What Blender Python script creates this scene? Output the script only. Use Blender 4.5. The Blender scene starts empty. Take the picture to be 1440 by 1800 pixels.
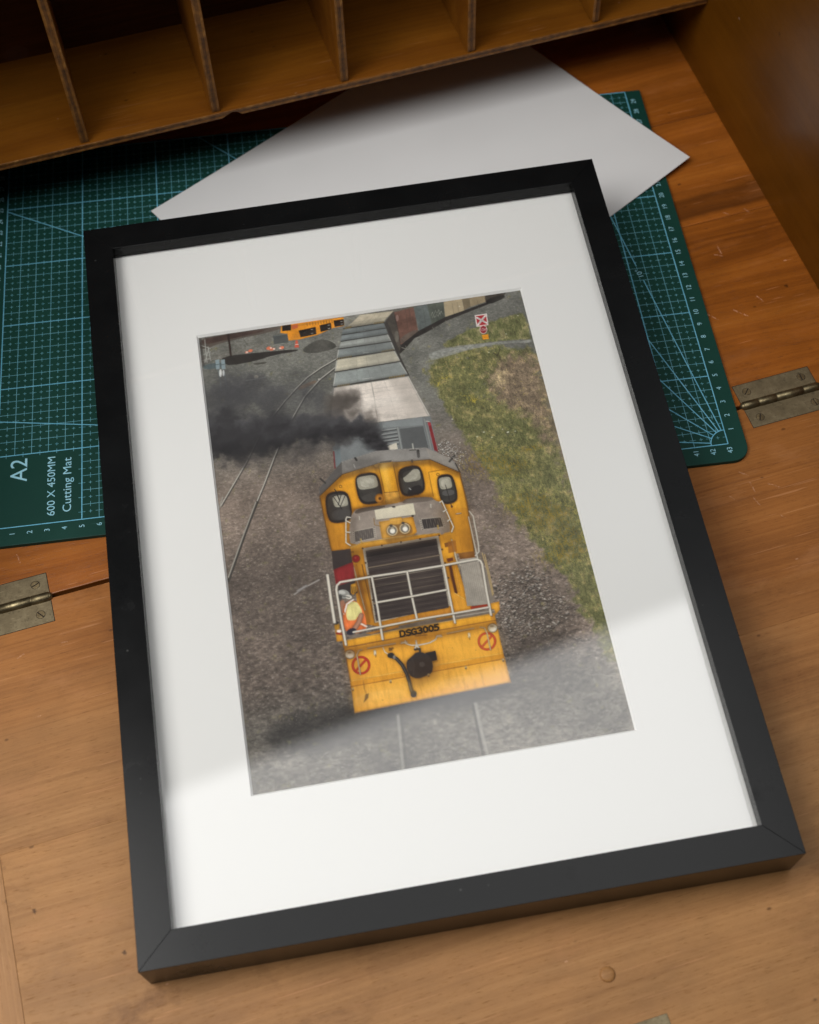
import bpy, bmesh, math, random
import numpy as np
from mathutils import Vector, Matrix
S = 0.01                      # everything below is measured in centimetres
Z0 = 0.3                      # the cutting mat's top lies 3 mm above the desk
sc = bpy.context.scene
R = math.radians

# ------------------------------------------------------------------ camera
cam = bpy.data.cameras.new("camera"); camo = bpy.data.objects.new("camera", cam)
sc.collection.objects.link(camo); sc.camera = camo
camo.matrix_world = Matrix(((0.992227,0.116869,-0.042758,0.204765),(-0.122183,0.849681,-0.512946,-0.421265),(-0.023617,0.514183,0.857355,0.672198),(0.000000,0.000000,0.000000,1.000000)))
cam.sensor_width = 36; cam.lens = 47.6727; cam.clip_start = .01; cam.clip_end = 20
cam.dof.use_dof = True; cam.dof.focus_distance = .77; cam.dof.aperture_fstop = 9

# ------------------------------------------------------------------ light
w = bpy.data.worlds.new("World"); sc.world = w; w.use_nodes = True
bg = w.node_tree.nodes["Background"]; bg.inputs[0].default_value = (.62, .66, .72, 1); bg.inputs[1].default_value = .065
def area(name, loc, target, sx, sy, power, col, spin=0):
    l = bpy.data.lights.new(name, 'AREA'); l.shape = 'RECTANGLE'; l.size = sx*S; l.size_y = sy*S
    l.energy = power; l.color = col
    o = bpy.data.objects.new(name, l); sc.collection.objects.link(o)
    o.location = Vector(loc)*S
    d = Vector(target)-Vector(loc)
    o.rotation_euler = (d.to_track_quat('-Z', 'Y') @ Matrix.Rotation(R(spin), 4, 'Z').to_quaternion()).to_euler()
    return o
def feather(o, edge, hot=None):
    """a diffuser: full output in the middle, falling off towards its edges"""
    l = o.data; l.use_nodes = True; nt = l.node_tree; n = nt.nodes; em = n["Emission"]
    g = n.new('ShaderNodeNewGeometry'); sp = n.new('ShaderNodeSeparateXYZ'); nt.links.new(g.outputs['Parametric'], sp.inputs[0])
    def m(op, a, b):
        k = n.new('ShaderNodeMath'); k.operation = op
        for i, x in enumerate((a, b)):
            if isinstance(x, (int, float)): k.inputs[i].default_value = x
            else: nt.links.new(x, k.inputs[i])
        return k.outputs[0]
    fac = None
    for ax in (0, 1):
        d = m('SUBTRACT', .5, m('ABSOLUTE', m('SUBTRACT', sp.outputs[ax], .5), 0))
        r = n.new('ShaderNodeMapRange'); r.interpolation_type = 'SMOOTHSTEP'; r.inputs['From Max'].default_value = edge
        nt.links.new(d, r.inputs[0]); fac = r.outputs[0] if fac is None else m('MULTIPLY', fac, r.outputs[0])
    nt.links.new(fac, em.inputs['Strength'])
feather(area("overhead_softbox", (17, -15., 100), (17, -14.99, 0), 124, 56, 5.9, (1, .995, .985), 14), .06)
area("side_lamp", (-46, -18, 98), (6, -8, 0), 60, 76, 9.2, (1, .975, .945))  # unseen area lamp, broad light from the left
feather(area("right_sheen_lamp", (80, 52, 112), (45, 10, 0), 60, 76, 1.1, (.95, .98, 1)), .45)  # unseen lamp added for the sheen up the right of the glass
vs = sc.view_settings; vs.view_transform = 'Standard'; vs.look = 'None'; vs.gamma = 1; vs.exposure = .03; vs.use_curve_mapping = False
sc.render.film_transparent = False
sc.cycles.use_denoising = True
sc.cycles.max_bounces = 8; sc.cycles.transparent_max_bounces = 12; sc.cycles.caustics_reflective = False; sc.cycles.caustics_refractive = False

# ------------------------------------------------------------------ helpers
def lin(c): return tuple(((x/255)/12.92 if x <= 10.3 else ((x/255+.055)/1.055)**2.4) for x in c)
def link(o, parent=None):
    sc.collection.objects.link(o)
    if parent: o.parent = parent
    return o
def tag(o, label, cat=None):
    o["label"] = label
    if cat: o["category"] = cat
    return o
def empty(name, loc, rz=0):
    o = bpy.data.objects.new(name, None); o.empty_display_size = .02
    o.location = Vector(loc)*S; o.rotation_euler.z = rz
    return link(o)
def mesh(name, verts, faces, mat, parent=None, smooth=False, bevel=0, seg=2):
    me = bpy.data.meshes.new(name); me.from_pydata([tuple(x*S for x in v) for v in verts], [], faces); me.update()
    for m in (mat if isinstance(mat, (list, tuple)) else [mat]): me.materials.append(m)
    if smooth: me.polygons.foreach_set("use_smooth", [True]*len(me.polygons))
    o = link(bpy.data.objects.new(name, me), parent)
    if bevel:
        b = o.modifiers.new("bevel", 'BEVEL'); b.width = bevel*S; b.segments = seg; b.limit_method = 'ANGLE'; b.angle_limit = R(35)
    return o
def boxvf(x0, x1, y0, y1, z0, z1):
    v = [(x0,y0,z0),(x1,y0,z0),(x1,y1,z0),(x0,y1,z0),(x0,y0,z1),(x1,y0,z1),(x1,y1,z1),(x0,y1,z1)]
    f = [(0,3,2,1),(4,5,6,7),(0,1,5,4),(1,2,6,5),(2,3,7,6),(3,0,4,7)]
    return v, f
def box(name, x0, x1, y0, y1, z0, z1, mat, parent=None, bevel=0.03):
    return mesh(name, *boxvf(x0,x1,y0,y1,z0,z1), mat, parent, bevel=bevel)
def prism(name, pts, z0, z1, mat, parent=None, bevel=0, smooth=False):
    n = len(pts); v = [(x,y,z0) for x,y in pts]+[(x,y,z1) for x,y in pts]
    f = [tuple(range(n-1,-1,-1)), tuple(range(n,2*n))]+[(i,(i+1)%n,n+(i+1)%n,n+i) for i in range(n)]
    return mesh(name, v, f, mat, parent, smooth, bevel)
def lathe(prof, n, axis='z'):
    v, f = [], []
    for r, z in prof:
        for k in range(n):
            a = 2*math.pi*k/n; p = (r*math.cos(a), r*math.sin(a), z)
            v.append(p if axis == 'z' else (p[2], p[0], p[1]))
    for i in range(len(prof)-1):
        for k in range(n): f.append((i*n+k, i*n+(k+1)%n, (i+1)*n+(k+1)%n, (i+1)*n+k))
    f.append(tuple(range(n-1,-1,-1))); f.append(tuple(range((len(prof)-1)*n, len(prof)*n)))
    return v, f

# ------------------------------------------------------------------ materials
class NT:
    def __init__(s, name):
        s.m = bpy.data.materials.new(name); s.m.use_nodes = True; s.t = s.m.node_tree; s.n = s.t.nodes
        s.b = s.n["Principled BSDF"]; s.out = s.n["Material Output"]
    def add(s, typ, ins=None, **kw):
        n = s.n.new(typ)
        for k, v in kw.items(): setattr(n, k, v)
        for k, v in (ins or {}).items():
            if isinstance(v, bpy.types.NodeSocket): s.t.links.new(v, n.inputs[k])
            else: n.inputs[k].default_value = v
        return n
    def set(s, **kw):
        for k, v in kw.items():
            k = k.replace('_', ' ')
            k = {'Coat Weight':'Coat Weight','Specular IOR Level':'Specular IOR Level'}.get(k, k)
            if isinstance(v, bpy.types.NodeSocket): s.t.links.new(v, s.b.inputs[k])
            else: s.b.inputs[k].default_value = v
        return s
    def math(s, op, a, b=0., c=None):
        d = {0:a, 1:b}
        if c is not None: d[2] = c
        return s.add('ShaderNodeMath', d, operation=op).outputs[0]
    def ramp(s, fac, stops, interp='LINEAR'):
        n = s.add('ShaderNodeValToRGB', {0:fac}); e = n.color_ramp.elements; n.color_ramp.interpolation = interp
        while len(e) < len(stops): e.new(.5)
        for k, (p, c) in enumerate(stops):
            e[k].position = p; e[k].color = (c, c, c, 1) if isinstance(c, (int, float)) else (*c[:3], 1)
        return n.outputs[0]
    def mix(s, fac, a, b, mode='MIX'):
        n = s.add('ShaderNodeMix', data_type='RGBA', blend_type=mode)
        for i, v in ((0, fac), (6, a), (7, b)):
            if isinstance(v, bpy.types.NodeSocket): s.t.links.new(v, n.inputs[i])
            else: n.inputs[i].default_value = v if i == 0 else (*v[:3], 1)
        return n.outputs[2]
    def noise(s, vec, scale, detail=5, rough=.6, dist=0.):
        return s.add('ShaderNodeTexNoise', {'Vector':vec,'Scale':scale,'Detail':detail,'Roughness':rough,'Distortion':dist}).outputs[0]
    def mapping(s, vec, scale=(1,1,1), rot=(0,0,0), loc=(0,0,0)):
        return s.add('ShaderNodeMapping', {'Vector':vec,'Scale':scale,'Rotation':rot,'Location':loc}).outputs[0]
    def coord(s, which='Object'): return s.add('ShaderNodeTexCoord').outputs[which]
    def bump(s, h, strength, dist=.001):
        b = s.add('ShaderNodeBump', {'Height':h,'Strength':strength,'Distance':dist}); s.t.links.new(b.outputs[0], s.b.inputs['Normal'])

def seg_mask(t, co, segs, w, ragged=.6):
    """short knocks and scratches at given places (metres, in the board's own plane)"""
    sp = t.add('ShaderNodeSeparateXYZ', {0:co}).outputs
    flat = t.add('ShaderNodeCombineXYZ', {0:sp[0], 1:sp[1], 2:0.}).outputs[0]
    rg = t.math('MULTIPLY', t.math('SUBTRACT', t.noise(co, 900., 4, .7), .5), w*ragged*4)
    best = None
    for a, b in segs:
        a = Vector((*a, 0)); b = Vector((*b, 0)); ba = b-a
        pa = t.add('ShaderNodeVectorMath', {0:flat, 1:tuple(a)}, operation='SUBTRACT').outputs[0]
        h = t.add('ShaderNodeMath', {0:t.add('ShaderNodeVectorMath', {0:pa, 1:tuple(ba)}, operation='DOT_PRODUCT').outputs['Value'], 1:1/max(ba.dot(ba), 1e-9)}, operation='MULTIPLY', use_clamp=True).outputs[0]
        q = t.add('ShaderNodeVectorMath', {0:tuple(ba), 3:h}, operation='SCALE').outputs[0]
        d = t.add('ShaderNodeVectorMath', {0:pa, 1:q}, operation='DISTANCE').outputs['Value']
        best = d if best is None else t.math('MINIMUM', best, d)
    best = t.math('ADD', best, rg)
    return t.add('ShaderNodeMapRange', {0:best, 1:w*.4, 2:w, 3:1., 4:0.}).outputs[0]
def wood(name, dark, mid, light, rough=.45, coat=.0, figure=.5, stain=.25, scratch=.5, streak=1., per=True, wear=None, pore=.5, lines=.5, marks=None, darks=None, band=None, spec=.4, grime=0.):
    t = NT(name); co = t.coord()
    if per:
        rnd = t.add('ShaderNodeObjectInfo').outputs['Random']
        off = t.add('ShaderNodeCombineXYZ', {0:t.math('MULTIPLY', rnd, 3.), 1:t.math('MULTIPLY', rnd, 7.), 2:0.}).outputs[0]
        co2 = t.add('ShaderNodeVectorMath', {0:co, 1:off}, operation='ADD').outputs[0]
    else: co2 = co
    # lazy wander of the grain
    wander = t.math('MULTIPLY', t.math('SUBTRACT', t.noise(t.mapping(co2, (3.5, 10, 10)), 1.3, 3, .5), .5), .05*figure)
    gv = t.add('ShaderNodeVectorMath', {0:co2, 1:t.add('ShaderNodeCombineXYZ', {0:0., 1:wander, 2:0.}).outputs[0]}, operation='ADD').outputs[0]
    n1 = t.noise(t.mapping(gv, (1.1, 34*streak, 34*streak)), 1., 7, .58)
    n2 = t.noise(t.mapping(gv, (4, 420, 420)), 1., 4, .6)
    n3 = t.add('ShaderNodeMix', {0:.4, 2:t.noise(t.mapping(gv, (9, 1100, 1100)), 1., 2, .6), 3:t.noise(co2, 1100., 3, .7)}).outputs[0]
    f = t.math('ADD', t.math('MULTIPLY', n1, 1-lines), t.math('ADD', t.math('MULTIPLY', n2, lines*.6), t.math('MULTIPLY', n3, lines*.4)))
    col = t.ramp(f, [(.34, dark), (.5, mid), (.66, light)])
    if wear:
        # varnish rubbed away towards the sitter: bare paler wood with its own ragged edge
        sx_, sy_, lo, hi, bare = wear
        xyz = t.add('ShaderNodeSeparateXYZ', {0:co}).outputs
        pos = t.math('ADD', t.math('MULTIPLY', xyz[0], sx_), t.math('MULTIPLY', xyz[1], sy_))
        pos = t.math('ADD', pos, t.math('MULTIPLY', t.math('SUBTRACT', t.noise(t.mapping(co2, (3, 9, 3)), 1.8, 6, .65), .5), .14))
        wm = t.add('ShaderNodeMapRange', {0:pos, 1:lo, 2:hi}, interpolation_type='SMOOTHSTEP').outputs[0]
        col = t.mix(wm, col, t.ramp(f, [(.34, bare[0]), (.5, bare[1]), (.66, bare[2])]))
    # growth-ring figure
    wv = t.add('ShaderNodeTexWave', {'Vector':t.mapping(gv, (.55, 11, 11)),'Scale':1.5,'Distortion':5.,'Detail':5.,'Detail Scale':1.6,'Detail Roughness':.62}, wave_type='BANDS', bands_direction='Y').outputs[1]
    col = t.mix(t.math('MULTIPLY', t.ramp(wv, [(.5, 0.), (.97, 1.)]), .42*figure), col, dark)
    # short open pores
    p = t.noise(t.mapping(gv, (150, 1500, 1500)), 1., 2, .6)
    pm = t.ramp(p, [(.60, 0.), (.74, 1.)])
    col = t.mix(t.math('MULTIPLY', pm, pore), col, tuple(x*.5 for x in dark))
    # handling: blotches, cloudy patches, greasy darkening
    b = t.noise(co2, 6., 7, .6); b2 = t.noise(t.mapping(co2, (9, 16, 9), loc=(2,1,0)), 1.6, 6, .68)
    col = t.mix(stain, col, t.ramp(b, [(.3, .60), (.62, 1.14)]), 'MULTIPLY')
    col = t.mix(stain*.8, col, t.ramp(b2, [(.34, .66), (.58, 1.08)]), 'MULTIPLY')
    if band:
        y0, y1, x0 = band
        xyz = t.add('ShaderNodeSeparateXYZ', {0:co}).outputs
        yb = t.math('ADD', xyz[1], t.math('MULTIPLY', t.math('SUBTRACT', t.noise(t.mapping(co, (7, 60, 7)), 1., 5, .65), .5), .045))
        bm = t.math('MULTIPLY', t.add('ShaderNodeMapRange', {0:yb, 1:y0, 2:y0+.012}, interpolation_type='SMOOTHSTEP').outputs[0], t.add('ShaderNodeMapRange', {0:yb, 1:y1, 2:y1-.014}, interpolation_type='SMOOTHSTEP').outputs[0])
        bm = t.math('MULTIPLY', bm, t.math('ADD', .45, t.math('MULTIPLY', n2, .9)))
        col = t.mix(t.math('MULTIPLY', bm, .8), col, tuple(x*.45 for x in dark))
    if grime:
        gm = t.ramp(t.noise(t.mapping(co2, (1, 1.5, 1), loc=(5,2,0)), 19., 7, .72, .3), [(.53, 0.), (.68, 1.)])
        gm = t.math('MULTIPLY', gm, t.ramp(t.noise(t.mapping(co2, loc=(1,7,0)), 6., 3), [(.42, 0.), (.6, 1.)]))
        col = t.mix(t.math('MULTIPLY', gm, grime), col, tuple(x*.55 for x in dark))
        pal = t.ramp(t.noise(t.mapping(co2, (1, 2.5, 1), loc=(9,3,0)), 14., 7, .7), [(.55, 0.), (.72, 1.)])
        col = t.mix(t.math('MULTIPLY', pal, grime*.6), col, tuple(min(1, x*1.12+.05) for x in light))
    # specks of grime
    v = t.add('ShaderNodeTexVoronoi', {'Vector':t.mapping(co2, (1, 1.6, 1)),'Scale':60.}, feature='F1')
    sp = t.math('MULTIPLY', t.ramp(v.outputs['Distance'], [(.05, 1.), (.10, 0.)]), t.ramp(t.noise(co2, 23., 2), [(.50, 0.), (.56, 1.)]))
    col = t.mix(t.math('MULTIPLY', sp, .6), col, tuple(x*.3 for x in dark))
    # hairline scratches in several directions
    for rz, sx, th in ((.5, 14, .70), (-.9, 20, .71), (1.9, 12, .71), (1.2, 26, .70)):
        sm = t.noise(t.mapping(co2, (sx, sx*40, sx), (0, 0, rz), (rz*3, rz, 0)), 1., 1, .5)
        smm = t.math('MULTIPLY', t.ramp(sm, [(th, 0.), (th+.02, 1.)]), t.ramp(t.noise(t.mapping(co2, (1,1,1), loc=(rz,0,0)), 16., 2), [(.52, 0.), (.58, 1.)]))
        col = t.mix(t.math('MULTIPLY', smm, scratch*.7), col, tuple(min(1, x*1.5+.10) for x in light))
    # small chips knocked into the surface
    vc = t.add('ShaderNodeTexVoronoi', {'Vector':t.mapping(co2, (1, 2.2, 1), (0,0,.6)),'Scale':42.}, feature='F1').outputs['Distance']
    ch = t.math('MULTIPLY', t.ramp(t.math('ADD', vc, t.math('MULTIPLY', t.noise(co2, 420., 2), .08)), [(.075, 1.), (.09, 0.)]), t.ramp(t.noise(t.mapping(co2, loc=(3,1,0)), 9., 2), [(.53, 0.), (.57, 1.)]))
    if marks: ch = t.math('MAXIMUM', ch, t.math('MULTIPLY', seg_mask(t, co, marks, .0005, 1.3), t.ramp(t.noise(co, 380., 3, .7), [(.42, 0.), (.56, .8)])))
    col = t.mix(t.math('MULTIPLY', ch, scratch*1.3), col, tuple(min(1, x*1.25+.17) for x in light))
    if darks: col = t.mix(t.math('MULTIPLY', seg_mask(t, co, darks, .0012, .8), .75), col, tuple(x*.2 for x in dark))
    t.set(Base_Color=col)
    rr = t.math('ADD', t.math('MULTIPLY', b, .25), rough-.12)
    t.set(Roughness=t.math('ADD', rr, t.math('MULTIPLY', pm, .1)))
    t.set(Coat_Weight=coat, Coat_Roughness=.16, Specular_IOR_Level=spec)
    t.bump(t.math('SUBTRACT', t.math('MULTIPLY', n3, .22), t.math('ADD', t.math('MULTIPLY', pm, .45), t.math('MULTIPLY', ch, 1.2))), .35, .0005)
    return t.m
def plain(name, col, rough=.5, metal=0., nscale=60., namt=.08, bump=.1, coat=0., spec=.5):
    t = NT(name); co = t.coord(); n = t.noise(co, nscale, 5)
    t.set(Base_Color=t.mix(1., t.ramp(n, [(.3, tuple(x*(1-namt) for x in col)), (.7, tuple(min(1, x*(1+namt)) for x in col))]), (1,1,1), 'MULTIPLY'))
    t.set(Roughness=t.math('ADD', t.math('MULTIPLY', n, .15), rough-.07), Metallic=metal, Coat_Weight=coat, Specular_IOR_Level=spec)
    if bump: t.bump(t.noise(co, nscale*12, 3), bump, .0002)
    return t.m

MARK_FLAP = [((.3697,-.0503),(.3699,-.0577)),((.3669,-.042),(.371,-.0458)),((.3546,-.0553),(.3577,-.0595)),((.3793,-.0543),(.3852,-.0586)),((.367,-.0593),(.3688,-.0663)),((.3775,-.0759),(.3789,-.0783)),((-.0317,-.0305),(-.0286,-.0307)),((-.053,-.07),(-.0493,-.0698)),((-.0566,-.0326),(-.0526,-.031)),((-.0698,-.1684),(-.0694,-.175))]
MARK_TOP = [((.4031,.1235),(.4013,.1165)),((.4549,.1472),(.4567,.144)),((.4407,.1482),(.4431,.1463)),((.4252,.124),(.4249,.1159)),((.4203,.1164),(.4248,.1139)),((.4318,.0766),(.4339,.071)),((.4134,.0704),(.4201,.063)),((.3946,.0752),(.4008,.0664)),((-.0468,.0327),(-.0458,.0265))]
W_TOP = wood("varnished_wood", (.17,.044,.004), (.33,.096,.010), (.41,.133,.017), .42, .12, .6, .5, .55, .9, lines=.5, marks=MARK_TOP, darks=[((.4527,.0786),(.4532,.0779))], band=(.145,.178,0), grime=.35)
TAN = ((.29,.132,.042), (.40,.196,.068), (.49,.255,.098))
W_FLAP = wood("rubbed_wood", (.19,.062,.012), (.31,.112,.024), (.40,.16,.04), .5, .0, .2, .5, .35, 1., pore=.45, lines=.55, wear=(-.25, -1., .0, .16, TAN), marks=MARK_FLAP, darks=[((-.0689,-.1717),(-.0687,-.1726)),((-.0300,-.205),(-.0296,-.2056))], spec=.25, grime=.55)
W_BATTEN = wood("batten_wood", *TAN, .5, .0, .2, .5, .35, 1., pore=.45, lines=.55, spec=.3, grime=.5)
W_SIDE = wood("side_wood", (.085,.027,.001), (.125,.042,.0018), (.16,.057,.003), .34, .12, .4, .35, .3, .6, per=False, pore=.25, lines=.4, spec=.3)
W_SHELF = wood("shelf_wood", (.145,.044,.003), (.22,.076,.006), (.28,.106,.010), .46, .0, .5, .45, .25, .8, pore=.3, lines=.4, spec=.25)
def ply(name, half, axis):
    # plywood seen on its edge: pale outer veneers, dark core, worn varnish
    t = NT(name); co = t.coord(); x = t.add('ShaderNodeSeparateXYZ', {0:co}).outputs[axis]
    a = t.math('ABSOLUTE', t.math('ADD', x, t.math('MULTIPLY', t.math('SUBTRACT', t.noise(co, 55., 3), .5), .0012)))
    core = t.ramp(t.math('DIVIDE', a, half*S), [(.30, 1.), (.42, 0.)])
    wear = t.noise(co, 140., 5, .7); lng = t.noise(co, 18., 3)
    face = t.ramp(wear, [(.35, (.11,.038,.005)), (.58, (.24,.098,.014)), (.75, (.38,.19,.05))])
    dk = t.ramp(wear, [(.35, (.022,.009,.003)), (.7, (.17,.062,.010))])
    col = t.mix(t.math('MULTIPLY', core, t.ramp(lng, [(.36, .45), (.56, 1.)])), face, dk)
    t.set(Base_Color=col, Roughness=.6); t.bump(t.math('SUBTRACT', wear, t.math('MULTIPLY', core, .8)), .5, .0006)
    return t.m
W_PLY_DIV = ply("plywood_edge", .27, 0)
W_PLY_FLOOR = ply("plywood_floor_edge", .25, 2)
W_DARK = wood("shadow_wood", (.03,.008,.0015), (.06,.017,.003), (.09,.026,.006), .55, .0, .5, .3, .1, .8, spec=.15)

def frame_mat():
    t = NT("black_lacquer"); co = t.coord(); n = t.noise(co, 30., 6, .6); f = t.noise(co, 900., 2)
    sm = t.ramp(t.noise(t.mapping(co, (1, 1.4, 1)), 26., 5, .6), [(.60, 0.), (.70, 1.)])        # finger smudges
    du = t.math('MULTIPLY', t.ramp(t.add('ShaderNodeTexVoronoi', {'Vector':co,'Scale':120.}, feature='F1').outputs['Distance'], [(.05, 1.), (.09, 0.)]), t.ramp(t.noise(co, 31., 2), [(.55, 0.), (.6, 1.)]))
    c = t.ramp(n, [(.3, (.0042,.0044,.0046)), (.7, (.0065,.0068,.007))])
    t.set(Base_Color=t.mix(t.math('MULTIPLY', du, .5), c, (.10,.10,.095)), Roughness=t.math('ADD', t.math('ADD', t.math('MULTIPLY', n, .12), t.math('MULTIPLY', sm, .12)), .17), Specular_IOR_Level=.18)
    t.bump(f, .10, .00015); return t.m
M_FRAME = frame_mat()
def board_mat():
    t = NT("mount_board"); co = t.coord(); f = t.noise(co, 1500., 3)
    sp = t.ramp(t.add('ShaderNodeTexVoronoi', {'Vector':co,'Scale':22.}, feature='F1').outputs['Distance'], [(.012, 1.), (.02, 0.)])
    sp = t.math('MULTIPLY', sp, t.ramp(t.noise(co, 15., 2), [(.52, 0.), (.56, 1.)]))
    t.set(Base_Color=t.mix(t.math('MULTIPLY', sp, .35), (.83,.82,.80), (.35,.33,.30)), Roughness=.85, Specular_IOR_Level=.2); t.bump(f, .12, .0002); return t.m
M_BOARD = board_mat()
M_BEVEL = plain("board_core", (.86,.85,.83), .9, 0, 200, .03, 0)
def paper_mat():
    t = NT("white_card"); co = t.coord(); f = t.noise(co, 900., 3)
    sp = t.ramp(t.add('ShaderNodeTexVoronoi', {'Vector':co,'Scale':17.}, feature='F1').outputs['Distance'], [(.012, 1.), (.022, 0.)])
    sp = t.math('MULTIPLY', sp, t.ramp(t.noise(co, 12., 2), [(.5, 0.), (.54, 1.)]))
    t.set(Base_Color=t.mix(t.math('MULTIPLY', sp, .5), t.ramp(t.noise(co, 8., 3), [(.3, (.66,.66,.655)), (.7, (.70,.70,.695))]), (.3,.28,.26)), Roughness=.6, Specular_IOR_Level=.35); t.bump(f, .06, .0002); return t.m
M_PAPER = paper_mat()
def matgreen():
    t = NT("cutting_mat_vinyl"); co = t.coord(); n = t.noise(co, 9., 5); f = t.noise(co, 1600., 2)
    sc_ = t.noise(t.mapping(co, (14, 300, 1), (0,0,.7)), 1., 2)
    c = t.ramp(n, [(.3, (.005,.040,.030)), (.7, (.0075,.051,.038))])
    c = t.mix(t.math('MULTIPLY', t.ramp(sc_, [(.70,0.),(.73,1.)]), .25), c, (.05,.14,.13))
    t.set(Base_Color=c, Roughness=t.math('ADD', t.math('MULTIPLY', n, .2), .45), Specular_IOR_Level=.22); t.bump(f, .25, .0002); return t.m
M_MAT = matgreen()
def inkmat(name, c0, c1):
    t = NT(name); co = t.coord(); n = t.noise(co, 120., 4, .7)
    t.set(Base_Color=t.ramp(n, [(.35, c0), (.65, c1)]), Roughness=.5, Specular_IOR_Level=.3); return t.m
M_INK = inkmat("pale_blue_ink", (.12,.40,.56), (.19,.52,.70))
M_INK2 = inkmat("fine_grid_ink", (.10,.32,.40), (.17,.42,.50))
M_INK3 = inkmat("lettering_ink", (.26,.56,.68), (.36,.66,.76))
def brass(name, a, b, rough, metal=.85):
    t = NT(name); co = t.coord(); n = t.noise(co, 90., 7, .7); m = t.noise(co, 420., 4, .7)
    c = t.ramp(n, [(.28, tuple(x*.7 for x in a)), (.5, a), (.7, b)])
    c = t.mix(t.math('MULTIPLY', t.ramp(m, [(.55, 0.), (.68, 1.)]), .5), c, tuple(x*.3 for x in a))
    sm = t.noise(t.mapping(co, (80, 1900, 1), (0,0,.9)), 1., 2); c = t.mix(t.math('MULTIPLY', t.ramp(sm, [(.68,0.),(.7,1.)]), .6), c, tuple(min(1, x*1.8) for x in b))
    t.set(Base_Color=c, Metallic=metal, Roughness=t.math('ADD', t.math('MULTIPLY', m, .35), rough-.12)); t.bump(t.math('ADD', n, t.math('MULTIPLY', m, .6)), .3, .0004); return t.m
M_BRASS = brass("tarnished_brass", (.21,.165,.095), (.29,.235,.14), .52, .7)
M_KNUCKLE = brass("polished_knuckle_brass", (.17,.135,.075), (.38,.32,.18), .36, .9)
M_SCREW = brass("screw_brass", (.20,.15,.08), (.36,.28,.15), .45, .85)
M_GAP = plain("dark_gap", (.012,.007,.004), .9, 0, 40, .2, 0)

# ------------------------------------------------------------------ the desk
A10 = R(10); OX, OY = 6.41, -4.08
desk = empty("writing_desk", (OX, OY, 0), A10)
tag(desk, "old orange-brown wooden writing desk with hinged front flap under everything", "desk")
XL = -11.5
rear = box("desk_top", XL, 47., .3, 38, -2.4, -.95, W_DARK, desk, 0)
rng = random.Random(3)
for y0, y1 in ((.16, 14.45), (14.48, 23.69), (23.72, 36.5)):
    box("plank", XL, 50., y0, y1, -.95, 0, W_TOP, rear, .05)
flap = box("flap", -13.4, 50, -44, -.12, -2.4, -.95, W_DARK, desk, 0)
for y0, y1 in ((-13.898, -.11), (-44, -13.902)):
    box("plank", -8.13, 50, y0, y1, -.95, 0, W_FLAP, flap, .012)
bb = box("end_batten", -44-(-.11)-.0, -.0, 0, 20, 0, .95, W_FLAP, flap, .015)
bb.data.clear_geometry()
v, f = boxvf(-44, -.11, 8.145, 13.4, -.95, 0)
# the batten's grain runs front to back: modelled lengthwise, then turned
bb.data.from_pydata([tuple(x*S for x in p) for p in [(a, b-0., c) for a, b, c in v]], [], f); bb.data.materials.clear(); bb.data.materials.append(W_BATTEN)
bb.rotation_euler.z = R(90); bb.location = Vector((0, 0, 0))
box("seam_filler", -13, 50, -.3, .4, -1.6, -.55, M_GAP, desk, 0)
# hinges
def hinge(x0, flip):
    L = 4.95
    v, f = [], []
    kv, kf = lathe([(.05,-.16),(.19,-.12),(.25,-.02),(.27,.06),(.27,L-.06),(.25,L+.02),(.19,L+.12),(.05,L+.16)], 20, 'x')
    pin = mesh("hinge", [(x0+a, b+.02, c+.0) for a, b, c in kv], kf, M_KNUCKLE, desk, True)
    pin.data.polygons.foreach_set("use_smooth", [len(p.vertices) == 4 for p in pin.data.polygons])
    cuts = [0, 1.0, 2.15, 3.9, L]
    for i in range(len(cuts)-1):
        a, b = cuts[i]+.018, cuts[i+1]-.018
        kv, kf = lathe([(.26,a),(.292,a+.03),(.292,b-.03),(.26,b)], 22, 'x')
        o = mesh("knuckle", [(x0+p, q+.02, r) for p, q, r in kv], kf, M_KNUCKLE, pin, True)
        o.data.polygons.foreach_set("use_smooth", [len(p.vertices) == 4 for p in o.data.polygons])
    for s in (1, -1):
        y0, y1 = sorted((s*.16+.02, s*1.57))
        box("leaf", x0, x0+L, y0, y1, -.12, .014, M_BRASS, pin, .012)
        box("mortise", x0-.035, x0+L+.035, min(y0, s*1.605), max(y1, s*1.605), -.14, .003, M_GAP, pin, 0)
        for xs in (.68, L-.68):
            sx, sy = x0+xs, s*.98
            # a slotted countersunk screw: two half-moons with a gap between
            a = rng.uniform(.2, 2.6)
            vv, ff = [], []
            for h in (0, 1):
                base = len(vv); r = .235; g = .03; n = 12
                t0 = math.asin(g/r); pts = [(r*math.cos(t0+(math.pi-2*t0)*k/n), r*math.sin(t0+(math.pi-2*t0)*k/n)) for k in range(n+1)]
                pts = [(px, py) if h == 0 else (-px, -py) for px, py in pts]
                pts = [(sx+px*math.cos(a)-py*math.sin(a), sy+px*math.sin(a)+py*math.cos(a)) for px, py in pts]
                m = len(pts); vv += [(px,py,.0) for px,py in pts]+[(px,py,.03) for px,py in pts]
                ff += [tuple(base+i for i in range(m-1,-1,-1)), tuple(base+m+i for i in range(m))]+[(base+i,base+(i+1)%m,base+m+(i+1)%m,base+m+i) for i in range(m)]
            mesh("screw", vv, ff, M_SCREW, pin, bevel=.012)
            rv, rf = lathe([(.262,.0),(.262,.0165),(.245,.017)], 20)
            mesh("screw_recess", [(sx+p, sy+q, r) for p, q, r in rv], rf, M_GAP, pin)
    return pin
hinge(38.8, 1); hinge(-8.25, 1)
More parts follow.
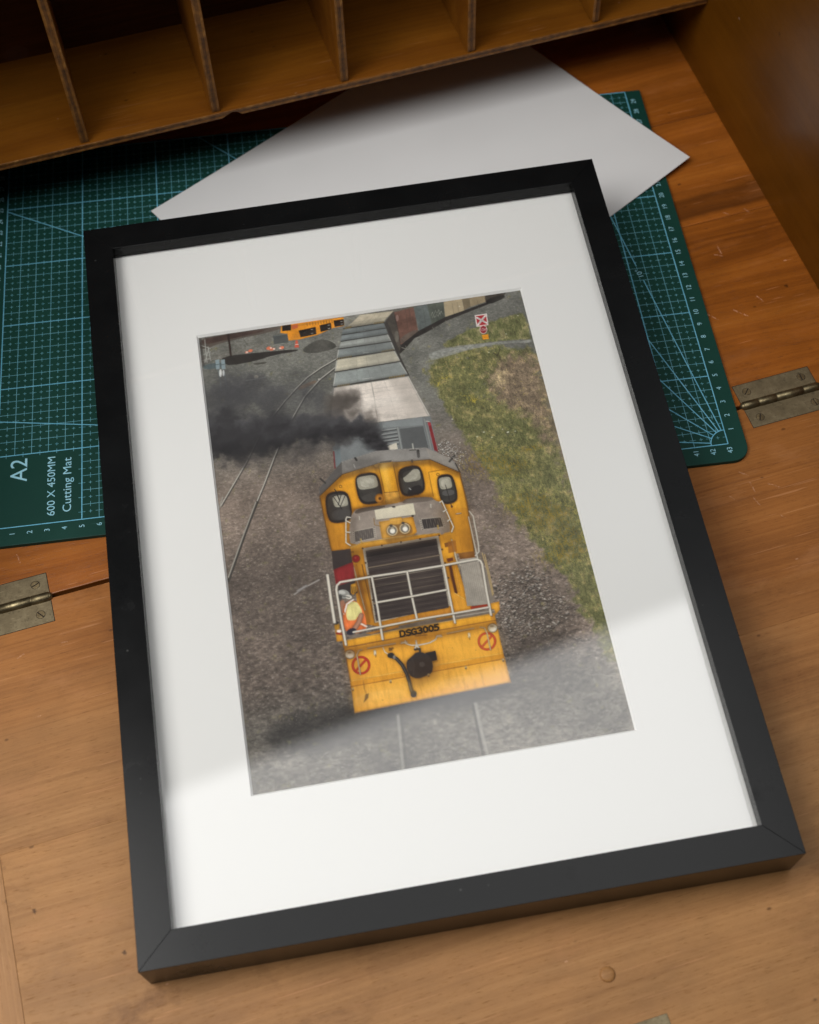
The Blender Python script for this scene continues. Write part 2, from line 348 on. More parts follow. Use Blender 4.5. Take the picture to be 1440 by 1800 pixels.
# lock plate let into the flap, raised wooden plug
lp = box("lock_plate", 16.4, 21.02, -33.4, -30.93, -.1, .03, M_BRASS, desk, .03)
pv, pf = lathe([(.37,.0),(.37,.05),(.33,.10),(.22,.13),(.08,.135)], 28)
pl = mesh("wooden_plug", [(19.0+a, -28.46+b, c-.01) for a, b, c in pv], pf, W_FLAP, desk, True)
# the right-hand side panel rises beside the back half of the top
sa = math.atan2(32.46-10.76, 48.17-51.6)
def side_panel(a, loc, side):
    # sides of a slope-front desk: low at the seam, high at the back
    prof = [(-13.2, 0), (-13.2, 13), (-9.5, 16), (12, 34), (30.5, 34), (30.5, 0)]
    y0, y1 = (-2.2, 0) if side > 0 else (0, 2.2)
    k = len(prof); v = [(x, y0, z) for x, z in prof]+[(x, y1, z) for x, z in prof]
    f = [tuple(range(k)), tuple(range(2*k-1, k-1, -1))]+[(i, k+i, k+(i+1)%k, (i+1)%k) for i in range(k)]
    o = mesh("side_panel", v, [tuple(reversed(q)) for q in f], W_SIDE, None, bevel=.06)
    o.rotation_euler.z = a; o.location = Vector(loc)*S
    bpy.context.view_layer.update()
    m = o.matrix_world.copy(); o.parent = desk; o.matrix_parent_inverse = desk.matrix_world.inverted(); o.matrix_world = m
    return o
bpy.context.view_layer.update()
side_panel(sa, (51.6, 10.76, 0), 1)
side_panel(R(100), (-7.2, 6.3, 0), -1)  # unseen left side, made tall to shade the back of the mat
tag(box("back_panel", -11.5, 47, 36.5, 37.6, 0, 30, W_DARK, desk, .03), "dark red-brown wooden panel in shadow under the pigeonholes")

# ------------------------------------------------------------------ pigeonholes
SA = R(10.439)
shelf = empty("pigeonhole_shelf", (1.151, 22.74, 5.7+Z0), SA)
tag(shelf, "orange plywood pigeonhole shelf with upright dividers above the back of the desk", "shelf")
X0, X1, DEP, T = -14., 47.9, 12.2, .5
def shelf_floor():
    N = 190; v, f = [], []; r = random.Random(8); j = 0.
    for i in range(N+1):
        x = X0+(X1-X0)*i/N; j = .6*j+r.uniform(-.022, .022)
        chip = max(0, 1-abs(x-15.05)/.55)
        chip = .28*min(1, chip*1.6)
        sag = .05*math.sin((x-X0)/(X1-X0)*math.pi*1.)
        e = abs(j)*.6
        v += [(x, -sag+e*.5, T-.035), (x, -sag+.03, T), (x, DEP, T), (x, DEP, 0), (x, -sag+.02+chip*.9, 0+chip*.55), (x, -sag+e, .05+chip)]
    for i in range(N):
        a, b = i*6, (i+1)*6
        for k in range(6):
            f.append((a+k, a+(k+1)%6, b+(k+1)%6, b+k))
    f.append((0,5,4,3,2,1)); n = N*6; f.append((n,n+1,n+2,n+3,n+4,n+5))
    o = mesh("floor", v, [tuple(reversed(q)) for q in f], [W_SHELF, W_PLY_FLOOR], shelf)
    for p in o.data.polygons:
        if p.normal.y < -.5: p.material_index = 1
    o.data.transform(Matrix.Translation((0, 0, -T/2*S))); o.location.z = T/2*S
    return o
shelf_floor()
for i, (x, lean) in enumerate(((5.56, .35), (14.03, .15), (22.57, 0), (31.2, -.1), (39.92, 0))):
    v, f = boxvf(-.275, .275, .1, DEP, T-T, 20.)
    o = mesh("divider", v, f, [W_SHELF, W_PLY_DIV], shelf, bevel=.06 if i < 4 else .16, seg=3)
    o.location = Vector((x, 0, T))*S
    for p in o.data.polygons:
        if p.normal.y < -.5: p.material_index = 1
box("unseen_top_board", X0, X1, -3., DEP, 20.5, 21.1, W_SHELF, shelf, .04)  # unseen top, its front overhang added to shade the pigeonholes
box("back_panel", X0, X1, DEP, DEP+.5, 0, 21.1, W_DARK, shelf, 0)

# ------------------------------------------------------------------ cutting mat
cmat = empty("cutting_mat", (0, 0, Z0), 0)
tag(cmat, "dark green A2 cutting mat with pale blue grid lying on the desk under the frame", "cutting mat")
def rounded(x0, x1, y0, y1, rr):
    pts = []
    for (cx, cy, a0, r) in ((x1, y0, -90, rr[1]), (x1, y1, 0, rr[2]), (x0, y1, 90, rr[3]), (x0, y0, 180, rr[0])):
        sx = -1 if cx == x1 else 1; sy = 1 if cy == y0 else -1
        n = 8 if r > .2 else 1
        for k in range(n+1):
            a = R(a0+90*k/n); pts.append((cx+sx*r+r*math.cos(a), cy+sy*r+r*math.sin(a)))
    return pts
prism("mat_sheet", rounded(-1.15, 44.1, -1.2, 30.1, (1.0, 1.0, .05, .05)), -.3, 0, M_MAT, cmat, bevel=.035)
class Ink:
    def __init__(s): s.v, s.f = [], []
    def seg(s, a, b, w, z=.012):
        dx, dy = b[0]-a[0], b[1]-a[1]; l = math.hypot(dx, dy) or 1; nx, ny = -dy/l*w/2, dx/l*w/2; n = len(s.v)
        s.v += [(a[0]-nx,a[1]-ny,z),(b[0]-nx,b[1]-ny,z),(b[0]+nx,b[1]+ny,z),(a[0]+nx,a[1]+ny,z)]; s.f.append((n,n+1,n+2,n+3))
bold, fine = Ink(), Ink()
U, V = 43, 30
for u in range(0, U+1):
    b_ = u % 5 == 0 or u == U
    y0 = 5 if 0 < u < 5 else 0
    (bold if b_ else fine).seg((u, y0), (u, V), .06 if b_ else .033, .012 if b_ else .009)
for q in range(0, V+1):
    b_ = q % 5 == 0
    x0 = 5 if 0 < q < 5 else 0
    (bold if b_ else fine).seg((x0, q), (U, q), .06 if b_ else .032, .0125 if b_ else .0095)
for i in range(0, U*2):
    for j in range(0, V*2):
        u, q = i/2, j/2
        if u < 5 and q < 5: continue
        if i % 2 and j % 2:
            fine.seg((u-.1, q), (u+.1, q), .028, .0085); fine.seg((u, q-.1), (u, q+.1), .028, .008)
        elif i % 2 and q > 0: fine.seg((u, q-.17), (u, q+.17), .028, .0075)
        elif j % 2 and (u > 0): fine.seg((u-.2 , q), (u+.2, q), .028, .0078)
        elif j % 2: fine.seg((0, q), (.2, q), .028, .0078)
for j in range(V*2):
    if j % 2: fine.seg((U-.2, j/2), (U, j/2), .028, .0078)
for deg in (10, 30, 45, 60, 70, 80):
    a = R(180-deg); d = (math.cos(a), math.sin(a)); L = min(43/abs(d[0]), 30/d[1])
    gaps = [(13.2, 14.4)] if deg == 80 else []
    st = 1.0
    for g0, g1 in gaps:
        bold.seg((43+d[0]*st, d[1]*st), (43+d[0]*g0, d[1]*g0), .06, .0145); st = g1
    bold.seg((43+d[0]*st, d[1]*st), (43+d[0]*L, d[1]*L), .06, .0145)
arc = [(43+math.cos(R(90+90*k/14)), math.sin(R(90+90*k/14))) for k in range(15)]
for a, b in zip(arc[:-1], arc[1:]): bold.seg(a, b, .06, .0148)
mesh("bold_lines", bold.v, bold.f, M_INK, cmat)["kind"] = "stuff"; mesh("fine_grid", fine.v, fine.f, M_INK2, cmat)["kind"] = "stuff"
dg = None
def text_verts(s, size):
    cu = bpy.data.curves.new("t", 'FONT'); cu.body = s; cu.size = size; cu.resolution_u = 3; cu.align_x = 'CENTER'; cu.align_y = 'CENTER'
    o = bpy.data.objects.new("t", cu); sc.collection.objects.link(o)
    bpy.context.view_layer.update()
    me = bpy.data.meshes.new_from_object(o.evaluated_get(bpy.context.evaluated_depsgraph_get()))
    v = [tuple(p.co) for p in me.vertices]; f = [tuple(p.vertices) for p in me.polygons]
    bpy.data.objects.remove(o); bpy.data.meshes.remove(me); bpy.data.curves.remove(cu)
    return v, f
TXT = {}
def put_text(acc, s, cu, cv, capu, lenv=None, ang=90, z=.013):
    """centre (cu, cv); capu = height of the capitals; lenv = length of the line of text"""
    if s not in TXT: TXT[s] = text_verts(s, 1.0)
    v, f = TXT[s]; xs = [p[0] for p in v]; ys = [p[1] for p in v]
    cx, cy = (min(xs)+max(xs))/2, (min(ys)+max(ys))/2
    ky = capu/.70; kx = (lenv/(max(xs)-min(xs))) if lenv else ky
    if s == "Cutting Mat": cy = (max(ys)+0*min(ys))-.35
    a = R(ang); n = len(acc[0])
    for x, y, _ in v:
        px, py = (x-cx)*kx, (y-cy)*ky
        acc[0].append((cu+px*math.cos(a)-py*math.sin(a), cv+px*math.sin(a)+py*math.cos(a), z))
    acc[1].extend(tuple(n+i for i in q) for q in f)
num = ([], [])
for u in range(1, U+1): put_text(num, str(u), u+.0, -.45, .31)
for q in range(1, V): put_text(num, str(q), 43.42, q+.02, .31); put_text(num, str(q), -.45, q, .31)
for args in (("A2", 1.27, 3.88, 1.0, 1.62), ("600 X 450MM", 3.2, 2.54, .46, 4.1), ("Cutting Mat", 4.13, 2.53, .5, 3.78), ("10°", 40.56, 13.6, .34, .62, 100)):
    let = ([], []); put_text(let, *args); mesh("lettering", let[0], let[1], M_INK3, cmat)["kind"] = "stuff"
mesh("scale_numbers", num[0], num[1], M_INK3, cmat)["kind"] = "stuff"

# ------------------------------------------------------------------ sheet of paper
def sheet():
    a = R(34.5); nx, ny = 36, 26; v, f = [], []
    for j in range(ny+1):
        for i in range(nx+1):
            x, y = 29.7*i/nx, -21*j/ny
            # lies flat, the free corner towards the side panel and the left tip lift a little
            c1 = max(0, 1-math.hypot(29.7-x, -21-y)/13); c2 = max(0, 1-math.hypot(x, y)/9)
            v.append((x, y, .03+.24*c1**2+.12*c2**2))
    for j in range(ny):
        for i in range(nx): p = j*(nx+1)+i; f.append((p, p+nx+1, p+nx+2, p+1))
    o = mesh("paper_sheet", v, f, M_PAPER, None, False)
    o.location = Vector((9.6, 23.37, Z0))*S; o.rotation_euler.z = a
    sd = o.modifiers.new("thickness", 'SOLIDIFY'); sd.thickness = .035*S; sd.offset = 1
    return tag(o, "blank white sheet of card lying slantwise behind the black frame", "paper")
sheet()

# ------------------------------------------------------------------ framed photograph
FW, FH, FB, FT, DM = 31.749, 44.020, 1.679, 3.293, 0.805
frame = empty("picture_frame", (0,0,0)); tag(frame, "black picture frame holding a white-mounted photograph of a yellow locomotive", "picture frame")
fm = Matrix(((0.998948,-0.045807,0.002342,0.231474),(0.045866,0.997531,-0.053189,-0.039599),(0.000100,0.053240,0.998582,0.044598),(0.000000,0.000000,0.000000,1.000000)))
frame.matrix_world = fm @ Matrix.Translation((0,0,-FT*S)); 
TOP = FT
hw, hh = FW/2, FH/2
corners = [(-hw,-hh),(hw,-hh),(hw,hh),(-hw,hh)]; inner = [(-hw+FB,-hh+FB),(hw-FB,-hh+FB),(hw-FB,hh-FB),(-hw+FB,hh-FB)]
for i in range(4):
    a, b = corners[i], corners[(i+1)%4]; ia, ib = inner[i], inner[(i+1)%4]
    # a rail with mitred ends and a rabbet for the glass
    d = Vector((b[0]-a[0], b[1]-a[1])).normalized(); n = Vector((-d.y, d.x)); g = .001
    def pt(base, inn, off, s):
        t_ = off/FB; p = Vector(base)*(1-t_)+Vector(inn)*t_; return p+d*g*s
    v, f = [], []
    prof = [(0, 0), (0, TOP), (FB, TOP), (FB, TOP-DM+.02), (FB-.55, TOP-DM+.02), (FB-.55, 0)]
    for s, (bs, inn) in ((1, (a, ia)), (-1, (b, ib))):
        for off, z in prof: p = pt(bs, inn, off, s); v.append((p.x, p.y, z))
    k = len(prof)
    f = [tuple(range(k)), tuple(range(2*k-1, k-1, -1))]+[(j, k+j, k+(j+1)%k, (j+1)%k) for j in range(k)]
    mesh("rail", v, [tuple(reversed(q)) for q in f], M_FRAME, frame, bevel=.014, seg=2)
# glass
def glass():
    t = NT("picture_glass"); tr = t.add('ShaderNodeBsdfTransparent', {0:(.985,.99,.985,1)})
    gl = t.add('ShaderNodeBsdfGlossy', {0:(1,1,1,1),'Roughness':0.0})
    fr = t.add('ShaderNodeLayerWeight', {0:.5}).outputs['Facing']; fac = t.math('MINIMUM', t.math('MULTIPLY', t.math('ADD', t.math('MULTIPLY', t.math('POWER', fr, 5.), .96), .04), 1.85), 1.)
    mx = t.add('ShaderNodeMixShader', {0:fac, 1:tr.outputs[0], 2:gl.outputs[0]}); t.t.links.new(mx.outputs[0], t.out.inputs[0])
    t2 = NT("glass_underside"); tr2 = t2.add('ShaderNodeBsdfTransparent', {0:(1,1,1,1)}); t2.t.links.new(tr2.outputs[0], t2.out.inputs[0])
    e = .5; z = TOP-DM
    o = mesh("glass_pane", *boxvf(-hw+FB-e, hw-FB+e, -hh+FB-e, hh-FB+e, z-.2, z), [t.m, t2.m], frame)
    for p in o.data.polygons: p.material_index = 0 if p.normal.z > .5 else 1
    return o
glass()
# mount board with a bevelled window
PX0, PX1, PY0, PY1 = -9.793, 9.618, -14.303, 13.682
def mount():
    e = .5; z1 = TOP-DM-.22; th = .14; bv = .10
    o4 = [(-hw+FB-e,-hh+FB-e),(hw-FB+e,-hh+FB-e),(hw-FB+e,hh-FB+e),(-hw+FB-e,hh-FB+e)]
    w4 = [(PX0-bv,PY0-bv),(PX1+bv,PY0-bv),(PX1+bv,PY1+bv),(PX0-bv,PY1+bv)]; p4 = [(PX0,PY0),(PX1,PY0),(PX1,PY1),(PX0,PY1)]
    v = [(x,y,z1) for x,y in o4]+[(x,y,z1) for x,y in w4]+[(x,y,z1-th) for x,y in p4]+[(x,y,z1-th) for x,y in o4]
    f = []
    for i in range(4):
        j = (i+1)%4; f += [(i,j,4+j,4+i),(4+i,4+j,8+j,8+i),(12+j,12+i,8+i,8+j),(i,12+i,12+j,j)]
    o = mesh("mount_board", v, f, [M_BOARD, M_BEVEL], frame)
    for k, p in enumerate(o.data.polygons): p.material_index = 1 if k % 4 == 1 else 0
    return z1-th
zp = mount()

# ------------------------------------------------------------------ the photograph in the mount
PW,PH=19.41,27.99        # print window, cm
NX,NY=580,836
def noise2(rng,w,h,cell,octs=4,pers=.55,sx=1.,sy=1.):
    out=np.zeros((h,w));amp=1.;tot=0
    for o in range(octs):
        cx=max(1.,cell*sx/2**o);cy=max(1.,cell*sy/2**o)
        gw,gh=int(w/cx)+3,int(h/cy)+3
        g=rng.random((gh,gw))
        x=np.arange(w)/cx;y=np.arange(h)/cy
        xi=x.astype(int);yi=y.astype(int);fx=x-xi;fy=y-yi
        fx=fx*fx*(3-2*fx);fy=(fy*fy*(3-2*fy))[:,None]
        a=g[yi][:,xi]*(1-fx)+g[yi][:,xi+1]*fx
        b=g[yi+1][:,xi]*(1-fx)+g[yi+1][:,xi+1]*fx
        out+=amp*(a*(1-fy)+b*fy);tot+=amp;amp*=pers
    return out/tot
def sstep(a,b,x):
    t=np.clip((x-a)/(b-a),0,1);return t*t*(3-2*t)
def chaikin(p,n):
    p=np.asarray(p,float)
    for _ in range(n):
        q=np.roll(p,-1,0);p=np.stack([.75*p+.25*q,.25*p+.75*q],1).reshape(-1,2)
    return p
class Canvas:
    def __init__(s,seed=4):
        s.im=np.zeros((NY,NX,3));s.rng=np.random.default_rng(seed)
        s.k=np.array([NX/PW,NY/PH])
    def bbox(s,p,m):
        x0,y0=np.floor(p.min(0)-m).astype(int);x1,y1=np.ceil(p.max(0)+m).astype(int)+1
        return max(x0,0),max(y0,0),min(x1,NX),min(y1,NY)
    def cover(s,p,ss=3):
        x0,y0,x1,y1=s.bbox(p,1)
        if x1<=x0 or y1<=y0:return None
        X=(np.arange((x1-x0)*ss)+.5)/ss+x0;Y=(np.arange((y1-y0)*ss)+.5)/ss+y0
        X,Y=np.meshgrid(X,Y);ins=np.zeros(X.shape,bool)
        q=np.roll(p,-1,0)
        for (ax,ay),(bx,by) in zip(p,q):
            if ay==by:continue
            c=((ay>Y)!=(by>Y))&(X<(bx-ax)*(Y-ay)/(by-ay)+ax);ins^=c
        a=ins.reshape(y1-y0,ss,x1-x0,ss).mean((1,3))
        return x0,y0,x1,y1,a
    def soft(s,a,r):
        n=max(1,int(r))
        for _ in range(2):
            for ax in (0,1):
                p=np.pad(a,[(n,n) if i==ax else (0,0) for i in (0,1)],mode='edge')
                c=np.cumsum(np.insert(p,0,0,ax),ax)
                a=(np.take(c,range(2*n+1,c.shape[ax]),ax)-np.take(c,range(0,c.shape[ax]-2*n-1),ax))/(2*n+1)
        return a
    def mask(s,pts,soft=0,rnd=0):
        p=chaikin(pts,rnd) if rnd else np.asarray(pts,float)
        c=s.cover(p*s.k);m=np.zeros((NY,NX))
        if c is not None:
            x0,y0,x1,y1,a=c;m[y0:y1,x0:x1]=a
        return s.soft(m,soft) if soft else m
    def poly(s,pts,col,al=1.,rnd=0,tex=.05,col2=None,ax=None):
        p=chaikin(pts,rnd) if rnd else np.asarray(pts,float)
        p=p*s.k;c=s.cover(p)
        if c is None:return
        x0,y0,x1,y1,a=c;a=a[...,None]*al
        col=np.array(col,float)/255*np.ones((y1-y0,x1-x0,3))
        if col2 is not None:
            A,B=np.array(ax[0])*s.k,np.array(ax[1])*s.k;d=B-A
            X,Y=np.meshgrid(np.arange(x0,x1),np.arange(y0,y1))
            t=np.clip(((X-A[0])*d[0]+(Y-A[1])*d[1])/(d@d),0,1)[...,None]
            col=col*(1-t)+np.array(col2)/255*t
        n=(.6*noise2(s.rng,x1-x0,y1-y0,9,4,.75)+.6*noise2(s.rng,x1-x0,y1-y0,34,3,.6)-.6)[...,None]
        col=col*(1+2.4*tex*n)
        s.im[y0:y1,x0:x1]=s.im[y0:y1,x0:x1]*(1-a)+col*a
    def line(s,pts,w,col,al=1.,hi=None):
        P=np.asarray(pts,float)*s.k;w=w*s.k[0]
        x0,y0,x1,y1=s.bbox(P,w+2)
        if x1<=x0 or y1<=y0:return
        X,Y=np.meshgrid(np.arange(x0,x1)+.5,np.arange(y0,y1)+.5);D=np.full(X.shape,1e9)
        for a,b in zip(P[:-1],P[1:]):
            d=b-a;L=d@d+1e-9
            t=np.clip(((X-a[0])*d[0]+(Y-a[1])*d[1])/L,0,1)
            D=np.minimum(D,np.hypot(X-a[0]-t*d[0],Y-a[1]-t*d[1]))
        a=(np.clip(w/2+.5-D,0,1)*min(1,w+.2)*al)[...,None]
        c=np.array(col)/255*(1-.35*np.clip(D/(w/2+.01),0,1)**2)[...,None]
        s.im[y0:y1,x0:x1]=s.im[y0:y1,x0:x1]*(1-a)+c*a
    def blend(s,m,col):
        m=m[...,None];s.im=s.im*(1-m)+(np.array(col)/255 if not isinstance(col,np.ndarray) else col)*m

def paint(OPS,G,FL,SMOKE):
    C=Canvas();r=C.rng
    yy,xx=np.mgrid[0:NY,0:NX];t=yy/NY
    big=noise2(r,NX,NY,120,4);mid=noise2(r,NX,NY,26,4)
    # stones: finer towards the top, where the yard recedes
    f1=r.random((NY,NX));f2=noise2(r,NX,NY,2.6,2,.6,1.5,.9);f3=noise2(r,NX,NY,5.,2,.6,1.5,.8);f4=noise2(r,NX,NY,8,2,.6,1.5,.8)
    w=np.clip((t-.3)/.5,0,1)
    st=(.5*(f1-.5)+.9*(f2-.5))*(1-w)+(.3*(f1-.5)+.8*(f2-.5)+.9*(f3-.5)+.3*(f4-.5))*w
    c0=np.array((102,101,95.));c1=np.array((107,95,86.));c2=np.array((100,95,88.))
    a=sstep(.2,.42,t)[...,None];b=sstep(.78,.9,t)[...,None]
    base=(c0*(1-a)+c1*a)*(1-b)+c2*b
    base=base*(.70+.6*big[...,None])*(.85+.3*mid[...,None])
    amp=(.3+.3*w)*(1-.3*sstep(.8,.9,t))
    im=base/255*(1+amp*st*1.15)[...,None]
    spark=(f2>.74)*(f1>.45)*np.clip(.25+w,0,1)*(1-.6*sstep(.82,.9,t))
    im=im*(1-.45*spark[...,None])+np.array((190,182,172))/255*.45*spark[...,None]
    C.im=im
    def stones(mask,n,r0,r1,cols,amp=1.):
        ys,xs=np.nonzero(mask>.15);pick=r.integers(0,len(ys),n)
        for i in pick:
            y,x=ys[i],xs[i]
            if r.random()>mask[y,x]:continue
            rad=r0+(r1-r0)*r.random()**2;e=int(rad*1.6)+2
            y0,y1,x0,x1=max(y-e,0),min(y+e+1,NY),max(x-e,0),min(x+e+1,NX)
            Y,X=np.mgrid[y0:y1,x0:x1];an=r.uniform(-.6,.6);q=r.uniform(.45,.8)
            u=(X-x)*np.cos(an)+(Y-y)*np.sin(an);v=(-(X-x)*np.sin(an)+(Y-y)*np.cos(an))/q
            d=np.hypot(u,v)/rad
            sh=np.clip(1.25-np.hypot(u-.3*rad,v-.75*rad)/rad,0,1)*.5*amp
            P=C.im[y0:y1,x0:x1];P*=(1-sh[...,None])
            a=np.clip((1.05-d)*rad*.9,0,1)*amp
            c=np.array(cols[r.integers(len(cols))])/255*r.uniform(.75,1.15)*(1.08-.3*np.clip(v/rad,-1,1))[...,None]
            P[:]=P*(1-a[...,None])+c*a[...,None]
    for k,m in (('dark_l',.3),('dark_r',.3),('under',.62)): C.blend(C.mask(G[k],9 if k=='under' else 26)*m,(50,44,41) if k!='under' else (38,36,36))
    GR=[(150,142,134),(128,118,108),(172,164,154),(106,96,88),(138,124,112)]
    low=sstep(.35,.75,t)*(1-.55*sstep(.8,.88,t))
    stones(low*(xx<NX*.36)*np.clip((noise2(r,NX,NY,60,3)-.3)*2.5,0,1),5200,.6,1.7,GR,.42)
    stones(low*(xx>NX*.66)*.8,2600,.6,1.6,GR,.45)
    stones(sstep(.82,.9,t)*.7,2200,.6,1.5,GR,.35)
    stones(C.mask(G['rstone'],9),1900,.9,3.0,GR,.75)
    stones(C.mask(G['rwhite'],5),500,.7,1.8,[(190,186,180),(160,156,150),(215,212,206)],.9)
    stones(sstep(.05,.3,t)*(1-sstep(.38,.46,t))*.5,2600,.5,1.3,GR,.5)
    # grass
    blade=noise2(r,NX,NY,3.2,2,.7,.55,1.7);clump=noise2(r,NX,NY,34,4);cl2=noise2(r,NX,NY,8,3)
    def turf(mask,ca,cb,cc,al=1.):
        h=clump[...,None];g=np.array(ca)*(1-h)+np.array(cb)*h
        g=g*(1-sstep(.55,.8,cl2)[...,None]*.6)+np.array(cc)*sstep(.55,.8,cl2)[...,None]*.6
        g=g/255*(.62+.95*(blade*.5+f1*.5))[...,None]*(.62+.72*(.35*mid+.65*cl2))[...,None]
        C.im=C.im*(1-mask[...,None]*al)+g*mask[...,None]*al
    e=(noise2(r,NX,NY,9,3)-.5)
    gm=C.mask(G['grass'],8);turf(sstep(.2,.8,gm+e*1.3),(88,90,58),(108,104,68),(124,110,76))
    gm=C.mask(G['topgrass'],4);turf(sstep(.3,.7,gm+e*.7),(92,96,58),(104,100,66),(120,108,80),.9)
    m=sstep(.2,.9,C.mask(G['brown'],16)+e*.9);turf(m,(122,104,88),(108,94,80),(132,114,90),.9)
    m=.7*sstep(.2,1.,C.mask(G['straw'],14)+e*.9);turf(m,(178,160,122),(160,142,108),(190,172,132),.8)
    m=sstep(.35,.75,C.mask(G['path'],3)+e*.3);C.blend(m*.9,np.stack([138+60*(f2-.5),138+60*(f2-.5),132+60*(f2-.5)],-1)/255)
    for (fx,fy),rx,ry in FL:
        px,py=np.array((fx,fy))*C.k;d=((xx-px)/(rx*C.k[0]))**2+((yy-py)/(ry*C.k[1]))**2
        mm=np.exp(-d)*(blade+.6*f1>.98);C.blend(np.clip(mm*.8,0,.8),(196,170,58))
    mm=C.mask(G['grass'],5)*(f1>.985)*(cl2>.45);C.blend(mm*.8,(196,178,84))
    for o in OPS:
        if o[0]=='p': C.poly(*o[1:])
        elif o[0]=='l': C.line(*o[1:])
        elif o[0]=='s': C.blend(C.mask(o[1],o[4])*o[3],o[2])
        else:
            # puffs strung along the drifting plume: (path in cm, number, spread, radius, opacity, dark, light)
            wx=noise2(r,NX,NY,16,4,.6)-.5;wy=noise2(r,NX,NY,16,4,.6)-.5
            for path,num,sp,rad,op,c0_,c1_ in SMOKE:
                P=np.array(path)
                for q in range(num):
                    u=r.random()*(len(P)-1);k=min(int(u),len(P)-2);fr=u-k
                    c=P[k]*(1-fr)+P[k+1]*fr;g=(u/(len(P)-1))
                    spx=sp[0]+(sp[1]-sp[0])*g;rr=(rad[0]+(rad[1]-rad[0])*g)*r.uniform(.55,1.25)
                    c=(c+r.normal(0,1,2)*spx*np.array((1.,.75)))*C.k;R_=rr*C.k[0];e=int(R_*1.5)+3
                    y0,y1,x0,x1=int(max(c[1]-e,0)),int(min(c[1]+e,NY)),int(max(c[0]-e,0)),int(min(c[0]+e,NX))
                    if x1<=x0 or y1<=y0:continue
                    Y,X=np.mgrid[y0:y1,x0:x1];X=X+wx[y0:y1,x0:x1]*R_*1.5;Y=Y+wy[y0:y1,x0:x1]*R_*1.5
                    d=np.hypot(X-c[0],(Y-c[1])*1.1)/R_
                    a=(op*r.uniform(.5,1.2)*sstep(1.15,.25,d))[...,None]
                    lt=np.clip(.42-.55*(Y-c[1])/R_-.15*(X-c[0])/R_+r.uniform(-.2,.2),0,1)[...,None]
                    C.im[y0:y1,x0:x1]=C.im[y0:y1,x0:x1]*(1-a)+(np.array(c0_)*(1-lt)+np.array(c1_)*lt)/255*a
    # grime on the paintwork: streaks, and shade with dirt painted in where panels meet
    ym=((C.im[...,0]-C.im[...,2])>.3)&(C.im[...,0]>.45)&(t>.3);ym=ym.astype(float)
    d=C.soft(ym,4);stk=noise2(r,NX,NY,7,4,.6,.6,4.);blo=noise2(r,NX,NY,40,5,.6)
    dirt_and_shade=1-ym*(.24*(1-sstep(.35,.95,d))+.28*np.clip(stk-.48,0,1)+.30*np.clip(blo-.48,0,1))
    C.im*=dirt_and_shade[...,None]**np.array((.85,1.,1.25))
    # lens softness
    for c in range(3): C.im[...,c]=.8*C.im[...,c]+.2*C.soft(C.im[...,c],1)
    C.im*=1+.05*(r.random((NY,NX,1))-.5)
    return np.clip(C.im,.02,.97)

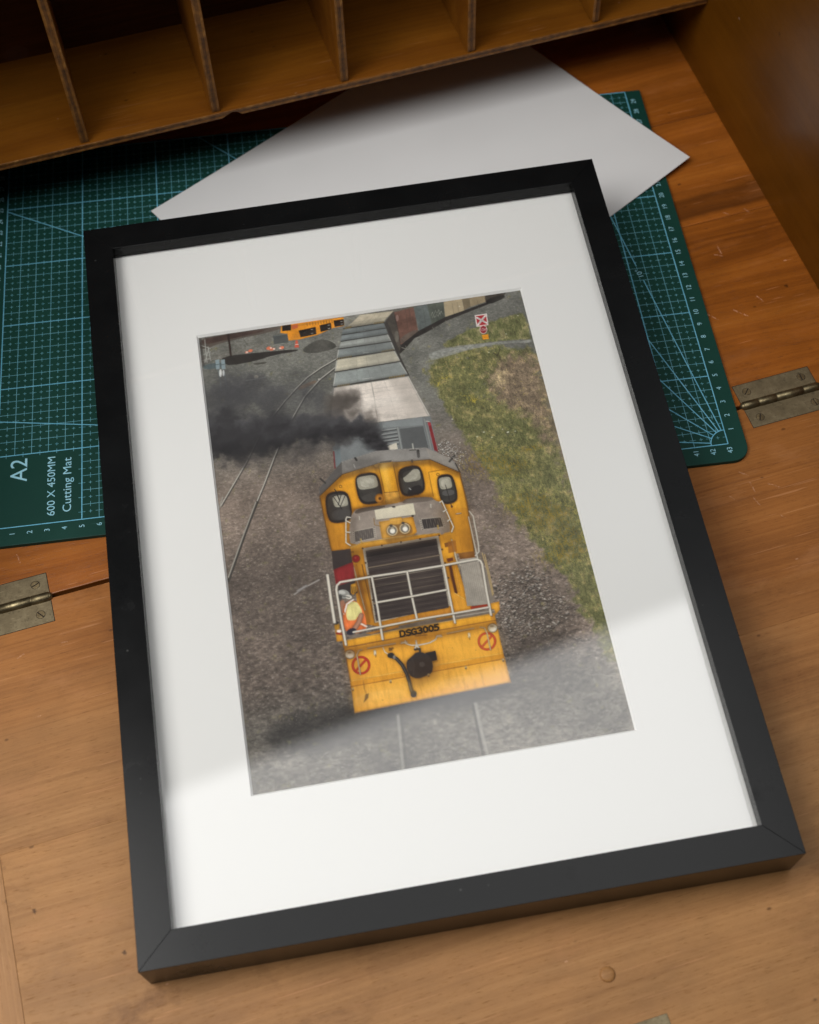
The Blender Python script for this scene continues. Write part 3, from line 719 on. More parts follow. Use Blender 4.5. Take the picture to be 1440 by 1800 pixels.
OPS = [
('p',[(-0.066,0.052),(4.943,-0.043),(4.824,0.307),(1.473,0.521),(-0.003,0.983)],(78,68,62),0.8,2,0.25,None,None),
('p',[(0.082,0.079),(1.371,0.04),(3.866,0.083),(3.85,0.22),(1.862,0.408),(0.188,0.559)],(62,48,44),0.8,1,0.3,None,None),
('l',[(2.549,0.35),(2.775,1.037)],0.028,(70,66,62),0.6),
('l',[(0.697,0.745),(2.731,0.753),(4.399,0.692)],0.035,(110,108,100),0.5),
('p',[(5.824,1.965),(6.481,1.537),(7.035,1.345),(7.609,1.561),(7.999,2),(7.742,2.227),(6.375,2.339)],(72,70,65),0.9,2,0.4,None,None),
('p',[(4.943,-0.043),(8.658,0.039),(8.607,0.655),(7.956,0.702),(6.965,1.028),(5.852,1.163),(5.228,1.14),(5.198,0.655),(4.802,0.489)],(206,132,40),1,0,0.2,None,None),
('p',[(4.858,0.034),(7.965,0.097),(7.192,0.187),(4.83,0.262)],(150,100,40),0.5,0,0.3,None,None),
('p',[(4.974,0.01),(5.505,0.015),(5.454,0.424),(4.928,0.391)],(34,30,28),1,0,0.2,None,None),
('p',[(5.896,0.524),(6.93,0.437),(6.897,0.969),(5.945,1.024)],(34,30,28),1,0,0.2,None,None),
('p',[(7.167,0.369),(7.859,0.311),(7.832,0.771),(7.177,0.854)],(34,30,28),1,0,0.2,None,None),
('p',[(8.03,0.175),(8.638,0.176),(8.61,0.637),(8.04,0.643)],(34,30,28),1,0,0.2,None,None),
('l',[(6.629,0.595),(6.727,0.595)],0.042,(190,185,175),1),
('l',[(6.608,0.869),(6.706,0.869)],0.042,(190,185,175),1),
('l',[(7.663,0.461),(7.762,0.461)],0.042,(190,185,175),1),
('l',[(7.647,0.691),(7.745,0.69)],0.042,(190,185,175),1),
('l',[(8.442,0.326),(8.541,0.326)],0.042,(190,185,175),1),
('l',[(8.438,0.512),(8.537,0.511)],0.042,(190,185,175),1),
('p',[(5.537,0.067),(5.919,0.045),(5.884,0.318),(5.534,0.392)],(170,80,60),0.8,0,0.05,None,None),
('l',[(6.45,0.05),(6.446,0.254)],0.035,(120,85,40),1),
('l',[(6.617,0.056),(6.613,0.261)],0.035,(120,85,40),1),
('l',[(6.783,0.062),(6.779,0.267)],0.035,(120,85,40),1),
('l',[(6.95,0.069),(6.945,0.273)],0.035,(120,85,40),1),
('l',[(7.116,0.075),(7.111,0.279)],0.035,(120,85,40),1),
('l',[(7.282,0.081),(7.277,0.285)],0.035,(120,85,40),1),
('l',[(7.449,0.087),(7.444,0.292)],0.035,(120,85,40),1),
('l',[(7.615,0.093),(7.61,0.298)],0.035,(120,85,40),1),
('l',[(7.782,0.1),(7.776,0.304)],0.035,(120,85,40),1),
('l',[(7.948,0.106),(7.942,0.31)],0.035,(120,85,40),1),
('p',[(4.356,0.61),(5.204,0.609),(5.177,1.25),(4.335,1.233)],(74,77,76),1,0,0.1,None,None),
('l',[(4.405,0.647),(5.198,0.655)],0.035,(110,112,110),1),
('p',[(1.179,1.565),(3.084,1.643),(5.728,1.828),(5.596,1.986),(4.244,1.993),(3.168,2.222),(1.591,2.294),(1.279,2.056)],(46,42,39),0.95,1,0.2,None,None),
('p',[(2.929,2.359),(3.785,2.389),(3.694,2.526),(3.062,2.501)],(62,58,52),0.8,1,0.05,None,None),
('l',[(1.747,0.063),(1.751,0.756),(1.74,1.578)],0.112,(48,38,36),1),
('p',[(3.052,1.429),(3.046,1.469),(3.02,1.506),(2.979,1.534),(2.928,1.548),(2.876,1.548),(2.831,1.532),(2.798,1.503),(2.784,1.466),(2.79,1.426),(2.816,1.389),(2.857,1.362),(2.907,1.347),(2.96,1.347),(3.005,1.363),(3.038,1.392)],(205,112,82),1,0,0.2,None,None),
('p',[(2.781,1.501),(2.777,1.53),(2.758,1.556),(2.729,1.576),(2.693,1.586),(2.656,1.586),(2.623,1.574),(2.6,1.554),(2.589,1.527),(2.594,1.499),(2.612,1.473),(2.641,1.453),(2.678,1.442),(2.715,1.443),(2.747,1.454),(2.771,1.475)],(205,112,82),1,0,0.2,None,None),
('p',[(4.16,1.444),(4.152,1.49),(4.123,1.532),(4.075,1.564),(4.017,1.58),(3.958,1.58),(3.906,1.562),(3.869,1.529),(3.853,1.486),(3.86,1.441),(3.889,1.399),(3.937,1.367),(3.995,1.35),(4.054,1.351),(4.107,1.369),(4.144,1.402)],(205,112,82),1,0,0.2,None,None),
('p',[(4.294,1.548),(4.287,1.588),(4.261,1.625),(4.22,1.653),(4.169,1.667),(4.117,1.667),(4.072,1.651),(4.039,1.622),(4.025,1.585),(4.032,1.545),(4.058,1.508),(4.099,1.481),(4.15,1.466),(4.202,1.467),(4.248,1.483),(4.28,1.511)],(205,112,82),1,0,0.2,None,None),
('p',[(4.89,1.545),(4.883,1.588),(4.855,1.628),(4.811,1.657),(4.756,1.673),(4.701,1.672),(4.652,1.655),(4.617,1.625),(4.602,1.585),(4.609,1.542),(4.637,1.503),(4.682,1.473),(4.736,1.457),(4.792,1.458),(4.841,1.475),(4.876,1.506)],(205,112,82),1,0,0.2,None,None),
('p',[(4.372,1.554),(4.368,1.577),(4.353,1.598),(4.33,1.613),(4.301,1.622),(4.271,1.621),(4.245,1.612),(4.226,1.596),(4.218,1.575),(4.222,1.552),(4.237,1.531),(4.261,1.515),(4.29,1.507),(4.319,1.507),(4.346,1.516),(4.364,1.533)],(205,112,82),1,0,0.2,None,None),
('p',[(2.773,1.531),(2.767,1.547),(2.751,1.559),(2.728,1.564),(2.702,1.563),(2.677,1.555),(2.657,1.541),(2.644,1.524),(2.641,1.506),(2.648,1.49),(2.664,1.478),(2.686,1.472),(2.712,1.474),(2.737,1.482),(2.758,1.495),(2.77,1.513)],(225,205,195),1,0,0.05,None,None),
('p',[(4.185,1.48),(4.178,1.496),(4.162,1.508),(4.139,1.514),(4.113,1.512),(4.088,1.504),(4.068,1.491),(4.055,1.474),(4.052,1.455),(4.059,1.439),(4.076,1.427),(4.098,1.422),(4.124,1.423),(4.149,1.431),(4.169,1.445),(4.182,1.462)],(225,205,195),1,0,0.05,None,None),
('p',[(4.735,1.6),(4.727,1.616),(4.711,1.628),(4.689,1.633),(4.663,1.632),(4.638,1.624),(4.618,1.61),(4.605,1.593),(4.602,1.575),(4.609,1.559),(4.625,1.547),(4.648,1.541),(4.674,1.543),(4.699,1.551),(4.719,1.564),(4.732,1.581)],(225,205,195),1,0,0.05,None,None),
('p',[(4.36,1.585),(4.353,1.602),(4.337,1.613),(4.314,1.619),(4.289,1.618),(4.264,1.61),(4.243,1.596),(4.231,1.579),(4.228,1.561),(4.235,1.545),(4.251,1.533),(4.274,1.527),(4.299,1.528),(4.324,1.537),(4.345,1.55),(4.357,1.567)],(225,205,195),1,0,0.05,None,None),
('p',[(5.636,1.197),(5.739,1.216),(5.764,1.725),(5.497,1.694)],(190,85,65),1,0,0.05,None,None),
('l',[(5.57,1.479),(5.749,1.493)],0.049,(225,210,200),1),
('l',[(0.338,0.172),(0.308,1.814)],0.049,(165,165,158),1),
('l',[(0.54,0.808),(0.183,1.791)],0.049,(165,165,158),1),
('l',[(0.475,0.704),(0.542,1.721)],0.049,(165,165,158),1),
('l',[(0.046,1.266),(0.588,1.092)],0.049,(165,165,158),1),
('l',[(0.049,1.63),(0.54,1.584)],0.049,(165,165,158),1),
('l',[(0.04,0.532),(0.61,0.867)],0.049,(165,165,158),1),
('p',[(0.008,0.065),(0.16,0.056),(0.153,2.102),(0.043,2.082)],(50,46,44),0.6,0,0.05,None,None),
('p',[(0.056,1.949),(1.326,1.956),(1.327,2.318),(0.095,2.317)],(70,84,88),0.7,1,0.3,None,None),
('p',[(0.809,1.743),(1.036,1.721),(1.013,2.395),(0.787,2.417)],(128,142,146),1,0,0.05,None,None),
('l',[(0.79,2.084),(1.031,2.064)],0.028,(70,80,84),1),
('l',[(0.891,2.418),(0.949,3.324),(0.916,3.94)],0.063,(110,122,128),0.6),
('p',[(1.132,1.802),(1.359,1.78),(1.335,2.454),(1.109,2.476)],(128,142,146),1,0,0.05,None,None),
('l',[(1.113,2.143),(1.354,2.124)],0.028,(70,80,84),1),
('l',[(1.213,2.477),(1.269,3.383),(1.236,3.998)],0.063,(110,122,128),0.6),
('p',[(1.084,2.723),(1.067,2.83),(1.042,2.918),(1.013,2.975),(0.982,2.991),(0.957,2.965),(0.939,2.899),(0.932,2.805),(0.938,2.696),(0.954,2.589),(0.979,2.5),(1.009,2.444),(1.039,2.427),(1.065,2.454),(1.083,2.519),(1.089,2.614)],(215,215,212),1,0,0.05,None,None),
('p',[(1.245,2.753),(1.231,2.839),(1.211,2.911),(1.187,2.957),(1.163,2.971),(1.142,2.949),(1.129,2.896),(1.123,2.82),(1.128,2.731),(1.141,2.644),(1.161,2.572),(1.186,2.526),(1.21,2.512),(1.23,2.534),(1.244,2.587),(1.249,2.664)],(190,192,192),1,0,0.05,None,None),
('p',[(3.171,3.374),(3.155,3.426),(3.122,3.466),(3.076,3.489),(3.025,3.49),(2.976,3.47),(2.937,3.432),(2.913,3.381),(2.909,3.326),(2.925,3.274),(2.959,3.234),(3.005,3.211),(3.056,3.21),(3.105,3.23),(3.144,3.268),(3.168,3.319)],(178,170,150),1,0,0.05,None,None),
('l',[(2.431,3.488),(3.026,3.481),(3.548,3.461)],0.084,(150,152,148),0.8),
('p',[(5.351,4.484),(6.36,4.136),(6.518,4.342),(5.318,4.743)],(105,80,62),0.6,2,0.3,None,None),
('p',[(6.753,4.19),(6.743,4.208),(6.719,4.221),(6.684,4.227),(6.645,4.224),(6.607,4.212),(6.575,4.195),(6.556,4.174),(6.551,4.153),(6.561,4.134),(6.585,4.121),(6.62,4.116),(6.659,4.119),(6.697,4.13),(6.729,4.148),(6.748,4.169)],(200,190,182),1,0,0.05,None,None),
('l',[(7.926,2.942),(6.887,3.428),(5.998,3.954),(5.245,4.615),(4.489,5.356),(3.811,6.104),(3.294,6.769),(2.779,7.445),(1.886,8.969),(1.118,10.115),(0.155,11.531)],0.077,(52,48,46),0.7),
('l',[(7.874,2.887),(6.835,3.373),(5.946,3.9),(5.193,4.561),(4.436,5.303),(3.759,6.051),(3.242,6.716),(2.727,7.393),(1.834,8.918),(1.066,10.065),(0.104,11.481)],0.063,(186,182,172),1),
('l',[(7.687,3.574),(6.704,4.225),(5.684,5.223),(4.865,6.451),(4.23,7.451),(3.473,8.92),(2.711,10.523),(1.843,12.232)],0.077,(52,48,46),0.7),
('l',[(7.635,3.52),(6.652,4.171),(5.632,5.17),(4.813,6.398),(4.178,7.399),(3.421,8.869),(2.66,10.473),(1.792,12.183)],0.063,(186,182,172),1),
('l',[(2.118,11.597),(1.185,13.585),(0.049,16.102)],0.132,(62,58,54),1),
('l',[(2.043,11.584),(1.151,13.473),(0.052,15.897)],0.076,(158,152,142),1),
('l',[(0.277,10.941),(-0.038,11.704)],0.076,(150,145,136),1),
('l',[(3.425,17.508),(4.017,17.205),(4.845,16.889)],0.095,(150,142,136),1),
('l',[(3.631,17.341),(4.121,17.121)],0.151,(140,134,130),1),
('p',[(11.611,0.165),(10.963,0.887),(11.129,1.752),(11.454,3.229),(11.731,2.916),(11.848,1.515),(11.989,0.189)],(74,68,62),1,0,0.2,None,None),
('p',[(11.678,0.225),(12.891,0.046),(12.852,2.07),(11.669,2.604)],(104,76,66),1,0,0.25,None,None),
('p',[(11.76,2.052),(12.891,1.616),(12.844,2.115),(11.665,2.631)],(90,84,76),0.7,1,0.4,None,None),
('p',[(12.891,0.046),(13.737,0.015),(13.724,1.492),(12.912,1.805)],(92,97,95),1,0,0.25,None,None),
('p',[(13.737,0.015),(14.711,0.007),(14.591,1.187),(13.727,1.474)],(84,88,80),1,0,0.25,None,None),
('l',[(13.829,0.85),(13.936,0.626),(13.968,0.838)],0.028,(165,165,155),0.8),
('l',[(14.037,0.748),(14.145,0.524),(14.176,0.736)],0.028,(165,165,155),0.8),
('l',[(14.229,0.737),(14.338,0.513),(14.369,0.725)],0.028,(165,165,155),0.8),
('l',[(14.361,0.855),(14.469,0.631),(14.5,0.843)],0.028,(165,165,155),0.8),
('l',[(14.071,0.988),(14.179,0.765),(14.21,0.977)],0.028,(165,165,155),0.8),
('l',[(13.871,1.044),(13.978,0.821),(14.01,1.033)],0.028,(165,165,155),0.8),
('l',[(14.226,0.97),(14.334,0.747),(14.365,0.959)],0.028,(165,165,155),0.8),
('p',[(11.885,0.685),(11.864,0.774),(11.832,0.847),(11.795,0.892),(11.758,0.904),(11.727,0.88),(11.707,0.823),(11.7,0.743),(11.708,0.652),(11.729,0.563),(11.761,0.49),(11.798,0.444),(11.835,0.432),(11.866,0.457),(11.886,0.513),(11.893,0.593)],(138,112,104),0.8,0,0.05,None,None),
('p',[(14.733,0.011),(15.852,-0.035),(15.817,0.854),(14.621,1.1)],(160,145,118),1,0,0.12,None,None),
('p',[(15.852,-0.035),(16.309,-0.017),(16.237,0.65),(15.825,0.809)],(112,100,80),1,0,0.2,None,None),
('p',[(16.309,-0.017),(17.263,0.01),(17.233,0.44),(16.237,0.65)],(132,118,94),1,0,0.15,None,None),
('p',[(17.237,-0.052),(17.466,-0.047),(17.327,0.665),(17.197,0.546)],(40,38,35),1,0,0.05,None,None),
('l',[(12.385,0.102),(12.289,1.597)],0.021,(60,55,50),0.5),
('l',[(12.613,0.108),(12.522,1.562)],0.021,(60,55,50),0.5),
('l',[(13.45,0.129),(13.377,1.435)],0.021,(60,55,50),0.5),
('l',[(14.211,0.148),(14.157,1.319)],0.021,(60,55,50),0.5),
('l',[(15.201,0.173),(15.172,1.168)],0.021,(60,55,50),0.5),
('l',[(15.506,0.181),(15.485,1.122)],0.021,(60,55,50),0.5),
('l',[(16.726,0.212),(16.74,0.936)],0.021,(60,55,50),0.5),
('p',[(11.484,3.28),(11.706,2.611),(12.912,1.805),(14.602,1.124),(15.842,0.84),(17.285,0.487),(17.29,0.658),(15.959,1.03),(14.596,1.412),(13.356,1.997),(12.547,2.308),(11.917,2.923)],(46,42,39),1,0,0.3,None,None),
('l',[(11.95,2.729),(11.97,2.969)],0.049,(120,116,108),0.8),
('l',[(13.254,2.145),(13.273,2.387)],0.049,(120,116,108),0.8),
('l',[(13.751,1.682),(13.769,1.926)],0.049,(120,116,108),0.8),
('l',[(14.602,1.376),(14.619,1.621)],0.049,(120,116,108),0.8),
('l',[(14.826,1.399),(14.842,1.644)],0.049,(120,116,108),0.8),
('l',[(15.718,1.098),(15.733,1.344)],0.049,(120,116,108),0.8),
('l',[(16.693,0.782),(16.707,1.029)],0.049,(120,116,108),0.8),
('l',[(11.709,2.821),(12.051,3.021),(12.314,2.796),(12.476,2.506)],0.049,(140,136,126),1),
('l',[(11.663,0.316),(11.701,1.395),(11.658,2.675)],0.035,(60,56,52),1),
('l',[(11.125,0.824),(11.364,2.163),(11.512,3.103)],0.056,(60,56,52),0.8),
('p',[(11.451,1.627),(11.723,1.584),(11.643,2.306),(11.409,2.446)],(120,116,106),0.5,1,0.4,None,None),
('p',[(17.246,-0.039),(18.622,-0.145),(18.367,0.191),(17.18,0.553)],(66,60,54),1,0,0.2,None,None),
('p',[(17.232,0.281),(18.347,0.086),(18.455,0.359),(17.242,0.735)],(40,37,34),0.9,1,0.3,None,None),
('p',[(9.645,0.063),(11.656,0.127),(11.235,0.517),(9.123,0.499)],(176,166,146),1,0,0.14,None,None),
('l',[(10.308,0.084),(9.82,0.505)],0.021,(154,146,128),0.6),
('l',[(10.65,0.095),(10.179,0.508)],0.021,(154,146,128),0.6),
('l',[(11.012,0.106),(10.559,0.512)],0.021,(154,146,128),0.6),
('l',[(9.514,0.172),(11.55,0.225)],0.018,(193,182,160),0.5),
('l',[(9.384,0.281),(11.445,0.322)],0.018,(193,182,160),0.5),
('l',[(9.253,0.39),(11.34,0.42)],0.018,(193,182,160),0.5),
('p',[(9.123,0.499),(11.242,0.472),(10.933,0.835),(8.577,0.863)],(158,150,132),1,0,0.14,None,None),
('l',[(9.822,0.49),(9.354,0.854)],0.021,(139,132,116),0.6),
('l',[(10.182,0.486),(9.755,0.849)],0.021,(139,132,116),0.6),
('l',[(10.564,0.481),(10.179,0.844)],0.021,(139,132,116),0.6),
('l',[(8.987,0.59),(11.165,0.563)],0.018,(173,165,145),0.5),
('l',[(8.85,0.681),(11.088,0.654)],0.018,(173,165,145),0.5),
('l',[(8.714,0.772),(11.01,0.744)],0.018,(173,165,145),0.5),
('p',[(8.498,0.941),(10.963,0.887),(10.98,1.262),(8.365,1.287)],(112,118,118),1,0,0.14,None,None),
('l',[(9.311,0.923),(9.227,1.278)],0.021,(98,103,103),0.6),
('l',[(9.73,0.914),(9.671,1.274)],0.021,(98,103,103),0.6),
('l',[(10.174,0.904),(10.142,1.27)],0.021,(98,103,103),0.6),
('l',[(8.465,1.028),(10.967,0.981)],0.018,(123,129,129),0.5),
('l',[(8.431,1.114),(10.971,1.075)],0.018,(123,129,129),0.5),
('l',[(8.398,1.2),(10.976,1.168)],0.018,(123,129,129),0.5),
('p',[(8.376,1.316),(10.99,1.291),(11.061,1.702),(8.226,1.73)],(118,124,124),1,0,0.14,None,None),
('l',[(9.238,1.308),(9.161,1.721)],0.021,(103,109,109),0.6),
('l',[(9.682,1.304),(9.642,1.716)],0.021,(103,109,109),0.6),
('l',[(10.153,1.299),(10.153,1.711)],0.021,(103,109,109),0.6),
('l',[(8.338,1.42),(11.008,1.394)],0.018,(129,136,136),0.5),
('l',[(8.301,1.524),(11.026,1.497)],0.018,(129,136,136),0.5),
('l',[(8.263,1.627),(11.043,1.6)],0.018,(129,136,136),0.5),
('p',[(8.26,1.755),(11.041,1.735),(11.172,2.238),(8.057,2.23)],(148,151,146),1,0,0.14,None,None),
('l',[(9.177,1.749),(9.084,2.233)],0.021,(130,132,128),0.6),
('l',[(9.649,1.745),(9.613,2.234)],0.021,(130,132,128),0.6),
('l',[(10.15,1.742),(10.174,2.235)],0.021,(130,132,128),0.6),
('l',[(8.209,1.874),(11.073,1.861)],0.018,(162,166,160),0.5),
('l',[(8.158,1.993),(11.106,1.987)],0.018,(162,166,160),0.5),
('l',[(8.108,2.112),(11.139,2.112)],0.018,(162,166,160),0.5),
('p',[(8.035,2.281),(11.189,2.314),(11.293,2.881),(7.842,2.9)],(122,127,125),1,0,0.14,None,None),
('l',[(9.075,2.292),(8.98,2.893)],0.021,(107,111,110),0.6),
('l',[(9.611,2.297),(9.566,2.89)],0.021,(107,111,110),0.6),
('l',[(10.179,2.303),(10.188,2.887)],0.021,(107,111,110),0.6),
('l',[(7.986,2.436),(11.215,2.456)],0.018,(134,139,137),0.5),
('l',[(7.938,2.591),(11.241,2.598)],0.018,(134,139,137),0.5),
('l',[(7.89,2.745),(11.267,2.74)],0.018,(134,139,137),0.5),
('p',[(7.859,2.993),(11.247,2.982),(11.47,3.729),(7.597,3.791)],(184,177,158),1,0,0.14,None,None),
('l',[(8.976,2.989),(8.873,3.77)],0.021,(161,155,139),0.6),
('l',[(9.551,2.987),(9.531,3.76)],0.021,(161,155,139),0.6),
('l',[(10.162,2.985),(10.229,3.749)],0.021,(161,155,139),0.6),
('l',[(7.793,3.193),(11.303,3.169)],0.018,(202,194,173),0.5),
('l',[(7.727,3.393),(11.359,3.356)],0.018,(202,194,173),0.5),
('l',[(7.662,3.592),(11.414,3.543)],0.018,(202,194,173),0.5),
('p',[(7.584,3.878),(11.47,3.819),(11.757,4.696),(7.337,4.794)],(140,145,142),1,0,0.14,None,None),
('l',[(8.865,3.859),(8.793,4.761)],0.021,(123,127,124),0.6),
('l',[(9.525,3.849),(9.544,4.745)],0.021,(123,127,124),0.6),
('l',[(10.225,3.838),(10.34,4.727)],0.021,(123,127,124),0.6),
('l',[(7.522,4.108),(11.542,4.039)],0.018,(154,159,156),0.5),
('l',[(7.46,4.337),(11.614,4.259)],0.018,(154,159,156),0.5),
('l',[(7.399,4.566),(11.686,4.478)],0.018,(154,159,156),0.5),
('p',[(7.366,4.905),(11.708,4.901),(12.518,7.76),(9.601,7.653),(6.781,7.511)],(206,196,186),1,0,0.14,None,None),
('l',[(8.797,4.904),(8.673,7.593)],0.021,(181,172,163),0.6),
('l',[(9.535,4.903),(9.648,7.636)],0.021,(181,172,163),0.6),
('l',[(10.317,4.902),(10.681,7.681)],0.021,(181,172,163),0.6),
('l',[(7.218,5.564),(11.913,5.625)],0.018,(226,215,204),0.5),
('l',[(7.071,6.218),(12.116,6.343)],0.018,(226,215,204),0.5),
('l',[(6.926,6.867),(12.318,7.054)],0.018,(226,215,204),0.5),
('l',[(8.538,0.874),(10.967,0.86)],0.063,(54,52,50),1),
('l',[(8.378,1.298),(10.978,1.271)],0.063,(54,52,50),1),
('l',[(8.261,1.746),(11.058,1.72)],0.063,(54,52,50),1),
('l',[(8.053,2.257),(11.18,2.276)],0.063,(54,52,50),1),
('l',[(7.837,2.935),(11.286,2.925)],0.063,(54,52,50),1),
('l',[(7.592,3.826),(11.464,3.764)],0.063,(54,52,50),1),
('l',[(7.332,4.828),(11.742,4.791)],0.063,(54,52,50),1),
('l',[(7.848,2.964),(7.93,2.861)],0.042,(150,125,75),1),
('l',[(7.978,2.962),(8.06,2.859)],0.042,(150,125,75),1),
('l',[(8.109,2.96),(8.191,2.858)],0.042,(150,125,75),1),
('l',[(8.24,2.958),(8.322,2.856)],0.042,(150,125,75),1),
('l',[(8.371,2.957),(8.453,2.854)],0.042,(150,125,75),1),
('l',[(8.501,2.955),(8.584,2.852)],0.042,(150,125,75),1),
('l',[(8.632,2.953),(8.715,2.85)],0.042,(150,125,75),1),
('l',[(10.49,2.933),(10.573,2.83)],0.042,(150,125,75),1),
('l',[(10.597,2.931),(10.681,2.828)],0.042,(150,125,75),1),
('l',[(10.705,2.929),(10.788,2.826)],0.042,(150,125,75),1),
('l',[(10.812,2.926),(10.896,2.824)],0.042,(150,125,75),1),
('l',[(10.92,2.924),(11.004,2.821)],0.042,(150,125,75),1),
('l',[(11.027,2.922),(11.111,2.819)],0.042,(150,125,75),1),
('l',[(11.135,2.92),(11.219,2.817)],0.042,(150,125,75),1),
('l',[(10.638,4.821),(10.721,4.72)],0.042,(196,150,50),1),
('l',[(10.775,4.823),(10.858,4.722)],0.042,(196,150,50),1),
('l',[(10.913,4.825),(10.996,4.725)],0.042,(196,150,50),1),
('l',[(11.05,4.827),(11.133,4.727)],0.042,(196,150,50),1),
('l',[(11.188,4.83),(11.271,4.729)],0.042,(196,150,50),1),
('l',[(11.325,4.832),(11.409,4.732)],0.042,(196,150,50),1),
('l',[(11.463,4.834),(11.546,4.734)],0.042,(196,150,50),1),
('l',[(7.593,4.867),(7.674,4.767)],0.042,(150,125,75),1),
('l',[(7.699,4.867),(7.78,4.767)],0.042,(150,125,75),1),
('l',[(7.804,4.867),(7.885,4.767)],0.042,(150,125,75),1),
('l',[(7.91,4.868),(7.991,4.768)],0.042,(150,125,75),1),
('l',[(8.016,4.868),(8.097,4.768)],0.042,(150,125,75),1),
('l',[(8.121,4.869),(8.203,4.768)],0.042,(150,125,75),1),
('l',[(8.227,4.869),(8.308,4.769)],0.042,(150,125,75),1),
('l',[(10.36,0.859),(10.445,0.754)],0.042,(150,125,75),1),
('l',[(10.447,0.862),(10.531,0.756)],0.042,(150,125,75),1),
('l',[(10.533,0.864),(10.618,0.759)],0.042,(150,125,75),1),
('l',[(10.619,0.867),(10.704,0.762)],0.042,(150,125,75),1),
('l',[(10.706,0.87),(10.79,0.764)],0.042,(150,125,75),1),
('l',[(10.792,0.872),(10.877,0.767)],0.042,(150,125,75),1),
('l',[(10.878,0.875),(10.963,0.77)],0.042,(150,125,75),1),
('l',[(8.612,0.888),(8.695,0.783)],0.042,(150,125,75),1),
('l',[(8.666,0.887),(8.749,0.782)],0.042,(150,125,75),1),
('l',[(8.72,0.887),(8.803,0.782)],0.042,(150,125,75),1),
('l',[(8.774,0.886),(8.858,0.781)],0.042,(150,125,75),1),
('l',[(8.828,0.886),(8.912,0.78)],0.042,(150,125,75),1),
('l',[(8.883,0.885),(8.966,0.78)],0.042,(150,125,75),1),
('l',[(8.937,0.885),(9.02,0.779)],0.042,(150,125,75),1),
('l',[(11.398,3.806),(11.703,4.668)],0.07,(196,194,186),0.7),
('l',[(11.228,3.006),(11.419,3.675)],0.07,(196,194,186),0.7),
('l',[(11.15,2.325),(11.253,2.855)],0.07,(196,194,186),0.7),
('l',[(8.028,2.325),(7.859,2.885)],0.07,(196,194,186),0.7),
('l',[(7.812,3.057),(7.626,3.742)],0.07,(196,194,186),0.7),
('l',[(7.616,3.92),(7.391,4.724)],0.07,(196,194,186),0.7),
('l',[(11.016,1.749),(11.145,2.214)],0.07,(196,194,186),0.7),
('p',[(11.665,4.893),(11.827,4.905),(12.569,7.632),(12.512,7.794),(12.37,7.682)],(150,146,138),1,0,0.05,None,None),
('l',[(11.723,4.904),(12.455,7.698)],0.049,(222,216,206),1),
('l',[(11.809,4.919),(12.546,7.68)],0.035,(100,96,92),1),
('l',[(9.587,4.903),(9.528,7.425)],0.035,(180,172,162),1),
('l',[(7.222,5.354),(11.865,5.408)],0.021,(176,166,156),0.5),
('l',[(7.164,5.607),(11.943,5.67)],0.021,(176,166,156),0.5),
('l',[(7.107,5.859),(12.02,5.931)],0.021,(176,166,156),0.5),
('l',[(7.05,6.11),(12.098,6.19)],0.021,(176,166,156),0.5),
('l',[(6.993,6.36),(12.175,6.45)],0.021,(176,166,156),0.5),
('l',[(6.936,6.61),(12.253,6.708)],0.021,(176,166,156),0.5),
('l',[(6.879,6.859),(12.329,6.965)],0.021,(176,166,156),0.5),
('l',[(6.823,7.107),(12.406,7.222)],0.021,(176,166,156),0.5),
('l',[(6.767,7.354),(12.483,7.478)],0.021,(176,166,156),0.5),
('p',[(10.63,4.872),(11.708,4.901),(12.518,7.76),(11.194,7.727)],(186,176,166),0.35,0,0.05,None,None),
('p',[(9.625,5.617),(11.976,5.693),(12.175,6.257),(9.617,6.141)],(216,204,194),0.4,2,0.05,None,None),
('p',[(9.551,6.565),(12.26,6.622),(12.357,7.335),(9.589,7.264)],(214,203,193),0.4,2,0.05,None,None),
('l',[(9.597,7.678),(12.512,7.794)],0.056,(120,118,112),1),
('l',[(9.078,4.589),(9.778,4.628)],0.049,(205,205,200),0.7),
('l',[(7.359,4.851),(6.955,6.527),(6.777,7.442)],0.084,(120,118,114),1),
('l',[(9.483,1.244),(9.786,1.244)],0.035,(200,200,196),0.8),
('l',[(9.424,2.791),(9.724,2.792)],0.035,(200,200,196),0.8),
('l',[(9.409,4.613),(9.705,4.614)],0.035,(200,200,196),0.8),
('p',[(10.96,0.905),(11.293,2.881),(11.476,3.784),(11.746,4.765),(11.844,4.89),(11.792,4.667),(11.598,3.77),(11.447,2.955),(11.167,0.943)],(58,54,51),1,0,0.2,None,None),
('s',[(8.559,0.73),(10.988,0.733),(10.965,0.878),(8.535,0.892)],(50,48,46),0.4,2),
('s',[(8.399,1.154),(10.998,1.144),(10.975,1.289),(8.376,1.316)],(50,48,46),0.4,2),
('s',[(8.282,1.603),(11.078,1.595),(11.055,1.738),(8.259,1.764)],(50,48,46),0.4,2),
('s',[(8.073,2.114),(11.201,2.151),(11.178,2.294),(8.051,2.275)],(50,48,46),0.4,2),
('s',[(7.857,2.794),(11.306,2.802),(11.283,2.943),(7.834,2.952)],(50,48,46),0.4,2),
('s',[(7.611,3.686),(11.484,3.641),(11.461,3.781),(7.589,3.843)],(50,48,46),0.4,2),
('s',[(7.351,4.69),(11.762,4.67),(11.739,4.809),(7.33,4.845)],(50,48,46),0.4,2),
('s',[(10.63,4.872),(11.708,4.901),(12.518,7.76),(11.626,7.762)],(150,142,134),0.35,8),
('s',[(7.366,4.905),(8.401,4.908),(7.868,7.553),(6.781,7.511)],(150,142,134),0.4,9),
('s',[(8.543,5.946),(11.045,5.963),(11.076,6.668),(8.579,6.692)],(224,216,208),0.35,8),
('s',[(9.73,0.914),(10.963,0.887),(10.98,1.262),(9.671,1.274)],(96,96,94),0.25,4),
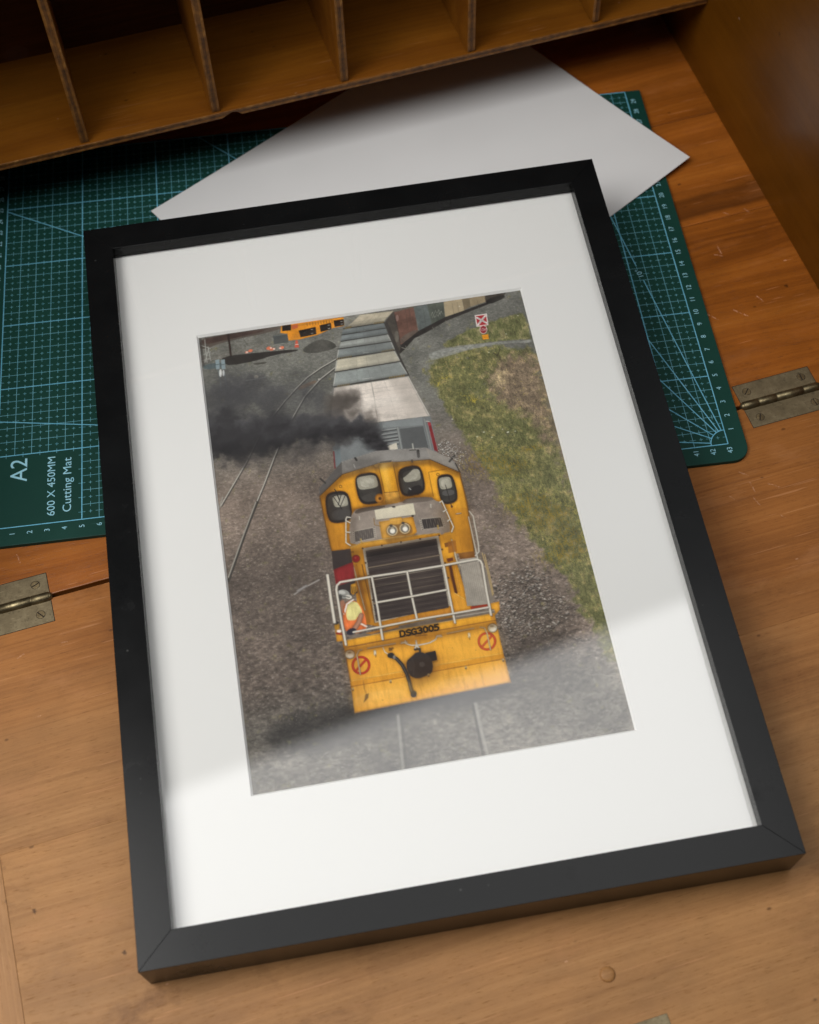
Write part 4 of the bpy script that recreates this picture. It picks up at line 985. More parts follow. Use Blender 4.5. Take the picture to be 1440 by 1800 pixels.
('s',[(9.682,1.304),(10.99,1.291),(11.061,1.702),(9.642,1.716)],(96,96,94),0.25,4),
('s',[(9.649,1.745),(11.041,1.735),(11.172,2.238),(9.613,2.234)],(96,96,94),0.25,4),
('s',[(9.611,2.297),(11.189,2.314),(11.293,2.881),(9.566,2.89)],(96,96,94),0.25,4),
('s',[(9.551,2.987),(11.247,2.982),(11.47,3.729),(9.531,3.76)],(96,96,94),0.25,4),
('s',[(9.525,3.849),(11.47,3.819),(11.757,4.696),(9.544,4.745)],(96,96,94),0.25,4),
('p',[(6.98,7.65),(9.597,7.678),(12.498,7.791),(12.554,7.887),(12.55,10.175),(9.732,9.584),(6.786,10.056)],(112,115,115),1,0,0.1,None,None),
('p',[(9.737,7.72),(12.066,7.756),(12.029,8.307),(9.755,8.066)],(124,128,128),1,0,0.06,None,None),
('p',[(10.66,8.315),(12.004,8.37),(12.062,9.878),(10.639,9.681)],(84,85,85),1,0,0.06,None,None),
('l',[(9.654,8.244),(10.599,8.244)],0.098,(148,150,148),1),
('l',[(9.639,8.343),(10.583,8.344)],0.056,(66,66,66),1),
('l',[(9.615,8.492),(10.559,8.492)],0.098,(148,150,148),1),
('l',[(9.6,8.591),(10.543,8.591)],0.056,(66,66,66),1),
('l',[(9.576,8.739),(10.518,8.74)],0.098,(148,150,148),1),
('l',[(9.561,8.838),(10.502,8.839)],0.056,(66,66,66),1),
('l',[(9.544,8.945),(10.485,8.946)],0.098,(148,150,148),1),
('l',[(9.529,9.043),(10.469,9.044)],0.056,(66,66,66),1),
('l',[(9.505,9.191),(10.445,9.192)],0.098,(148,150,148),1),
('l',[(9.49,9.289),(10.429,9.29)],0.056,(66,66,66),1),
('l',[(10.568,8.213),(10.557,9.607)],0.14,(138,140,138),1),
('l',[(12.15,7.9),(12.195,9.944)],0.154,(130,132,130),1),
('p',[(12.304,8.151),(12.47,8.198),(12.548,10.191),(12.355,10.056)],(152,52,58),1,0,0.05,None,None),
('l',[(12.216,8.067),(12.404,8.118)],0.056,(200,190,180),1),
('p',[(9.812,9.305),(10.337,9.189),(10.34,9.61),(9.767,9.591)],(196,188,172),1,0,0.05,None,None),
('p',[(6.747,8.795),(7.158,8.701),(7.089,9.944),(6.693,10.205)],(104,112,114),1,0,0.05,None,None),
('l',[(6.758,9.133),(6.679,10.203)],0.07,(120,48,50),1),
('l',[(16.769,1.295),(16.692,3.148)],0.045,(90,88,82),0.6),
('p',[(16.371,1.3),(17.098,1.306),(17.032,2.144),(16.316,2.139)],(222,214,208),1,0,0,None,None),
('p',[(16.423,1.369),(17.036,1.374),(16.979,2.085),(16.383,2.083)],(158,42,48),1,0,0.03,None,None),
('l',[(16.463,1.496),(16.966,1.984)],0.126,(228,222,216),1),
('l',[(16.973,1.452),(16.427,2.022)],0.126,(228,222,216),1),
('l',[(16.53,1.568),(16.9,1.913)],0.03,(120,100,100),0.7),
('l',[(16.907,1.539),(16.508,1.939)],0.03,(120,100,100),0.7),
('p',[(16.907,2.455),(16.794,2.67),(16.612,2.733),(16.466,2.609),(16.441,2.369),(16.553,2.154),(16.736,2.09),(16.883,2.215)],(222,212,206),1,0,0,None,None),
('p',[(16.876,2.449),(16.778,2.639),(16.619,2.695),(16.493,2.586),(16.472,2.375),(16.57,2.184),(16.729,2.128),(16.856,2.237)],(132,36,42),1,0,0,None,None),
('l',[(16.59,2.308),(16.535,2.298),(16.515,2.363),(16.569,2.412),(16.549,2.477),(16.495,2.467)],0.024,(230,215,210),1),
('l',[(16.613,2.312),(16.69,2.327),(16.652,2.32),(16.617,2.499)],0.024,(230,215,210),1),
('l',[(16.704,2.339),(16.766,2.351),(16.735,2.511),(16.673,2.5),(16.704,2.339)],0.024,(230,215,210),1),
('l',[(16.764,2.527),(16.799,2.347),(16.852,2.366),(16.837,2.442),(16.781,2.442)],0.024,(230,215,210),1),
('p',[(16.512,2.793),(16.889,2.794),(16.865,3.121),(16.514,3.115)],(224,146,36),1,0,0.05,None,None),
('l',[(16.554,2.908),(16.836,2.902)],0.022,(90,60,30),0.6),
('l',[(16.553,2.995),(16.833,2.998)],0.022,(90,60,30),0.6),
('p',[(15.629,0.504),(15.625,0.515),(15.616,0.523),(15.605,0.527),(15.592,0.527),(15.581,0.523),(15.572,0.515),(15.567,0.504),(15.566,0.492),(15.571,0.482),(15.579,0.474),(15.591,0.469),(15.603,0.469),(15.615,0.474),(15.624,0.482),(15.629,0.493)],(225,222,205),1,0,0.05,None,None),
('p',[(17.961,2.973),(17.956,2.983),(17.948,2.991),(17.936,2.995),(17.924,2.995),(17.913,2.991),(17.904,2.983),(17.899,2.973),(17.899,2.961),(17.903,2.951),(17.912,2.943),(17.923,2.939),(17.935,2.939),(17.947,2.943),(17.956,2.951),(17.96,2.962)],(225,222,205),1,0,0.05,None,None),
('p',[(16.704,4.068),(16.7,4.079),(16.691,4.086),(16.68,4.091),(16.668,4.091),(16.657,4.086),(16.648,4.078),(16.643,4.068),(16.643,4.057),(16.647,4.047),(16.655,4.039),(16.667,4.035),(16.679,4.035),(16.69,4.039),(16.699,4.047),(16.704,4.057)],(225,222,205),1,0,0.05,None,None),
('p',[(18.926,1.795),(18.921,1.805),(18.912,1.813),(18.901,1.818),(18.888,1.818),(18.877,1.813),(18.868,1.805),(18.863,1.794),(18.863,1.783),(18.868,1.773),(18.877,1.765),(18.888,1.76),(18.9,1.76),(18.912,1.765),(18.921,1.773),(18.925,1.783)],(225,222,205),1,0,0.05,None,None),
('l',[(16.933,4.159),(17.127,4.386),(17.373,3.951)],0.03,(60,48,42),1),
('l',[(17.242,4.407),(17.285,4.989),(17.173,5.348)],0.03,(66,52,46),0.7),
('p',[(16.744,9.599),(16.74,9.617),(16.725,9.634),(16.701,9.649),(16.672,9.659),(16.643,9.662),(16.617,9.658),(16.599,9.648),(16.592,9.633),(16.596,9.615),(16.611,9.597),(16.635,9.583),(16.663,9.573),(16.693,9.569),(16.718,9.573),(16.736,9.584)],(205,205,185),0.9,0,0.05,None,None),
('p',[(15.389,9.36),(15.386,9.374),(15.374,9.389),(15.355,9.401),(15.332,9.408),(15.309,9.411),(15.288,9.408),(15.274,9.4),(15.268,9.388),(15.271,9.373),(15.283,9.359),(15.301,9.347),(15.324,9.339),(15.348,9.337),(15.368,9.34),(15.383,9.348)],(205,205,185),0.9,0,0.05,None,None),
('p',[(14.954,9.581),(14.951,9.594),(14.941,9.606),(14.924,9.617),(14.904,9.624),(14.884,9.626),(14.866,9.623),(14.853,9.616),(14.848,9.605),(14.851,9.593),(14.861,9.581),(14.877,9.57),(14.897,9.563),(14.918,9.561),(14.936,9.564),(14.948,9.571)],(205,205,185),0.9,0,0.05,None,None),
('p',[(15.763,9.772),(15.76,9.785),(15.75,9.797),(15.734,9.808),(15.714,9.814),(15.693,9.817),(15.675,9.814),(15.663,9.807),(15.657,9.796),(15.66,9.784),(15.67,9.772),(15.687,9.761),(15.707,9.754),(15.727,9.752),(15.745,9.755),(15.758,9.762)],(205,205,185),0.9,0,0.05,None,None),
('p',[(17.135,9.619),(17.132,9.629),(17.123,9.64),(17.109,9.649),(17.092,9.655),(17.074,9.657),(17.059,9.654),(17.048,9.648),(17.044,9.639),(17.046,9.629),(17.055,9.618),(17.069,9.609),(17.087,9.603),(17.104,9.601),(17.119,9.603),(17.13,9.61)],(205,205,185),0.9,0,0.05,None,None),
('p',[(16.454,9.36),(16.452,9.371),(16.443,9.382),(16.429,9.391),(16.411,9.397),(16.394,9.399),(16.378,9.396),(16.368,9.39),(16.363,9.381),(16.365,9.37),(16.374,9.36),(16.389,9.351),(16.406,9.345),(16.423,9.343),(16.439,9.345),(16.45,9.351)],(205,205,185),0.9,0,0.05,None,None),
('p',[(13.784,8.194),(13.781,8.207),(13.771,8.219),(13.755,8.23),(13.735,8.237),(13.714,8.239),(13.696,8.236),(13.683,8.229),(13.678,8.218),(13.68,8.206),(13.691,8.193),(13.707,8.182),(13.727,8.175),(13.748,8.173),(13.766,8.176),(13.779,8.183)],(205,205,185),0.9,0,0.05,None,None),
('p',[(13.906,9.799),(13.904,9.809),(13.895,9.82),(13.881,9.829),(13.864,9.835),(13.847,9.837),(13.831,9.834),(13.821,9.828),(13.816,9.819),(13.818,9.809),(13.827,9.798),(13.841,9.789),(13.858,9.783),(13.875,9.781),(13.891,9.784),(13.902,9.79)],(205,205,185),0.9,0,0.05,None,None),
('smoke',),
('p',[(5.578,11.812),(7.027,10.655),(9.133,10.307),(12.01,10.58),(13.488,11.682),(13.542,13.628),(13.36,16.676),(12.494,16.645),(9.693,16.656),(6.817,15.386),(5.745,15.302),(5.636,13.482)],(224,157,42),1,0,0.05,(196,132,36),[(8.997,11.174),(7.137,15.599)]),
('p',[(5.625,11.345),(6.351,10.608),(7.1,9.867),(9.095,9.512),(10.373,9.629),(11.904,9.791),(13.103,10.702),(13.367,11.029),(13.485,11.7),(12.007,10.598),(9.13,10.325),(7.024,10.673),(5.575,11.83)],(122,118,113),1,0,0.16,None,None),
('p',[(5.575,11.83),(5.625,11.345),(6.351,10.608),(7.1,9.867),(7.024,10.673)],(84,80,77),1,0,0.1,None,None),
('p',[(11.904,9.791),(13.103,10.702),(13.488,11.682),(12.007,10.598)],(138,132,124),1,0,0.14,None,None),
('l',[(5.575,11.83),(7.024,10.673),(9.13,10.325),(12.007,10.598),(13.485,11.7)],0.039,(74,60,44),1),
('l',[(7.094,9.904),(9.092,9.53),(11.901,9.809)],0.032,(160,156,150),0.7),
('l',[(11.22,9.422),(11.194,9.814)],0.095,(170,168,160),1),
('l',[(11.445,9.916),(11.411,10.304)],0.158,(46,42,40),1),
('l',[(10.993,9.806),(11.328,9.838)],0.063,(60,56,52),1),
('l',[(7.743,10.16),(7.788,10.401)],0.071,(190,186,178),1),
('l',[(7.882,9.764),(7.941,9.915)],0.11,(50,46,44),1),
('l',[(13.062,10.928),(13.41,10.57)],0.11,(70,66,62),1),
('l',[(13.198,10.625),(13.416,10.758)],0.079,(110,106,100),1),
('l',[(5.771,10.736),(6.008,11.055)],0.095,(62,58,54),1),
('l',[(13.358,11.074),(13.515,11.751)],0.055,(50,46,44),1),
('l',[(11.004,10.465),(11.003,10.568)],0.11,(50,40,30),1),
('l',[(13.485,11.7),(13.542,13.628),(13.364,16.659)],0.063,(120,84,36),1),
('l',[(5.588,11.85),(5.651,13.485),(5.747,15.285)],0.055,(120,84,36),1),
('p',[(11.788,11.396),(12.864,11.357),(13.414,11.733),(13.461,13.974),(12.617,13.824),(12.065,13.365),(11.78,12.952)],(230,164,46),1,0,0.04,None,None),
('l',[(13.414,11.733),(12.903,11.364),(11.788,11.396),(11.78,12.952)],0.032,(160,104,30),1),
('p',[(5.812,12.258),(5.927,11.797),(6.244,11.653),(6.524,11.662),(6.803,11.672),(7.119,11.837),(7.228,12.302),(7.231,12.71),(7.235,13.115),(7.13,13.567),(6.803,13.709),(6.511,13.702),(6.22,13.695),(5.895,13.536),(5.795,13.076),(5.804,12.668)],(150,100,34),1,1,0.05,None,None),
('p',[(5.84,12.274),(5.95,11.832),(6.255,11.693),(6.523,11.702),(6.792,11.711),(7.095,11.87),(7.2,12.317),(7.204,12.709),(7.208,13.099),(7.106,13.533),(6.792,13.67),(6.512,13.664),(6.231,13.657),(5.919,13.503),(5.823,13.061),(5.831,12.669)],(38,33,31),1,1,0.05,None,None),
('p',[(5.935,12.333),(6.03,11.952),(6.292,11.833),(6.523,11.841),(6.753,11.849),(7.014,11.985),(7.104,12.369),(7.108,12.706),(7.111,13.042),(7.024,13.415),(6.754,13.534),(6.512,13.528),(6.271,13.522),(6.002,13.39),(5.92,13.009),(5.927,12.672)],(60,56,52),1,1,0.25,None,None),
('p',[(6.256,12.151),(6.295,12.013),(6.44,11.968),(6.64,11.969),(6.839,11.97),(6.991,12.017),(7.051,12.156),(7.064,12.34),(7.077,12.524),(7.037,12.661),(6.892,12.706),(6.694,12.704),(6.496,12.703),(6.344,12.656),(6.284,12.519),(6.27,12.335)],(148,143,128),1,1,0.18,None,None),
('p',[(6.369,12.078),(6.926,12.082),(6.963,12.596),(6.408,12.593)],(172,167,152),0.6,1,0.35,None,None),
('p',[(7.617,11.413),(7.707,10.95),(8.021,10.794),(8.305,10.793),(8.589,10.792),(8.915,10.949),(9.038,11.423),(9.052,11.842),(9.066,12.258),(8.975,12.721),(8.661,12.866),(8.377,12.857),(8.093,12.848),(7.768,12.687),(7.646,12.228),(7.631,11.821)],(150,100,34),1,1,0.05,None,None),
('p',[(7.645,11.429),(7.731,10.984),(8.033,10.834),(8.307,10.833),(8.58,10.832),(8.893,10.983),(9.011,11.439),(9.024,11.841),(9.038,12.242),(8.951,12.687),(8.649,12.827),(8.376,12.818),(8.103,12.809),(7.79,12.654),(7.672,12.213),(7.659,11.822)],(38,33,31),1,1,0.05,None,None),
('p',[(7.742,11.485),(7.817,11.103),(8.077,10.974),(8.311,10.974),(8.546,10.973),(8.815,11.103),(8.917,11.494),(8.929,11.84),(8.941,12.185),(8.866,12.568),(8.606,12.688),(8.371,12.681),(8.136,12.673),(7.867,12.54),(7.766,12.16),(7.754,11.823)],(60,56,52),1,1,0.25,None,None),
('p',[(7.748,11.212),(7.812,11.051),(8.021,10.999),(8.301,11.003),(8.582,11.007),(8.795,11.063),(8.874,11.221),(8.885,11.431),(8.897,11.64),(8.834,11.796),(8.624,11.85),(8.34,11.852),(8.056,11.854),(7.842,11.802),(7.765,11.642),(7.757,11.427)],(148,143,128),1,1,0.18,None,None),
('p',[(7.915,11.126),(8.699,11.137),(8.732,11.722),(7.937,11.728)],(172,167,152),0.6,1,0.35,None,None),
('p',[(10.032,11.401),(10.155,10.954),(10.48,10.796),(10.765,10.787),(11.049,10.779),(11.37,10.917),(11.477,11.356),(11.477,11.747),(11.477,12.136),(11.365,12.575),(11.028,12.731),(10.729,12.741),(10.43,12.751),(10.1,12.618),(10.003,12.184),(10.018,11.794)],(150,100,34),1,1,0.05,None,None),
('p',[(10.06,11.415),(10.178,10.985),(10.491,10.834),(10.764,10.825),(11.038,10.817),(11.346,10.95),(11.449,11.372),(11.449,11.748),(11.449,12.122),(11.341,12.544),(11.018,12.694),(10.73,12.704),(10.442,12.714),(10.124,12.585),(10.032,12.168),(10.046,11.793)],(38,33,31),1,1,0.05,None,None),
('p',[(10.156,11.465),(10.258,11.096),(10.527,10.965),(10.762,10.958),(10.997,10.951),(11.262,11.066),(11.35,11.428),(11.351,11.751),(11.351,12.072),(11.258,12.436),(10.98,12.565),(10.732,12.574),(10.485,12.582),(10.211,12.472),(10.132,12.113),(10.144,11.789)],(60,56,52),1,1,0.25,None,None),
('p',[(10.33,11.309),(10.391,11.172),(10.574,11.109),(10.82,11.084),(11.065,11.058),(11.249,11.088),(11.308,11.229),(11.305,11.425),(11.301,11.621),(11.239,11.768),(11.057,11.819),(10.816,11.822),(10.576,11.825),(10.395,11.784),(10.333,11.655),(10.332,11.482)],(148,143,128),1,1,0.18,None,None),
('p',[(10.476,11.231),(11.163,11.159),(11.154,11.707),(10.48,11.715)],(172,167,152),0.6,1,0.35,None,None),
('p',[(12.11,12.24),(12.19,11.794),(12.418,11.654),(12.621,11.662),(12.823,11.671),(13.051,11.822),(13.13,12.249),(13.134,12.625),(13.137,12.998),(13.062,13.421),(12.828,13.575),(12.62,13.589),(12.412,13.602),(12.178,13.47),(12.104,13.033),(12.107,12.638)],(150,100,34),1,1,0.05,None,None),
('p',[(12.13,12.255),(12.206,11.827),(12.426,11.691),(12.621,11.7),(12.815,11.708),(13.035,11.853),(13.111,12.264),(13.114,12.625),(13.117,12.984),(13.045,13.391),(12.82,13.539),(12.62,13.552),(12.42,13.565),(12.195,13.438),(12.124,13.017),(12.127,12.637)],(38,33,31),1,1,0.05,None,None),
('p',[(12.199,12.308),(12.265,11.94),(12.454,11.824),(12.62,11.831),(12.787,11.838),(12.976,11.963),(13.042,12.316),(13.045,12.626),(13.047,12.935),(12.986,13.285),(12.793,13.413),(12.62,13.424),(12.447,13.435),(12.255,13.326),(12.193,12.963),(12.196,12.636)],(60,56,52),1,1,0.25,None,None),
('p',[(12.238,12.041),(12.282,11.897),(12.412,11.854),(12.585,11.862),(12.758,11.869),(12.887,11.921),(12.931,12.062),(12.932,12.245),(12.932,12.429),(12.889,12.567),(12.759,12.615),(12.585,12.618),(12.411,12.621),(12.28,12.575),(12.237,12.43),(12.237,12.236)],(148,143,128),1,1,0.18,None,None),
('p',[(12.343,11.964),(12.827,11.986),(12.829,12.5),(12.341,12.509)],(172,167,152),0.6,1,0.35,None,None),
('l',[(6.759,11.968),(6.516,12.56)],0.039,(36,32,30),1),
('l',[(6.319,11.98),(6.646,12.764),(6.672,12.858)],0.039,(36,32,30),1),
('l',[(6.992,12.009),(6.619,12.669)],0.039,(36,32,30),1),
('p',[(10.226,11.024),(11.128,10.925),(10.479,11.439),(10.177,11.569)],(38,33,31),0.8,1,0.05,None,None),
('p',[(10.594,12.194),(11.26,12.038),(11.231,12.673),(10.288,12.596)],(34,30,30),0.8,2,0.05,None,None),
('l',[(10.552,12.205),(10.615,12.308)],0.063,(170,168,165),1),
('p',[(12.306,12.682),(12.979,12.711),(12.953,13.07),(12.282,13.042)],(88,86,84),0.8,1,0.05,None,None),
('p',[(6.041,12.837),(7.148,12.853),(7.097,13.473),(6.11,13.477)],(72,68,66),0.6,2,0.05,None,None),
('p',[(7.885,12.168),(8.844,12.156),(8.884,12.664),(7.896,12.624)],(70,66,62),0.6,2,0.05,None,None),
('l',[(12.563,12.363),(12.649,13.649),(12.656,13.831)],0.039,(50,44,40),1),
('p',[(12.73,13.772),(12.72,13.798),(12.703,13.818),(12.68,13.829),(12.656,13.831),(12.633,13.821),(12.616,13.802),(12.607,13.777),(12.607,13.75),(12.616,13.724),(12.634,13.704),(12.656,13.692),(12.681,13.691),(12.703,13.701),(12.721,13.719),(12.73,13.744)],(70,40,34),1,0,0.05,None,None),
('l',[(6.46,11.549),(6.519,11.696),(6.631,12.309)],0.055,(38,33,31),1),
('l',[(6.882,11.441),(6.877,11.461),(6.867,11.479),(6.854,11.494),(6.837,11.504),(6.819,11.509),(6.801,11.509),(6.783,11.503),(6.767,11.492),(6.755,11.476),(6.746,11.458),(6.742,11.437),(6.742,11.416),(6.747,11.395),(6.757,11.377),(6.771,11.362),(6.787,11.352),(6.805,11.347),(6.824,11.348),(6.842,11.354),(6.857,11.365),(6.87,11.38),(6.879,11.399),(6.883,11.42),(6.882,11.441)],0.032,(110,80,34),1),
('l',[(12.347,11.644),(12.34,11.664),(12.33,11.682),(12.316,11.697),(12.299,11.707),(12.281,11.712),(12.262,11.712),(12.245,11.706),(12.229,11.695),(12.217,11.679),(12.209,11.661),(12.205,11.64),(12.206,11.619),(12.213,11.598),(12.223,11.58),(12.237,11.565),(12.254,11.555),(12.272,11.55),(12.291,11.551),(12.308,11.557),(12.324,11.568),(12.336,11.583),(12.344,11.602),(12.348,11.622),(12.347,11.644)],0.032,(110,80,34),1),
('p',[(9.098,10.319),(9.932,10.357),(9.941,12.279),(9.152,12.23)],(232,170,46),1,0,0.04,(214,148,36),[(8.997,11.174),(10.09,11.369)]),
('l',[(9.098,10.319),(9.152,12.23),(9.121,13.023)],0.039,(140,92,30),1),
('l',[(9.929,10.375),(9.941,12.279),(9.956,13.063)],0.039,(120,80,30),1),
('p',[(9.136,12.227),(9.941,12.279),(9.954,13.08),(9.114,13.067)],(198,146,62),1,0,0.3,None,None),
('l',[(9.133,12.245),(9.938,12.297)],0.032,(110,76,30),1),
('p',[(9.222,10.248),(9.868,10.252),(9.863,10.382),(9.166,10.35)],(52,46,40),1,0,0.05,None,None),
('p',[(9.086,12.591),(9.049,12.699),(8.979,12.783),(8.887,12.832),(8.786,12.837),(8.691,12.797),(8.618,12.719),(8.578,12.615),(8.575,12.5),(8.612,12.392),(8.682,12.307),(8.775,12.258),(8.877,12.253),(8.971,12.293),(9.044,12.371),(9.085,12.476)],(176,116,36),1,0,0.05,None,None),
('p',[(9.017,12.579),(8.99,12.657),(8.939,12.719),(8.871,12.754),(8.798,12.757),(8.729,12.729),(8.676,12.672),(8.647,12.596),(8.645,12.512),(8.672,12.434),(8.723,12.372),(8.79,12.337),(8.864,12.333),(8.933,12.362),(8.986,12.419),(9.015,12.495)],(206,140,52),1,0,0.05,None,None),
('p',[(8.929,12.581),(8.917,12.617),(8.893,12.645),(8.862,12.661),(8.829,12.663),(8.797,12.65),(8.773,12.624),(8.759,12.589),(8.759,12.551),(8.771,12.515),(8.794,12.487),(8.825,12.47),(8.859,12.469),(8.89,12.482),(8.915,12.508),(8.928,12.543)],(84,56,26),1,0,0.05,None,None),
('p',[(7.282,13.129),(7.489,12.958),(9.029,13.006),(9.981,13.013),(10.329,12.83),(11.664,12.932),(11.811,13.23),(12.177,13.403),(12.442,15.307),(11.785,15.384),(10.068,15.345),(8.689,15.155),(6.804,15.209),(6.843,14.406),(7.059,13.466)],(136,124,114),1,1,0.18,None,None),
('p',[(7.348,13.113),(7.766,12.963),(9.029,13.006),(9.04,13.189),(7.884,13.235),(7.36,13.295)],(70,62,56),0.8,1,0.05,None,None),
('p',[(9.983,12.995),(10.336,12.786),(11.661,12.949),(11.811,13.23),(10.12,13.128)],(96,86,78),0.8,1,0.05,None,None),
('l',[(7.549,13.463),(7.533,13.675)],0.063,(200,194,180),1),
('l',[(11.549,13.409),(11.528,13.621)],0.063,(200,194,180),1),
('p',[(8.439,13.226),(10.604,13.178),(10.607,13.916),(8.437,13.853)],(204,195,172),1,0,0.08,None,None),
('l',[(8.437,13.853),(10.607,13.916)],0.032,(110,100,86),1),
('p',[(9.611,13.236),(9.6,13.255),(9.575,13.268),(9.541,13.274),(9.502,13.271),(9.464,13.26),(9.434,13.243),(9.415,13.222),(9.41,13.2),(9.421,13.182),(9.446,13.168),(9.48,13.163),(9.519,13.166),(9.557,13.176),(9.587,13.194),(9.606,13.214)],(50,44,40),1,0,0.05,None,None),
('p',[(7.031,14.298),(8.311,14.258),(8.281,14.96),(6.971,15.028)],(160,150,138),1,0,0.05,None,None),
('p',[(7.157,14.352),(8.183,14.305),(8.153,14.908),(7.102,14.98)],(56,50,48),1,0,0.05,None,None),
('l',[(7.271,14.347),(7.219,14.972)],0.032,(104,96,90),1),
('l',[(7.385,14.342),(7.335,14.964)],0.032,(104,96,90),1),
('l',[(7.499,14.337),(7.452,14.956)],0.032,(104,96,90),1),
('l',[(7.613,14.331),(7.569,14.948)],0.032,(104,96,90),1),
('l',[(7.727,14.326),(7.686,14.94)],0.032,(104,96,90),1),
('l',[(7.841,14.321),(7.802,14.932)],0.032,(104,96,90),1),
('l',[(7.955,14.316),(7.919,14.924)],0.032,(104,96,90),1),
('l',[(8.069,14.31),(8.036,14.916)],0.032,(104,96,90),1),
('p',[(7.124,14.337),(7.104,14.365),(7.073,14.359),(7.063,14.327),(7.082,14.299),(7.113,14.305)],(70,64,58),1,0,0.05,None,None),
('p',[(8.276,14.302),(8.256,14.329),(8.225,14.323),(8.214,14.291),(8.234,14.263),(8.265,14.269)],(70,64,58),1,0,0.05,None,None),
('p',[(7.113,14.469),(7.093,14.496),(7.063,14.491),(7.052,14.458),(7.071,14.431),(7.102,14.437)],(70,64,58),1,0,0.05,None,None),
('p',[(8.27,14.428),(8.25,14.455),(8.22,14.45),(8.209,14.417),(8.229,14.39),(8.259,14.396)],(70,64,58),1,0,0.05,None,None),
('p',[(7.102,14.601),(7.082,14.628),(7.052,14.623),(7.041,14.59),(7.06,14.563),(7.091,14.568)],(70,64,58),1,0,0.05,None,None),
('p',[(8.265,14.555),(8.245,14.582),(8.214,14.577),(8.204,14.544),(8.223,14.517),(8.254,14.522)],(70,64,58),1,0,0.05,None,None),
('p',[(7.091,14.732),(7.071,14.759),(7.041,14.754),(7.03,14.721),(7.05,14.694),(7.08,14.7)],(70,64,58),1,0,0.05,None,None),
('p',[(8.259,14.681),(8.239,14.708),(8.209,14.703),(8.198,14.67),(8.218,14.643),(8.249,14.649)],(70,64,58),1,0,0.05,None,None),
('p',[(7.08,14.863),(7.061,14.89),(7.03,14.885),(7.019,14.853),(7.039,14.826),(7.069,14.831)],(70,64,58),1,0,0.05,None,None),
('p',[(8.254,14.807),(8.234,14.834),(8.203,14.829),(8.193,14.796),(8.213,14.769),(8.243,14.775)],(70,64,58),1,0,0.05,None,None),
('p',[(7.069,14.994),(7.05,15.021),(7.019,15.016),(7.008,14.984),(7.028,14.957),(7.058,14.962)],(70,64,58),1,0,0.05,None,None),
('p',[(8.248,14.933),(8.229,14.96),(8.198,14.955),(8.187,14.922),(8.207,14.895),(8.238,14.901)],(70,64,58),1,0,0.05,None,None),
('p',[(10.75,14.191),(12.06,14.28),(12.129,14.951),(10.769,14.905)],(160,150,138),1,0,0.05,None,None),
('p',[(10.888,14.254),(11.938,14.317),(11.987,14.891),(10.896,14.866)],(56,50,48),1,0,0.05,None,None),
('l',[(11.005,14.261),(11.017,14.869)],0.032,(104,96,90),1),
('l',[(11.121,14.268),(11.139,14.872)],0.032,(104,96,90),1),
('l',[(11.238,14.275),(11.26,14.875)],0.032,(104,96,90),1),
('l',[(11.355,14.282),(11.381,14.878)],0.032,(104,96,90),1),
('l',[(11.471,14.289),(11.502,14.88)],0.032,(104,96,90),1),
('l',[(11.588,14.296),(11.623,14.883)],0.032,(104,96,90),1),
('l',[(11.704,14.303),(11.744,14.886)],0.032,(104,96,90),1),
('l',[(11.821,14.31),(11.865,14.889)],0.032,(104,96,90),1),
('p',[(10.848,14.236),(10.828,14.263),(10.797,14.258),(10.787,14.225),(10.807,14.198),(10.838,14.203)],(70,64,58),1,0,0.05,None,None),
('p',[(12.027,14.316),(12.007,14.343),(11.976,14.338),(11.966,14.305),(11.987,14.278),(12.018,14.284)],(70,64,58),1,0,0.05,None,None),
('p',[(10.852,14.365),(10.831,14.392),(10.801,14.387),(10.79,14.354),(10.811,14.327),(10.841,14.332)],(70,64,58),1,0,0.05,None,None),
('p',[(12.04,14.437),(12.019,14.464),(11.989,14.459),(11.979,14.426),(11.999,14.399),(12.03,14.405)],(70,64,58),1,0,0.05,None,None),
('p',[(10.855,14.493),(10.835,14.521),(10.804,14.515),(10.794,14.483),(10.814,14.455),(10.845,14.461)],(70,64,58),1,0,0.05,None,None),
('p',[(12.052,14.558),(12.032,14.585),(12.001,14.58),(11.991,14.547),(12.012,14.52),(12.042,14.525)],(70,64,58),1,0,0.05,None,None),
('p',[(10.859,14.622),(10.838,14.649),(10.808,14.644),(10.798,14.611),(10.818,14.584),(10.848,14.589)],(70,64,58),1,0,0.05,None,None),
('p',[(12.065,14.679),(12.044,14.706),(12.014,14.7),(12.004,14.668),(12.024,14.641),(12.055,14.646)],(70,64,58),1,0,0.05,None,None),
('p',[(10.862,14.75),(10.842,14.777),(10.811,14.772),(10.801,14.74),(10.821,14.712),(10.852,14.718)],(70,64,58),1,0,0.05,None,None),
('p',[(12.077,14.799),(12.057,14.826),(12.026,14.821),(12.016,14.788),(12.037,14.761),(12.067,14.767)],(70,64,58),1,0,0.05,None,None),
('p',[(10.866,14.878),(10.845,14.905),(10.815,14.9),(10.805,14.868),(10.825,14.841),(10.855,14.846)],(70,64,58),1,0,0.05,None,None),
('p',[(12.09,14.919),(12.069,14.947),(12.039,14.941),(12.029,14.909),(12.049,14.882),(12.08,14.887)],(70,64,58),1,0,0.05,None,None),
('p',[(8.559,13.982),(10.451,13.995),(10.508,14.965),(10.301,15.123),(8.85,15.131),(8.554,15.017)],(216,150,42),1,0,0.08,None,None),
('p',[(8.884,14.324),(10.24,14.315),(10.31,14.93),(10.116,15.055),(8.914,15.019)],(150,102,40),1,2,0.1,None,None),
('p',[(9.162,13.91),(9.833,13.913),(9.82,14.089),(9.162,14.062)],(226,164,54),1,0,0.05,None,None),
